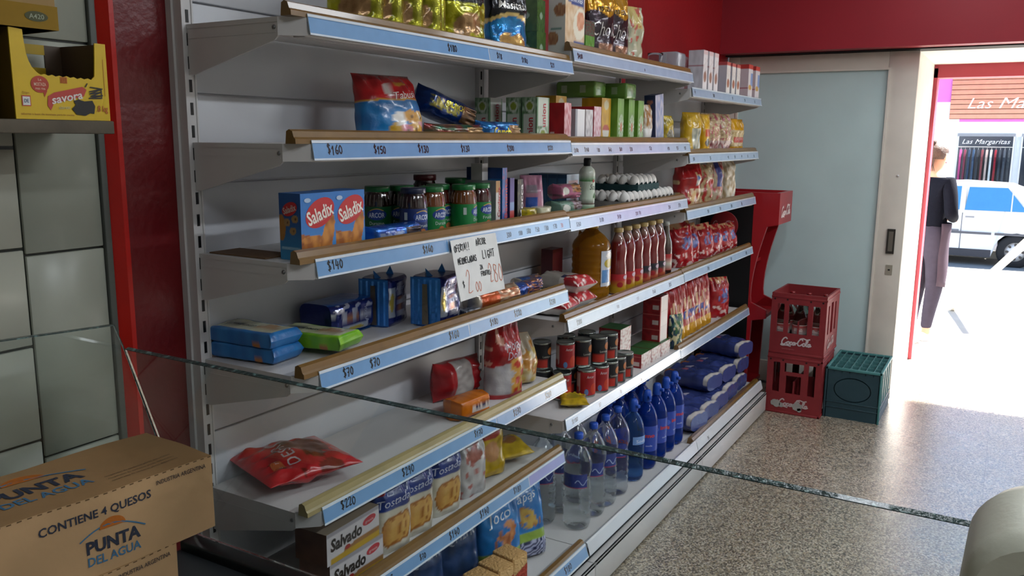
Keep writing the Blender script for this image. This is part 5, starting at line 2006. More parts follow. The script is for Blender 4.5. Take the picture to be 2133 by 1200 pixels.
def water(label, x, y, rz=-20, body=None):
    e = empty('water_bottle', label, 'water bottle', (x, y, ZT[(2, 0)] + .0004), (0, 0, R(rz)), 'clear water bottles')
    pf = [(.030, 0), (.046, .006), (.052, .02)]
    for k in range(6):
        z = .03 + k * .024
        pf += [(.053, z), (.0495, z + .008), (.053, z + .016)]
    pf += [(.050, .178), (.046, .196), (.050, .214), (.053, .225), (.0535, .25), (.050, .272), (.040, .296), (.026, .318), (.0155, .332), (.0145, .345)]
    MB().lathe(pf, 36).build('bottle_body', WATER, e)
    rl = .0492
    mb = MB()
    mp_ = lambda x, y: (rl * cos(-pi / 2 + x / rl), rl * sin(-pi / 2 + x / rl), y + 0)
    rr = lambda z: .0515 if z < .186 else .0515
    mp_ = lambda x, y: ((.0518) * cos(-pi / 2 + x / .05), (.0518) * sin(-pi / 2 + x / .05), y)
    art(mb, rect2d(-.130, -.004, .168, .222), H('26367f'), mp_, .010)
    art(mb, [q for q in ribbon([(-.05 + .006 * i, .19 + .010 * sin(i)) for i in range(9)], .003)], H('9fb0d8'), lambda x, y: ((.0524) * cos(-pi / 2 + x / .05), (.0524) * sin(-pi / 2 + x / .05), y))
    art(mb, [[(-.130, .168), (-.004, .168), (-.004, .171), (-.130, .171)]], H('b0405a'), lambda x, y: ((.0524) * cos(-pi / 2 + x / .05), (.0524) * sin(-pi / 2 + x / .05), y), .01)
    mb.build('bottle_label', FILM, e)
    MB().lathe([(0, .343), (.0165, .343), (.0172, .346), (.0172, .362), (.015, .365), (0, .365)], 24).build('bottle_cap', CAPB, e)
    return e


def soda(label, x, y, mat_, fill, labc, word, rz=-22):
    e = empty('soda_bottle', label, 'soda bottle', (x, y, ZT[(2, 0)] + .0004), (0, 0, R(rz)), 'blue soda water bottles')
    pf = [(.032, 0), (.044, .005), (.050, .016), (.0515, .03), (.0515, .205), (.050, .225), (.044, .25), (.034, .272), (.022, .288), (.0165, .296), (.0160, .306)]
    MB().lathe(pf, 36).build('bottle_body', mat_, e)
    rl = .0522
    mb = MB()
    f1 = lambda x, y: (rl * cos(-pi / 2 + x / rl), rl * sin(-pi / 2 + x / rl), y)
    f2 = lambda x, y: ((rl + .0007) * cos(-pi / 2 + x / rl), (rl + .0007) * sin(-pi / 2 + x / rl), y)
    if labc:
        mb.lathe([(rl, .085 + .0115 * k) for k in range(11)], 40, labc, cap=False)
        art(mb, text2d(word, -.008, .158, .017, .052, bold=.03), H('c0392f'), f2, .006)
        art(mb, ell2d(-.062, .150, .022, .014), H('3f63c4'), f2, .006)
        art(mb, rect2d(-.085, -.045, .118, .132), H('b84a4a'), f2, .006)
        art(mb, text2d('soda', -.008, .112, .008, .03), H('9fb0e0'), f2, .006)
    else:
        art(mb, rect2d(-.04, .045, .165, .20), H('6d93cc'), f1, .008)
        art(mb, text2d('Soda', .0, .180, .014, .05), H('c0d0e8'), f2, .006)
    mb.build('bottle_label', FILM, e)
    MB().lathe([(0, .300), (.019, .300), (.0195, .304), (.0195, .335), (.017, .346), (.013, .352), (0, .353)], 24).build('bottle_cap', CAPB, e)
    mb = MB().rbox(-.0075, .0075, -.034, -.010, .318, .332, .003)
    mb.build('spout', CAPB, e)
    return e


for i, (x, y, lab) in enumerate(((1.365, -.285, 'clear water bottle with blue cap at the front, nearest the blue snack bags'), (1.495, -.285, 'second clear water bottle in the front row'), (1.605, -.285, 'third clear water bottle in the front row'), (1.725, -.285, 'fourth clear water bottle, beside the pale blue soda bottle'),
                                 (1.33, -.155, 'clear water bottle in the back row behind the nearest one'), (1.455, -.165, 'clear water bottle in the back row, second'), (1.58, -.165, 'clear water bottle in the back row, third'))):
    water(lab, x, y, -16 + 9 * (i % 3))
NV = H('1d3f9e')
soda('pale blue soda bottle half full, left of the dark blue ones', 1.895, -.285, LBLU, 0, None, '')
for i, (x, y, lab) in enumerate(((2.05, -.285, 'dark blue soda bottle at the front, left of four'), (2.17, -.285, 'dark blue soda bottle at the front, second of four'), (2.285, -.285, 'dark blue soda bottle at the front, third of four'), (2.398, -.285, 'dark blue soda bottle at the front, beside the sugar bags'),
                                 (1.90, -.165, 'dark blue soda bottle in the back row, left'), (2.03, -.165, 'dark blue soda bottle in the back row, second from left'), (2.16, -.165, 'dark blue soda bottle in the back row, third from left'), (2.29, -.165, 'dark blue soda bottle in the back row, right'))):
    soda(lab, x, y, BWAT, 0, NV, 'imo', -22 + 14 * (i % 3) - (20 if i == 0 else 0))

# ---- base, right bay: sugar bags
def sug(u, v, f):
    if f and .58 < v < .72 and .3 < u < .5:
        return H('a85a6a')
    if f and .58 < v < .72 and .54 < u < .8:
        return H('c0bccc')
    if f and v > .84 and nz(u, v, 5) > 0:
        return H('a3602c')
    if v < .015:
        return H('8a7a6c') if nz(u, v, 6) > .1 else H('39457c')
    if v < .11 and f:
        return H('b9b4b0')
    return mix(H('35437f'), H('2a3568'), .5 + 1.2 * nz(u, v, 5))


def sugar(seed):
    mb = bag(.172, .094, .265, sug, n=3.3, bot='flat', top='flat', seed=seed, crush=.009, lie=True)
    return mb


o = good(sugar(231), 'sugar_bag', FILM, 'blue sugar bag lying at the bottom, nearest the soda bottles', 'sugar bag', 3, 0, 2.62, -.225, rz=-10, group='blue sugar bags with white ends')
for x, y, dz, rz, lab in ((2.81, -.225, 0, -8, 'blue sugar bag at the bottom, second from the soda bottles'), (3.00, -.22, 0, -6, 'blue sugar bag at the bottom, third from the soda bottles'),
                          (3.20, -.215, 0, -4, 'blue sugar bag at the bottom, fourth from the soda bottles'), (3.41, -.21, 0, -4, 'blue sugar bag at the bottom right under two others'),
                          (3.02, -.175, .094, -10, 'blue sugar bag in the second layer, left'), (3.23, -.19, .094, -8, 'blue sugar bag in the second layer, middle'), (3.45, -.205, .094, -6, 'blue sugar bag in the second layer, right'),
                          (3.47, -.215, .186, -12, 'blue sugar bag on the very top of the sugar pile')):
    again(o, 3, 0, x, y, lab, rz, dz)
o = good(MB().box(-.045, .045, -.09, .09, 0, .003, H('6a4f36')), 'cardboard_sheet', KRAFT, 'flat brown cardboard scrap lying behind the blue snack boxes', 'cardboard', 1, 3, .022, -.085)

# ================================================================== left: plank, cartons, display case
WOODP = mat('grey_plank', H('5a5245'), rough=.8, var=.3, vscale=14, bump=.3, bscale=30)
o = MB().rbox(-1.15, -.318, -.105, YW - .009, 1.608, 1.632, .002).build('wall_plank', WOODP)
tag(o, 'worn grey brown plank fixed to the tiled wall under the yellow carton', 'plank')

YE = H('c9a70f')
YEI = H('b39410')
BRN = H('4a3a2c')


def savora():
    w, d, h = .182, .13, .140
    x0, x1, y0, y1 = -w / 2, w / 2, -d / 2, d / 2
    t = .0025
    mb = MB()
    hl = .052       # height of the cut front
    front = [(x0, 0), (x1, 0), (x1, h * .995), (x1 - .022, h * 1.0)]
    # ragged cut from right to left
    rr = random.Random(4)
    cut = [(x1 - .024, h * .80), (x1 - .027, .080)]
    n = 15
    for i in range(n + 1):
        cut.append((x1 - .034 - i * (.104 / n), .073 + .0025 * (i % 2) + .001 * rr.random() + (.0035 * (i / n) ** 2)))
    cut += [(x0 + .036, .088), (x0 + .031, .098), (x0 + .027, .112), (x0 + .0245, h * 1.0 - .002), (x0 + .024, h + .010), (x0, h + .012)]
    pts = [(x0, 0), (x1, 0), (x1, h)] + [(x1 - .022, h)] + cut
    mb.prism(pts, 'y', y0, y0 + t, YE)
    # side, back and bottom panels with printed outside and brown inside
    mb.box(x0, x0 + t, y0 + t, y1, 0, h + .012, H('5a4612'))
    mb.box(x1 - t, x1, y0 + t, y1, 0, h, BRN)
    mb.box(x0 + t, x1 - t, y0 + t, y1, 0, t, BRN)
    # back panel with hand hole
    for a, b_, c, d_ in ((x0 + t, x0 + .110, 0, h), (x0 + .146, x1 - t, 0, h), (x0 + .110, x0 + .146, 0, .098), (x0 + .110, x0 + .146, .122, h)):
        mb.box(a, b_, y1 - t, y1, c, d_, YEI if a < x0 + .12 else BRN)
    f = lambda k: (lambda x, y: (x0 + x, y0 - .0006 - .0003 * k, y))
    # printing on the front
    art(mb, ell2d(.047, .060, .0165, .0145, 24), H('a8341c'), f(1))
    art(mb, [[(.052, .048), (.060, .050), (.054, .038)]], H('a8341c'), f(1))
    for t_, y, s, wd in (('La', .068, .004, .006), ('MOSTAZA', .060, .0055, .022), ('mas rica', .053, .004, .018)):
        art(mb, text2d(t_, .047, y, s, wd), H('d9b9a0'), f(2))
    for i in range(5):
        art(mb, rect2d(.086 + i * .0028, .0875 + i * .0028, .064, .075), H('a8341c'), f(1))
    art(mb, [[(.058, .024), (.064, .016), (.070, .028), (.130, .043), (.136, .055), (.128, .060), (.072, .047), (.060, .040)]], H('b03a30'), f(1))
    art(mb, text2d('savora', .096, .040, .014, .062, .20, .02, .15), H('d8cfc8'), f(2))
    art(mb, text2d('aderezo', .090, .022, .006, .022, .05), H('b9b07a'), f(2))
    blk = [(.104, .020), (.112, .010), (.130, .008), (.140, .013), (.148, .012), (.151, .026), (.146, .036), (.130, .034), (.118, .037), (.108, .034), (.112, .027)]
    art(mb, [blk], H('121212'), f(3))
    art(mb, ribbon([(.142, .052), (.168, .058), (.142, .048), (.166, .052), (.144, .044), (.168, .046), (.140, .040), (.166, .041), (.166, .058), (.144, .060)], .0022), H('121212'), f(3))
    art(mb, ribbon([(.134, .060), (.138, .066)], .002), H('121212'), f(3))
    art(mb, text2d('.8 kg', .1655, .022, .011, .0235), H('a8501c'), f(2))
    art(mb, rect2d(.012, .028, .022, .040), H('b03a30'), f(1))
    art(mb, rect2d(.0135, .0265, .0235, .038), H('cfd0cc'), f(2))
    art(mb, text2d('DE', .020, .031, .006, .008), H('33406a'), f(3))
    art(mb, text2d('Origen', .020, .045, .004, .013), H('a87a1c'), f(1))
    art(mb, text2d('sabores a base de mostaza para tu cocina', .058, .009, .0035, .10), H('9a6a10'), f(1))
    art(mb, rect2d(.1735, .1745, .045, .112), H('a8601c'), f(1))
    return mb


o = savora().build('yellow_carton', CARD)
tag(o, 'yellow cut open mustard carton standing on the plank', 'carton')
o.location = (-.413, -.035, 1.6325)
o.rotation_euler = (0, 0, R(2.5))
# second carton above (stands on stacked goods left of the frame edge)
CRD = H('9a7d50')


def topc():
    w, d, h = .34, .16, .145
    mb = MB()
    mb.box(-w, 0, -d / 2, d / 2, .0, h, CRD)
    mb.box(-w - .002, .003, -d / 2 - .002, d / 2 + .002, 0, .040, H('8a6a12'))
    f = lambda k: (lambda x, y: (x, -d / 2 - .0026 - .0003 * k, y))
    art(mb, ell2d(-.035, .020, .020, .0085), H('4f5138'), f(0))
    art(mb, text2d('A420', -.035, .020, .008, .026), H('9aa08a'), f(1))
    g2 = lambda k: (lambda x, y: (x, -d / 2 - .0006 - .0003 * k, y))
    art(mb, ell2d(-.030, .066, .0165, .0175, 24), H('2b241a'), g2(0))
    art(mb, ell2d(-.030, .066, .0148, .0158, 24), CRD, g2(1))
    for q, t_ in enumerate(('LIBRE', 'GLUTEN', 'TACC')):
        art(mb, text2d(t_, -.030, .074 - q * .008, .006, .022), H('2b241a'), g2(2))
    art(mb, text2d('aderezo mostaza de', -.12, .062, .0055, .09), H('4f3d24'), g2(0))
    art(mb, text2d('contenido', -.13, .052, .0055, .05), H('4f3d24'), g2(0))
    return mb


o = topc().build('stacked_carton', KRAFT)
tag(o, 'brown carton with yellow lower band, resting above the yellow mustard carton', 'carton')
o.location = (-.417, -.030, 1.7855)
o.rotation_euler = (0, 0, R(-2))
o = MB().rbox(-.30, -.0, -.055, .055, 0, .1525, .003, H('3a1d18')).build('dark_carton', KRAFT)
tag(o, 'dark brown carton on the plank left of the yellow carton, under the brown one', 'carton')
o.location = (-.512, -.02, 1.6325)

# glass front display case
CASE = empty('display_case', 'black framed deli display case with slanted glass in the foreground', 'display case', (0, 0, 0))
BK = mat('case_black', H('08090a'), rough=.45, coat=.1, var=.1)
mb = MB()
mb.rbox(-.262, -.222, -2.6, -.14, .735, .765, .004)
mb.rbox(-.215, -.175, -2.6, -.14, .70, .722, .004)
mb.box(-.30, -.20, -2.6, -.14, .66, .70)
mb.build('front_rail', BK, CASE)
MB().box(-.98, -.262, -2.6, -.14, .70, .745).build('case_deck', mat('case_deck_grey', H('33363a'), rough=.5, var=.1), CASE)
MB().box(-.98, -.20, -2.6, -.14, .06, .66).build('case_body', mat('case_body_grey', H('2a2c2f'), rough=.5, var=.1), CASE)
GLASS = bpy.data.materials.new('counter_glass')
GLASS.use_nodes = True
gn = GLASS.node_tree.nodes
gb = gn['Principled BSDF']
gb.inputs['Base Color'].default_value = (.90, .95, .935, 1)
gb.inputs['Roughness'].default_value = .0
gb.inputs['Transmission Weight'].default_value = 1
gb.inputs['IOR'].default_value = 1.40
gw = gn.new('ShaderNodeTexNoise')
gw.inputs['Scale'].default_value = 3
gr_ = gn.new('ShaderNodeMapRange')
gr_.inputs['To Min'].default_value = 0
gr_.inputs['To Max'].default_value = .03
GLASS.node_tree.links.new(gw.outputs[0], gr_.inputs[0])
GLASS.node_tree.links.new(gr_.outputs[0], gb.inputs['Roughness'])
EDGE = bpy.data.materials.new('glass_edge')
EDGE.use_nodes = True
en = EDGE.node_tree.nodes
el = EDGE.node_tree.links
eb = en['Principled BSDF']
et = en.new('ShaderNodeTexCoord')
ez = en.new('ShaderNodeTexNoise')
ez.inputs['Scale'].default_value = 95
ez.inputs['Detail'].default_value = 3
el.new(et.outputs['Object'], ez.inputs['Vector'])
er = en.new('ShaderNodeValToRGB')
er.color_ramp.elements[0].position = .56
er.color_ramp.elements[0].color = (*H('1f3534'), 1)
er.color_ramp.elements[1].position = .66
er.color_ramp.elements[1].color = (*H('5f7b78'), 1)  # paler noise flecks paint the edge's sparkle into its colour
el.new(ez.outputs[0], er.inputs[0])
el.new(er.outputs[0], eb.inputs['Base Color'])
eb.inputs['Roughness'].default_value = .3
eb.inputs['Coat Weight'].default_value = .25
ebp = en.new('ShaderNodeBump')
ebp.inputs['Strength'].default_value = .9
ebp.inputs['Distance'].default_value = .004
el.new(ez.outputs[0], ebp.inputs['Height'])
el.new(ebp.outputs[0], eb.inputs['Normal'])
# slanted front pane: top edge (x=-.356, z=1.20), foot on the rail
xt, zt_, xb, zb = -.356, 1.200, -.224, .766
TH = .008
nx = Vector((zt_ - zb, 0, xb - xt)).normalized()
y0, y1 = -2.55, -.142


def slab(p, q, n, ya, yb, mbx):
    a = [(p.x, ya, p.z), (p.x, yb, p.z), (q.x, yb, q.z), (q.x, ya, q.z)]
    b_ = [(x + n.x * TH, y, z + n.z * TH) for x, y, z in a]
    i = len(mbx.v)
    mbx.v += a + b_
    for f in ((0, 1, 2, 3), (7, 6, 5, 4), (0, 4, 5, 1), (1, 5, 6, 2), (2, 6, 7, 3), (3, 7, 4, 0)):
        mbx.f.append(tuple(i + k for k in f))
        mbx.c.append([(.8, .8, .8)] * 4)
        mbx.s.append(False)


mb = MB()
slab(Vector((xt, 0, zt_)), Vector((xb, 0, zb)), nx, y0, y1, mb)
pane = mb.build('glass_pane', GLASS, CASE)
mb = MB()
TH = .0086
dv = Vector((xt - xb, 0, zt_ - zb)).normalized()
slab(Vector((xt, 0, zt_)) + dv * .0016 - nx * .0003, Vector((xt, 0, zt_)) + dv * .0002 - nx * .0003, nx, y0, y1, mb)
mb.build('glass_edge', EDGE, pane)
# side pane beside the tiled wall
side = [(-.95, 1.285), (-.372, 1.252), (-.352, 1.195), (-.228, .768), (-.95, .768)]
pane2 = MB().prism(side, 'y', -.138, -.130).build('glass_pane', GLASS, CASE)
mb = MB()
for a, b_ in zip(side[:3], side[1:4]):
    d_ = Vector((b_[0] - a[0], 0, b_[1] - a[1]))
    nn = Vector((-d_.z, 0, d_.x)).normalized()
    mb.poly([(a[0] + nn.x * .0004, -.1385, a[1] + nn.z * .0004), (b_[0] + nn.x * .0004, -.1385, b_[1] + nn.z * .0004), (b_[0] + nn.x * .0004, -.1295, b_[1] + nn.z * .0004), (a[0] + nn.x * .0004, -.1295, a[1] + nn.z * .0004)])
    mb.poly([(a[0], -.1385, a[1]), (b_[0], -.1385, b_[1]), (b_[0] - nn.x * .002, -.1385, b_[1] - nn.z * .002), (a[0] - nn.x * .002, -.1385, a[1] - nn.z * .002)])
mb.build('glass_edge', EDGE, pane2)

# cheese cartons in the case
KR = H('a07c50')
NB = H('2a3040')
LBb = H('3f6f90')
ORS = H('b5651c')


def cheese(w=.45, d=.20, h=.136, seed=1):
    mb = MB()

    def wob(fn):
        def g_(u, v):
            x, y, z = fn(u, v)
            k = .0032 * noise.noise(Vector((x * 9 + seed, z * 11, y * 9)))
            edge = 0.004 * max(0, 1 - min(abs(x - 0), abs(x + w)) / .02)
            return (x + k - edge * .3, y + k, z + k * .6)
        return g_
    F = [lambda u, v: (-w + w * u, -d, h * v), lambda u, v: (-w + w * (1 - u), 0, h * v), lambda u, v: (0, -d + d * u, h * v), lambda u, v: (-w, -d * u, h * v),
         lambda u, v: (-w + w * u, -d + d * v, h), lambda u, v: (-w + w * u, -d * v, 0)]
    cols = [H('b8946a'), KR, H('b8946a'), KR, H('94724a'), KR]
    for f_, c in zip(F, cols):
        mb.grid(wob(f_), 24, 14, c)
    fr = wob(F[0])
    tp = wob(F[4])
    mf = lambda x, y: (lambda p: (p[0], p[1] - .0008, p[2]))(fr(1 + x / w, y / h))
    mt = lambda x, y: (lambda p: (p[0], p[1], p[2] + .0008))(tp(1 + x / w, y / d))
    for i in range(30):
        art(mb, rect2d(-w + .012 + i * .0148, -w + .019 + i * .0148, h - .0022, h - .0004), H('5d4424'), mf)
    art(mb, text2d('CONTIENE 4 QUESOS', -.213, .107, .0135, .185, .01, .018), NB, mf, .01)
    art(mb, text2d('INDUSTRIA ARGENTINA', -.062, .121, .0075, .096, .0), H('4a3f3c'), mf, .01)

    def logo(cx, cy, k, mp):
        art(mb, [[(cx + .026 * k * cos(a), cy + .047 * k + .020 * k * sin(a)) for a in [pi * i / 14 for i in range(15)]]], ORS, mp, .01)
        art(mb, ribbon([(cx - .064 * k + .128 * k * i / 14, cy + .026 * k + .028 * k * sin(pi * (.1 + .9 * i / 14))) for i in range(15)], .0028 * k), LBb, mp, .01)
        art(mb, text2d('PUNTA', cx, cy + .018 * k, .024 * k, .108 * k, 0, .04), NB, mp, .008)
        art(mb, text2d('DEL AGUA', cx, cy - .010 * k, .017 * k, .106 * k, 0, .02), LBb, mp, .008)
    logo(-.190, .036, .86, mf)
    logo(-.255, .080, 1.35, mt)
    for i in range(3):
        art(mb, text2d('cooperativa de tamberos planta elaboradora', -.105, .060 - i * .012, .005, .12), H('5f4c34'), mt, .012)
    return mb


for nm, loc, rz, lab in ((1, (-.356, -.192, .908), -4.5, 'brown cheese carton with blue and orange print, upper of the two at the lower left'),
                         (2, (-.440, -.185, .7725), -3.0, 'brown cheese carton underneath the upper one, mostly hidden')):
    o = cheese(seed=nm).build('cheese_carton', KRAFT)
    tag(o, lab, 'carton')
    o.location = loc
    o.rotation_euler = (0, 0, R(rz))

# scale with a rounded beige display, close to the camera at the lower right
BEI = mat('beige_plastic', H('dcdccb'), rough=.42, var=.05, bump=.04, bscale=200)
BEI2 = mat('grey_plastic', H('a9b0b1'), rough=.4, var=.05)
sc = empty('counter_scale', 'beige rounded scale display at the lower right, close to the camera', 'scale', (-.70, -1.6665, .7455))
MB().rbox(-.10, .12, -.13, .13, 0, .444, .012).build('scale_body', BEI, sc)
MB().rbox(-.02, .03, -.03, .03, .40, .46, .008).build('pole', BEI, sc)
mb = MB()


def rrect(w, h, r, n=8):
    out = []
    for cx, cy, a0 in ((w / 2 - r, h / 2 - r, 0), (-w / 2 + r, h / 2 - r, 90), (-w / 2 + r, -h / 2 + r, 180), (w / 2 - r, -h / 2 + r, 270)):
        for i in range(n + 1):
            a = R(a0 + 90 * i / n)
            out.append((cx + r * cos(a), cy + r * sin(a)))
    return out


def head(w, h, r, x0, x1, rim):
    """display housing facing -x with a recessed panel"""
    mb = MB()
    secs = [(x1, .86), (x1 - .012, .95), (x1 - .03, 1.0), (x0 + .012, 1.0), (x0 + .003, .975), (x0, .94)]
    rings = [[(x, q[0] * s, q[1] * (1 - (1 - s) * w / h)) for q in rrect(w, h, r)] for x, s in secs]
    n = len(rings[0])
    mb.grid(lambda u, v: rings[round(v * 5)][round(u * n) % n], n, 5, (.7, .7, .7), True, True)
    mb.poly(rings[0][::1])
    inner = [(x0, q[0], q[1]) for q in rrect(w - rim * 2, h - rim * 2, max(r - rim, .01))]
    deep = [(x0 + .006, q[1] * .98, q[2] * .98) for q in inner]
    ring5 = rings[-1]
    for A, B in ((ring5, inner), (inner, deep)):
        for i in range(n):
            mb.poly([A[i], A[(i + 1) % n], B[(i + 1) % n], B[i]], (.7, .7, .7), True)
    return mb, deep


mb, deep = head(.20, .235, .040, -.075, .02, .022)
M_ = Matrix.Translation((.0, -.005, .523)) @ Matrix.Rotation(R(4), 4, 'X') @ Matrix.Rotation(R(-7), 4, 'Y')
mb.xf(M_)
hd = mb.build('display_housing', BEI, sc)
mb = MB().poly(deep).xf(M_)
mb.build('display_panel', BEI2, hd)
mb = MB()


def crump(u, v):
    x, y = -.06 + .14 * u, -.07 + .13 * v
    return (x, y, .012 + .016 * noise.noise(Vector((u * 5, v * 5, 2))) + .02 * max(0, (u - .5)) ** 2)


mb.grid(crump, 20, 16, H('6a5a48'))
o = mb.build('paper_scrap', PAPER)
tag(o, 'crumpled brown paper scrap lying on the beige scale at the bottom edge', 'paper')
o.location = (-.64, -1.592, 1.187)

# ================================================================== right: bottle rack, crates
RACKR = mat('rack_red', H('a01a22'), rough=.35, coat=.2, var=.05)
rk = empty('bottle_rack', 'red and black branded display rack between the shelving and the door', 'rack', (0, 0, 0))
RX0, RX1, RY = 3.70, 4.02, .07


def sidepanel(x, thick):
    out = [(.06, 0), (.06, 1.30), (-.425, 1.30), (-.425, 1.115), (-.36, 1.10)]
    for i in range(9):
        t = i / 8
        z = 1.10 - t * .42
        out.append((-.36 + .075 * sin(pi * min(1, t * 1.0) * .5) - (0 if t < 2 else 0), z))
    out += [(-.29, .64), (-.385, .60), (-.385, .55), (-.30, .53), (-.285, .0)]
    return MB().prism(out, 'x', x, x + thick)


p1 = sidepanel(RX0, .018).build('side_panel', RACKR, rk)
p2 = sidepanel(RX1 - .018, .018).build('side_panel', RACKR, rk)
MB().box(RX0 + .018, RX1 - .018, .04, .06, 0, 1.30).build('rear_panel', BLACKP, rk)
MB().box(RX0 - .002, RX0, -.275, .055, .05, 1.27).build('black_side_sheet', BLACKP, rk)
hd = MB().box(RX0 + .018, RX1 - .018, -.425, -.40, 1.115, 1.30).build('header', RACKR, rk)
mb = MB()
art(mb, script2d(RX0 + .055, 1.165, .215, .30), H('d3bfc0'), lambda x, y: (x, -.4262, y))
mb.build('script_lettering', PAPER, hd)
for yf_, z_ in ((-.38, .55), (-.30, .10), (-.26, .86)):
    MB().box(RX0 + .018, RX1 - .018, yf_, .04, z_, z_ + .02).build('rack_shelf', RACKR, rk)
mb = MB().lathe([(0, 0), (.085, 0), (.085, .006), (.083, .007), (0, .007)], 40, H('8a1a20'))
mb.xf(Matrix.Translation((RX0 - .002, -.105, 1.095)) @ Matrix.Rotation(R(-90), 4, 'Y'))
dsc = mb.build('round_sign', mat('sign_red', rough=.3, attr=True, coat=.3), rk)
mb = MB()
art(mb, script2d(.035, 1.088, .135, .22), H('c48a90'), lambda x, y: (RX0 - .0094, -x, y))
mb.build('script_lettering', PAPER, dsc)

CRR = mat('crate_red', rough=.5, attr=True, var=.12, vscale=12)
CR1 = H('84262a')


def crate(label, loc, rz, peel):
    e = empty('bottle_crate', label, 'crate', loc, (0, 0, R(rz)), 'red bottle crates')
    d, w, h = .36, .312, .362          # x depth, y width, z height; front face at x=0
    t = .012
    mb = MB()

    def wall(P, L, wins):
        """wall with window openings: P(a, z, o) maps along-wall coordinate a, height z, outward offset o"""
        xs = sorted({0, L} | {q for w_ in wins for q in w_[:2]})
        zs = sorted({0, h} | {q for w_ in wins for q in w_[2:4]})
        for i in range(len(xs) - 1):
            for j in range(len(zs) - 1):
                a0, a1, z0, z1 = xs[i], xs[i + 1], zs[j], zs[j + 1]
                am, zm = (a0 + a1) / 2, (z0 + z1) / 2
                if any(w_[0] < am < w_[1] and w_[2] < zm < w_[3] for w_ in wins):
                    continue
                mb.poly([P(a0, z0, 0), P(a1, z0, 0), P(a1, z1, 0), P(a0, z1, 0)], CR1)
                mb.poly([P(a0, z1, -t), P(a1, z1, -t), P(a1, z0, -t), P(a0, z0, -t)], CR1)
        for a0, a1, z0, z1 in wins:
            for (p, q) in (((a0, z0), (a1, z0)), ((a1, z0), (a1, z1)), ((a1, z1), (a0, z1)), ((a0, z1), (a0, z0))):
                mb.poly([P(*p, 0), P(*p, -t), P(*q, -t), P(*q, 0)], CR1)
        mb.poly([P(0, h, 0), P(L, h, 0), P(L, h, -t), P(0, h, -t)], CR1)
        mb.poly([P(0, 0, -t), P(L, 0, -t), P(L, 0, 0), P(0, 0, 0)], CR1)
    wf = [(.035, .075, .13, .30), (.105, .205, .235, .30), (.108, .202, .125, .225) if True else None, (.235, .275, .125, .30)]
    wf = [(.035, .075, .13, .30), (.100, .210, .125, .30), (.237, .277, .13, .30)]
    if peel:
        wf = [(.035, .075, .13, .31), (.100, .210, .255, .31), (.112, .198, .125, .235), (.237, .277, .125, .31)]
    ws = [(.05, .085, .13, .30), (.13, .19, .125, .31), (.235, .275, .13, .30)]
    wall(lambda a, z, o: (0 - o, -a, z), w, wf)                         # front (-x)
    wall(lambda a, z, o: (d + o, -w + a, z), w, wf)                     # back
    wall(lambda a, z, o: (a, -w - o, z), d, ws)                         # right (-y)
    wall(lambda a, z, o: (d - a, 0 + o, z), d, ws)                      # left (+y)
    mb.box(t, d - t, -w + t, -t, .012, .024, CR1)
    for a in (-.002,):                                                   # rims
        mb.rbox(a, .010, -w - .002, .002, h - .030, h - .018, .002, CR1).rbox(a, .010, -w - .002, .002, 0, .014, .002, CR1)
        mb.rbox(-.002, d, -w - .003, -w + .010, h - .030, h - .018, .002, CR1).rbox(-.002, d, -w - .003, -w + .010, 0, .014, .002, CR1)
    mb.box(d / 2 - .004, d / 2 + .004, -w + t, -t, .024, .20, CR1).box(t, d - t, -w / 2 - .004, -w / 2 + .004, .024, .20, CR1)
    for a, z in ((.018, .325), (.09, .325), (.222, .325), (.29, .325)):
        art(mb, ell2d(a, z, .006, .006, 10), H('2a0c0e'), lambda x, y: (-.0006, -x, y))
    b_ = mb.build('crate_body', CRR, e)
    mb = MB()
    f = lambda x, y: (-.0026, -x, y)
    fs = lambda x, y: (x, -w - .0036, y)
    cw = H('c9b9b8')
    if not peel:
        art(mb, script2d(.068, .060, .170, .26), cw, f)
        art(mb, text2d('industria argentina', .11, .034, .006, .07), H('a86a6a'), f)
    else:
        art(mb, script2d(.075, .050, .17, .26), H('b9a2a0'), f)
        rr = random.Random(3)
        for cx, cy, rx, ry in ((.062, .060, .030, .024), (.095, .052, .012, .016), (.185, .055, .032, .026), (.20, .035, .014, .014)):
            art(mb, [[(cx + rx * cos(a) * rr.uniform(.75, 1.15), cy + ry * sin(a) * rr.uniform(.75, 1.15)) for a in [2 * pi * i / 18 for i in range(18)]]], H('9b9690'), lambda x, y: (-.0032, -x, y))
    mb.build('script_lettering', PAPER, b_)
    mb = MB()
    art(mb, script2d(.07, .055, .17, .26), H('b09a98'), fs)
    mb.build('script_lettering', PAPER, b_)
    return e


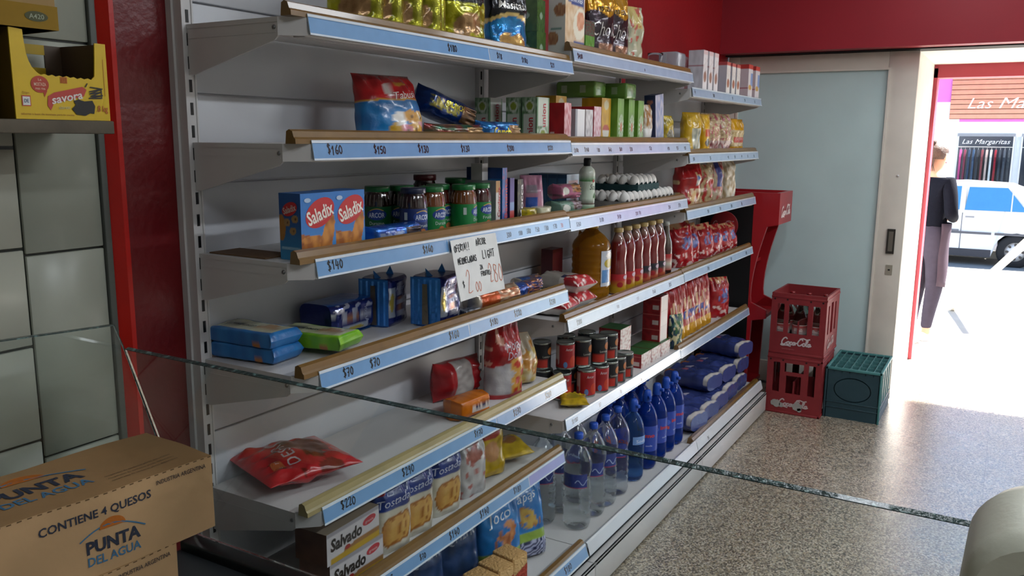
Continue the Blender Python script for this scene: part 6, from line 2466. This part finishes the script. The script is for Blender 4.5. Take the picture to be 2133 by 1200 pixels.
CX0, CY0 = 3.646, -.425
crate('red bottle crate standing on the floor with worn lettering, below another', (CX0, CY0, 0.0005), 0, True)
crate('red bottle crate holding empty bottles, stacked on top', (CX0 + .003, CY0 - .002, .3635), -1, False)
BOTG = mat('bottle_glass', H('c9d4cc'), rough=.04, trans=1., ior=1.25)
cola = None
k = 0
for i in range(3):
    for j in range(3):
        lab = 'empty bottle with red label in the upper red crate, ' + ('front left', 'middle of the front row', 'front right', 'left of the middle row', 'centre', 'right of the middle row', 'back left', 'middle of the back row', 'back right')[i * 3 + j]
        pos = (CX0 + .068 + i * .112, CY0 - .058 - j * .098, .3895)
        if cola is None:
            cola = empty('returnable_bottle', lab, 'bottle', pos, group='empty bottles in the upper crate')
            MB().lathe([(.030, 0), (.040, .004), (.042, .03), (.042, .16), (.040, .185), (.030, .215), (.019, .245), (.014, .27), (.014, .292)], 24).build('bottle_body', BOTG, cola)
            mb = MB().lathe([(.0425, .03), (.0425, .085), (.0425, .0851), (.0425, .10), (.0425, .1001), (.0425, .142), (.0425, .1421), (.0425, .15)], 28,
                            lambda u, z: H('2a1a1c') if z < .09 else (H('b8b0ac') if z < .101 else (H('a8302c') if z < .1425 else H('cfc9c4'))), cap=False)
            art(mb, script2d(-.025, .115, .05, .5), H('d8c9c4'), lambda x, y: (.043 * cos(pi - x / .043), .043 * sin(pi - x / .043), y))
            mb.build('bottle_label', CARD, cola)
            MB().lathe([(0, .288), (.0155, .288), (.0155, .302), (0, .303)], 20, H('8a2024')).build('bottle_cap', mat('lid_lacquer'), cola)
        else:
            dup(cola, pos, None, lab)

GRN = mat('crate_green', rough=.5, attr=True, var=.12)
mb = MB()
gx0, gx1, gy0, gy1, gh = 3.728, 4.186, -1.046, -.748, .305
GC, GE = H('28424a'), H('47807f')
t = .010
for a in ((gx0, gx0 + t, gy0, gy1), (gx1 - t, gx1, gy0, gy1), (gx0, gx1, gy0, gy0 + t), (gx0, gx1, gy1 - t, gy1)):
    mb.box(a[0], a[1], a[2], a[3], .0005, gh - .012, GC)
mb.box(gx0 + t, gx1 - t, gy0 + t, gy1 - t, .003, .012, GC)
for z in (.10, .068):
    mb.rbox(gx0 - .004, gx1 + .004, gy0 - .004, gy1 + .004, z - .005, z, .002, GC)
mb.rbox(gx0 - .005, gx0 + .006, gy0 - .005, gy0 + .006, 0, gh, .002, GE).rbox(gx0 - .005, gx0 + .006, gy1 - .006, gy1 + .005, 0, gh, .002, GC)
for a in ((gx0 - .005, gx0 + .01, gy0 - .005, gy1 + .005), (gx1 - .01, gx1 + .005, gy0 - .005, gy1 + .005), (gx0 - .005, gx1 + .005, gy0 - .005, gy0 + .01), (gx0 - .005, gx1 + .005, gy1 - .01, gy1 + .005)):
    mb.rbox(a[0], a[1], a[2], a[3], gh - .016, gh, .003, GE)
for i in range(1, 7):
    y = gy0 + (gy1 - gy0) * i / 7
    mb.box(gx0, gx1, y - .002, y + .002, gh - .030, gh - .002, H('4a7a7a'))
for i in range(1, 5):
    x = gx0 + (gx1 - gx0) * i / 5
    mb.box(x - .002, x + .002, gy0, gy1, gh - .028, gh - .003, H('4a7a7a'))
mb.box(gx0 + t, gx1 - t, gy0 + t, gy1 - t, gh - .05, gh - .045, H('141b1c'))
for q in (0, 1):
    art(mb, [q_ for q_ in ribbon([(gy0 + .15 + .10 * cos(a), .18 + .07 * sin(a)) for a in [2 * pi * i / 24 for i in range(25)]], .004)], H('2c5154'), lambda x, y: (gx0 - .0006, x, y))
for i in range(4):
    mb.box(gx0 + .06 + i * .10, gx0 + .075 + i * .10, gy0 - .004, gy0, .10, gh - .016, GE)
o = mb.build('green_crate', GRN)
tag(o, 'dark green plastic crate with gridded top on the floor by the door', 'crate')

# ================================================================== outside
SIDEW = mat('sidewalk_concrete', H('b5afa5'), rough=.8, var=.12, vscale=2, bump=.1)
ROAD = mat('street_asphalt', H('8f8b86'), rough=.85, var=.12, vscale=2)
mb = MB()
mb.poly([(5.6, -9, -.004), (9.3, -9, -.16), (9.3, 6, -.16), (5.6, 6, -.004)])
mb.poly([(9.3, -9, -.16), (9.3, -9, -.32), (9.3, 6, -.32), (9.3, 6, -.16)])
struct(mb.build('sidewalk', SIDEW))
mb = MB().poly([(9.3, -14, -.32), (16.8, -14, -.565), (16.8, 12, -.565), (9.3, 12, -.32)])
struct(mb.build('street', ROAD))
mb = MB().poly([(16.8, -14, -.565), (16.8, -14, -.42), (16.8, 12, -.42), (16.8, 12, -.565)][::-1]).poly([(16.8, -14, -.42), (20.0, -14, -.40), (20.0, 12, -.40), (16.8, 12, -.42)])
struct(mb.build('far_sidewalk', SIDEW))

shop = empty('clothing_shop', 'white clothing shop with pink wall and wooden sign across the street', 'shop', (20, -1.5, -.40))
PW = mat('facade', rough=.7, attr=True, var=.04)
mb = MB()
WW, PK = H('e4e0de'), H('d070bc')


def fac(y0, y1, z0, z1, c, x=0.):
    mb.poly([(x, y1 + 1.5, z0 + .4), (x, y0 + 1.5, z0 + .4), (x, y0 + 1.5, z1 + .4), (x, y1 + 1.5, z1 + .4)], c)


for y0, y1, z0, z1, c in ((-.44, 8, -.4, 2.45, WW), (-.44, 8, 2.45, 3.7, PK), (-9, -.44, 1.76, 2.02, WW), (-9, -.44, 2.02, 3.7, PK), (-9, -.44, -.4, .28, WW), (-1.66, -1.54, .28, 1.76, WW), (-9, -3.4, .28, 1.76, WW)):
    fac(y0, y1, z0, z1, c)
mb.box(.0, .3, -8, 9.5, 4.1, 5.2, H('cfc9c5'))
mb.build('facade', PW, shop)
mb = MB()
for i in range(9):
    z = 2.09 + i * .104
    mb.rbox(-.07, -.02, -4.2 + 1.5, -.24 + 1.5, z + .4, z + .4 + .092, .004, mix(H('d89478'), H('d08068'), i / 9))
mb.box(-.03, 0, -2.7, 1.26, 2.48, 3.44, H('6a3a2c'))
sg = mb.build('slat_sign', mat('sign_wood', rough=.6, attr=True, var=.12), shop)
mb = MB()
for wd_, cx_, sw_ in (('Las', -.93, .48), ('Margaritas', .30, 1.75)):
    mb = MB()
    art(mb, text2d(wd_, cx_, 0, .23, sw_, 0, -.005, .35), H('e4e0dc'), lambda x, y: (-.078, -.25 - x, 2.82 + y))
    mb.build('sign_lettering', PAPER, sg)
mb = MB()
for y0, y1 in ((-1.54, -.44), (-3.4, -1.66)):
    mb.box(.55, .6, y0 + 1.5, y1 + 1.5, .68, 2.16, H('2c3440'))
    mb.box(-.02, .55, y0 + 1.5, y1 + 1.5, .66, .68, H('8a8a88'))
    for s in (y0, y1 - .03):
        mb.box(-.02, .02, s + 1.5, s + 1.53, .68, 2.16, H('cfcccc'))
    mb.box(-.03, .03, y0 + 1.5, y1 + 1.5, 2.11, 2.17, H('8f8f92'))
wn = mb.build('window_frame', PW, shop)
MB().box(-.004, .004, -3.4 + 1.5, -.44 + 1.5, .68, 2.11).build('pane', mat('shop_glass', H('e8f0f2'), rough=.02, trans=1., ior=1.1), wn)
mb = MB()
art(mb, text2d('Las Margaritas', 0, 0, .10, .92, .0, .0, .35), H('e4e0dc'), lambda x, y: (-.03, -1.0 + 1.5 - x, 2.00 + y))
mb.build('window_lettering', PAPER, wn)
CLO = mat('cloth', rough=.9, attr=True, var=.15)
cols = ('b5407a', '7a2440', '2a3f5c', '2f4a6a', '27303c', '8a3a44', 'c9a9a0', 'd8d4d2', '9a2030', '3a3f48', '4a4f5a', '3f444c')
for i, c in enumerate(cols):
    y = -.52 - i * .085
    mb = MB()
    h_ = .72 + .12 * ((i * 7) % 3)
    mb.prism([(-.16, -h_), (.16, -h_), (.13, -.25), (.17, -.16), (.06, 0), (-.06, 0), (-.17, -.16), (-.13, -.25)], 'y', -.02, .02, H(c))
    mb.tube([(0, 0, 0), (0, 0, .05)], .006, 6, H('999999'))
    o = mb.build('hanging_garment', CLO)
    tag(o, ('bright pink', 'dark wine', 'dark blue', 'slate blue', 'black blue', 'faded red', 'pale rose', 'white', 'deep red', 'charcoal', 'mid grey', 'dark grey')[i] + ' garment hanging in the shop window across the street', 'garment', 'garments in the shop window')
    o.location = (20.25, y, 1.42)
o = MB().tube([(20.25, -.42, 1.475), (20.25, -3.3, 1.475)], .012, 8, H('888888')).build('clothes_rail', CLO)
tag(o, 'metal clothes rail inside the shop window', 'rail')

# parked car, its rear to the right of the frame
car = empty('parked_car', 'white hatchback parked on the far side of the street', 'car', (16.1, -.55, -.538))
CW = mat('car_paint', H('d5d6d8'), rough=.25, coat=.8, var=.02)
CG = mat('car_window', H('3f7fb0'), rough=.08, coat=.6, spec=.8, var=.05)
TY = mat('tyre', H('1d1d1f'), rough=.8, var=.1)
HUB = mat('hub_silver', H('b9bbbe'), rough=.35, metal=.5)
xs = -.80
prof = [(-1.95, .30), (-1.98, .55), (-1.93, .80), (-1.86, .93), (-1.62, 1.02), (-1.30, 1.30), (-1.05, 1.40), (-.3, 1.435), (.35, 1.40), (.70, 1.28), (1.12, .98), (1.75, .88), (2.02, .70), (2.05, .40), (1.98, .22)]


def arch(cy):
    return [(cy + .33 * cos(a), .26 + .33 * sin(a)) for a in [pi * i / 10 for i in range(11)]]


outline = prof + [(1.62, .20)] + [(1.29 + .33 * cos(pi * i / 10), .28 + .33 * sin(pi * i / 10)) for i in range(11)] + [(.9, .18), (-.82, .18)] + [(-1.18 + .33 * cos(pi * i / 10), .28 + .33 * sin(pi * i / 10)) for i in range(11)] + [(-1.55, .22)]
bm = bmesh.new()
vs0 = []
ws_ = ((-.80, 0), (-.78, .0), (.78, 0), (.80, 0))


def tum(z):
    return 0 if z < .92 else (z - .92) * .30


L_ = [bm.verts.new((-.80 + tum(z), y, z)) for y, z in outline]
R_ = [bm.verts.new((.80 - tum(z), y, z)) for y, z in outline]
bm.faces.new(L_)
bm.faces.new(R_[::-1])
for i in range(len(outline)):
    j = (i + 1) % len(outline)
    bm.faces.new([L_[j], L_[i], R_[i], R_[j]])
bmesh.ops.triangulate(bm, faces=[f for f in bm.faces if len(f.verts) > 4])
mb = MB()
mb.addbm(bm, H('d5d6d8'), False)
cb = mb.build('car_body', CW, car)
fx = lambda o_=.006: (lambda y, z: (-.80 + tum(z) - o_, y, z))
mb = MB()
art(mb, [[(-1.30, .97), (-.36, .97), (-.40, 1.36), (-.98, 1.36)], [(-.28, .97), (.62, .97), (.30, 1.35), (-.28, 1.37)]], H('3f7fb0'), fx())
cw_ = mb.build('side_windows', CG, car)
mb = MB()
art(mb, rect2d(-1.07, -1.05, .97, 1.36) + rect2d(-.36, -.28, .92, 1.38), H('c9c9cb'), fx(.009))
art(mb, rect2d(-.34, -.325, .25, .97) + rect2d(.64, .655, .25, .97) + rect2d(-.30, .60, .60, .63), H('6a6a70'), fx(.004))
art(mb, rect2d(-1.55, -.85, .56, .60) + rect2d(-.80, .9, .56, .60), H('55565c'), fx(.012))
art(mb, rect2d(-.52, -.38, .84, .87) + rect2d(.44, .58, .84, .87), H('88888c'), fx(.015))
art(mb, rect2d(-.82, .92, .17, .30), H('3a3a40'), fx(.012))
mb.build('trim_lines', PW, car)
for y, nm in ((-1.18, 'rear'), (1.29, 'front')):
    for x, sgn in ((-.80, -1), (.62, 1)):
        w_ = MB().lathe([(.16, 0), (.25, .0), (.285, .03), (.285, .15), (.25, .18), (.16, .18)], 32, cap=False).xf(Matrix.Translation((x, y, .288)) @ Matrix.Rotation(R(90), 4, 'Y')).build('wheel', TY, car)
        mb = MB().lathe([(0, .02), (.06, .015), (.175, .03), (.18, .17), (0, .17)], 32, H('b9bbbe'), cap=False)
        for k in range(8):
            a = 2 * pi * k / 8
            art(mb, ell2d(.12 * cos(a), .12 * sin(a), .028, .022, 10, a), H('2a2a2c'), lambda x_, y_: (x_, y_, .012))
        mb.xf(Matrix.Translation((x, y, .288)) @ Matrix.Rotation(R(90), 4, 'Y')).build('hub_cap', mat('hub_paint', rough=.35, attr=True, metal=.2), w_)
mb = MB().box(-.60, .60, -1.99, -1.975, .45, .55, H('c0c0c0')).box(-.76, -.5, -1.965, -1.93, .68, .80, H('8a1a1c')).box(.5, .76, -1.965, -1.93, .68, .80, H('8a1a1c'))
mb.build('rear_lights', PW, car)

# white leaning board on the sidewalk
mb = MB()
bm = bmesh.new()
A, B = Vector((8.35, -1.16, -.112)), Vector((7.45, -1.80, .80))
d_ = (B - A).normalized()
s_ = d_.cross(Vector((0, 0, 1))).normalized()
u_ = s_.cross(d_)
P = []
for q, wd in ((A, .05), (B, .075)):
    for i, j in ((-1, -1), (1, -1), (1, 1), (-1, 1)):
        P.append(q + s_ * i * wd * .5 + u_ * j * .02)
for f in ((0, 1, 2, 3), (7, 6, 5, 4), (0, 4, 5, 1), (1, 5, 6, 2), (2, 6, 7, 3), (3, 7, 4, 0)):
    mb.poly([P[k] for k in f], H('b0aca4'))
mb.tube([(7.50, -1.83, -.08), (7.46, -1.81, .80)], .012, 8, H('a8a49c'))
o = mb.build('leaning_board', mat('board_white', H('a8a49c'), rough=.6, var=.05))
tag(o, 'long whitish slanting bar rising from the bright sidewalk outside', 'bar')

# ---- the person outside, seen from behind
SKIN = mat('skin', H('b98a70'), rough=.5, var=.06)


def skinned(name, chains, m, parent, sub=2, root=0):
    """chains: lists of ((x,y,z), r) or an index into earlier points; grown with a Skin modifier"""
    me = bpy.data.meshes.new(name)
    bm = bmesh.new()
    ly = bm.verts.layers.skin.verify()
    vs = {}
    first = True
    for ch in chains:
        prev = None
        for it in ch:
            if isinstance(it, str):
                v = vs[it]
            else:
                key, co, r = it
                v = bm.verts.new(co)
                v[ly].radius = (r, r) if not isinstance(r, tuple) else r
                v[ly].use_root = first
                first = False
                vs[key] = v
            if prev is not None:
                bm.edges.new((prev, v))
            prev = v
    bm.to_mesh(me)
    bm.free()
    o = bpy.data.objects.new(name, me)
    COL.objects.link(o)
    o.parent = parent
    s = o.modifiers.new('skin', 'SKIN')
    s.use_smooth_shade = True
    b_ = o.modifiers.new('sub', 'SUBSURF')
    b_.levels = sub
    b_.render_levels = sub
    me.materials.append(m)
    return o


pe = empty('person', 'person seen from behind in a dark sweater and grey trousers, standing outside the door', 'person', (6.28, -1.035, -.030), (0, 0, R(-124)))
K = 1.0
body = [[('pel', (0, 0, .90), (.115, .085)), ('sp1', (0, .005, 1.02), (.105, .075)), ('sp2', (0, 0, 1.16), (.115, .08)), ('ch', (0, -.005, 1.28), (.115, .075)), ('nk', (0, -.005, 1.365), .05), ('nk2', (0, .01, 1.42), .044), ('hd1', (0, .025, 1.475), (.058, .070)), ('hd2', (0, .022, 1.535), (.066, .082)), ('hd3', (0, .012, 1.585), (.056, .066))]]
for s, t_ in ((-1, 'l'), (1, 'r')):
    body.append(['ch', (t_ + 'sh', (s * .145, -.01, 1.315), .048), (t_ + 'el', (s * .215, -.045, 1.075), .038), (t_ + 'wr', (s * .085, .165, 1.02), .026), (t_ + 'pm', (s * .02, .215, 1.03), (.034, .016))])
    for q in range(4):
        body.append([t_ + 'pm', (t_ + 'f%d' % q, (s * -.005 - s * .01, .245, 1.052 - q * .019), .009), (t_ + 'g%d' % q, (s * -.045, .255, 1.050 - q * .019), .008), (t_ + 'h%d' % q, (s * (-.068 + .006 * abs(q - 1)), .240, 1.046 - q * .018), .0075)])
    body.append([t_ + 'wr', (t_ + 't1', (s * .05, .205, 1.062), .010), (t_ + 't2', (s * .02, .232, 1.078), .009)])
    body.append(['pel', (t_ + 'hp', (s * .085, 0, .83), .088), (t_ + 'kn', (s * .082, .015, .47), .055), (t_ + 'an', (s * .072, -.025, .095), .036), (t_ + 'he', (s * .072, -.005, .045), .036), (t_ + 'to', (s * .082, .105, .035), (.036, .024))])
bo = skinned('body', body, SKIN, pe)
# face
fm = MB()
fm.lathe([(0, 0), (.009, .004), (.011, .012), (.006, .026), (0, .034)], 10).xf(Matrix.Translation((0, .100, 1.492)) @ Matrix.Rotation(R(12), 4, 'X'))
fm.build('nose', SKIN, bo)
for s in (-1, 1):
    bm = bmesh.new()
    bmesh.ops.create_uvsphere(bm, u_segments=12, v_segments=8, radius=1)
    MB().addbm(bm, (.8, .8, .8), True, Matrix.Translation((s * .067, .018, 1.512)) @ Matrix.Rotation(R(s * 18), 4, 'Z') @ Matrix.Diagonal((.008, .020, .030, 1))).build('ear', SKIN, bo)
    bm = bmesh.new()
    bmesh.ops.create_uvsphere(bm, u_segments=10, v_segments=8, radius=1)
    MB().addbm(bm, H('e8e4e0'), True, Matrix.Translation((s * .028, .092, 1.528)) @ Matrix.Diagonal((.012, .006, .008, 1))).build('eye', CARD, bo)
MB().box(-.022, .022, .094, .099, 1.462, 1.470, H('8f5048')).build('mouth', CARD, bo)
HAIR = mat('brown_hair', H('4a3226'), rough=.55, var=.3, vscale=40, bump=.6, bscale=120)
bm = bmesh.new()
bmesh.ops.create_uvsphere(bm, u_segments=28, v_segments=18, radius=1)
for v in bm.verts:
    v.co *= 1 + .05 * noise.noise(v.co * 4)
bmesh.ops.delete(bm, geom=[v for v in bm.verts if v.co.y > .50 and v.co.z < .55 or (v.co.z < -.62) or (v.co.y > .05 and v.co.z < -.1 and abs(v.co.x) < 2)], context='VERTS')
mb = MB().addbm(bm, (.1, .1, .1), True, Matrix.Translation((0, .006, 1.540)) @ Matrix.Diagonal((.081, .098, .092, 1)))
bm = bmesh.new()
bmesh.ops.create_uvsphere(bm, u_segments=16, v_segments=12, radius=.04)
for v in bm.verts:
    v.co *= 1 + .18 * noise.noise(v.co * 60)
mb.addbm(bm, (.1, .1, .1), True, Matrix.Translation((-.02, -.05, 1.625)))
for q in range(7):
    mb.tube([(-.03 + .012 * q, -.075, 1.50), (-.035 + .012 * q, -.078, 1.45), (-.04 + .014 * q, -.065, 1.40)], [.006, .005, .002], 6)
mb.build('hair', HAIR, pe)
SWE = mat('navy_sweater', H('11131c'), rough=.9, spec=.08, var=.15, vscale=30, bump=.3, bscale=150)
sw = [[('a', (0, 0, .915), (.172, .130)), ('b', (0, .0, 1.03), (.135, .10)), ('c', (0, -.005, 1.17), (.140, .10)), ('d', (0, -.01, 1.285), (.135, .088)), ('e', (0, -.008, 1.345), (.072, .062))]]
for s, t_ in ((-1, 'l'), (1, 'r')):
    sw.append(['d', (t_ + '1', (s * .150, -.012, 1.312), .060), (t_ + '2', (s * .190, -.03, 1.19), .054), (t_ + '3', (s * .218, -.045, 1.07), .052), (t_ + '4', (s * .15, .07, 1.035), .044), (t_ + '5', (s * .095, .150, 1.02), .036)])
skinned('sweater', sw, SWE, pe)
TRO = mat('grey_trousers', H('3c3844'), rough=.9, spec=.1, var=.12, vscale=20, bump=.2, bscale=80)
tr = [[('w', (0, 0, 1.03), (.152, .118)), ('p', (0, -.008, .885), (.138, .105))]]
for s, t_ in ((-1, 'l'), (1, 'r')):
    tr.append(['p', (t_ + '1', (s * .080, 0, .78), .098), (t_ + '2', (s * .082, .01, .62), .082), (t_ + '3', (s * .082, .015, .46), .070), (t_ + '4', (s * .076, -.01, .28), .056), (t_ + '5', (s * .072, -.022, .16), .046), (t_ + '6', (s * .072, -.024, .115), .042)])
skinned('trousers', tr, TRO, pe)
APR = mat('mauve_apron', H('493f49'), rough=.9, spec=.1, var=.1)
mb = MB()


def apr(u, v):
    a = R(-25) + R(230) * u
    rx, ry = .165, .130
    return (rx * cos(a) * (1 + .03 * sin(v * 9 + u * 7)), ry * sin(a) + .0, .99 - v * .50 - .03 * sin(u * pi) * v)


mb.grid(apr, 26, 12, H('6a5a66'))
mb.tube([(-.03, -.112, .985), (-.075, -.118, .955), (-.06, -.12, .925), (-.02, -.115, .97), (.03, -.112, .985)], .007, 6, H('4a4450'))
ap = mb.build('apron', APR, pe)
sd = ap.modifiers.new('thick', 'SOLIDIFY')
sd.thickness = .004
SHO = mat('white_sneaker', H('d8d6d4'), rough=.6, var=.05)
for s in (-1, 1):
    bm = bmesh.new()
    bmesh.ops.create_uvsphere(bm, u_segments=20, v_segments=14, radius=1)
    for v in bm.verts:
        v.co.z = max(v.co.z, -.62)
        if v.co.y > 0:
            v.co.z *= 1 - .35 * v.co.y if v.co.z > 0 else 1
    mb = MB().addbm(bm, H('d8d6d4'), True, Matrix.Translation((s * .078, .045, .052)) @ Matrix.Rotation(R(-s * 6), 4, 'Z') @ Matrix.Diagonal((.046, .130, .062, 1)))
    so = mb.build('sneaker', SHO, pe)
    MB().prism([(s * .078 + .048 * cos(a), .045 + .134 * sin(a)) for a in [2 * pi * i / 24 for i in range(24)]], 'z', 0.0, .020).build('sole', mat('sole_white', H('c9c6c2'), rough=.7), so)
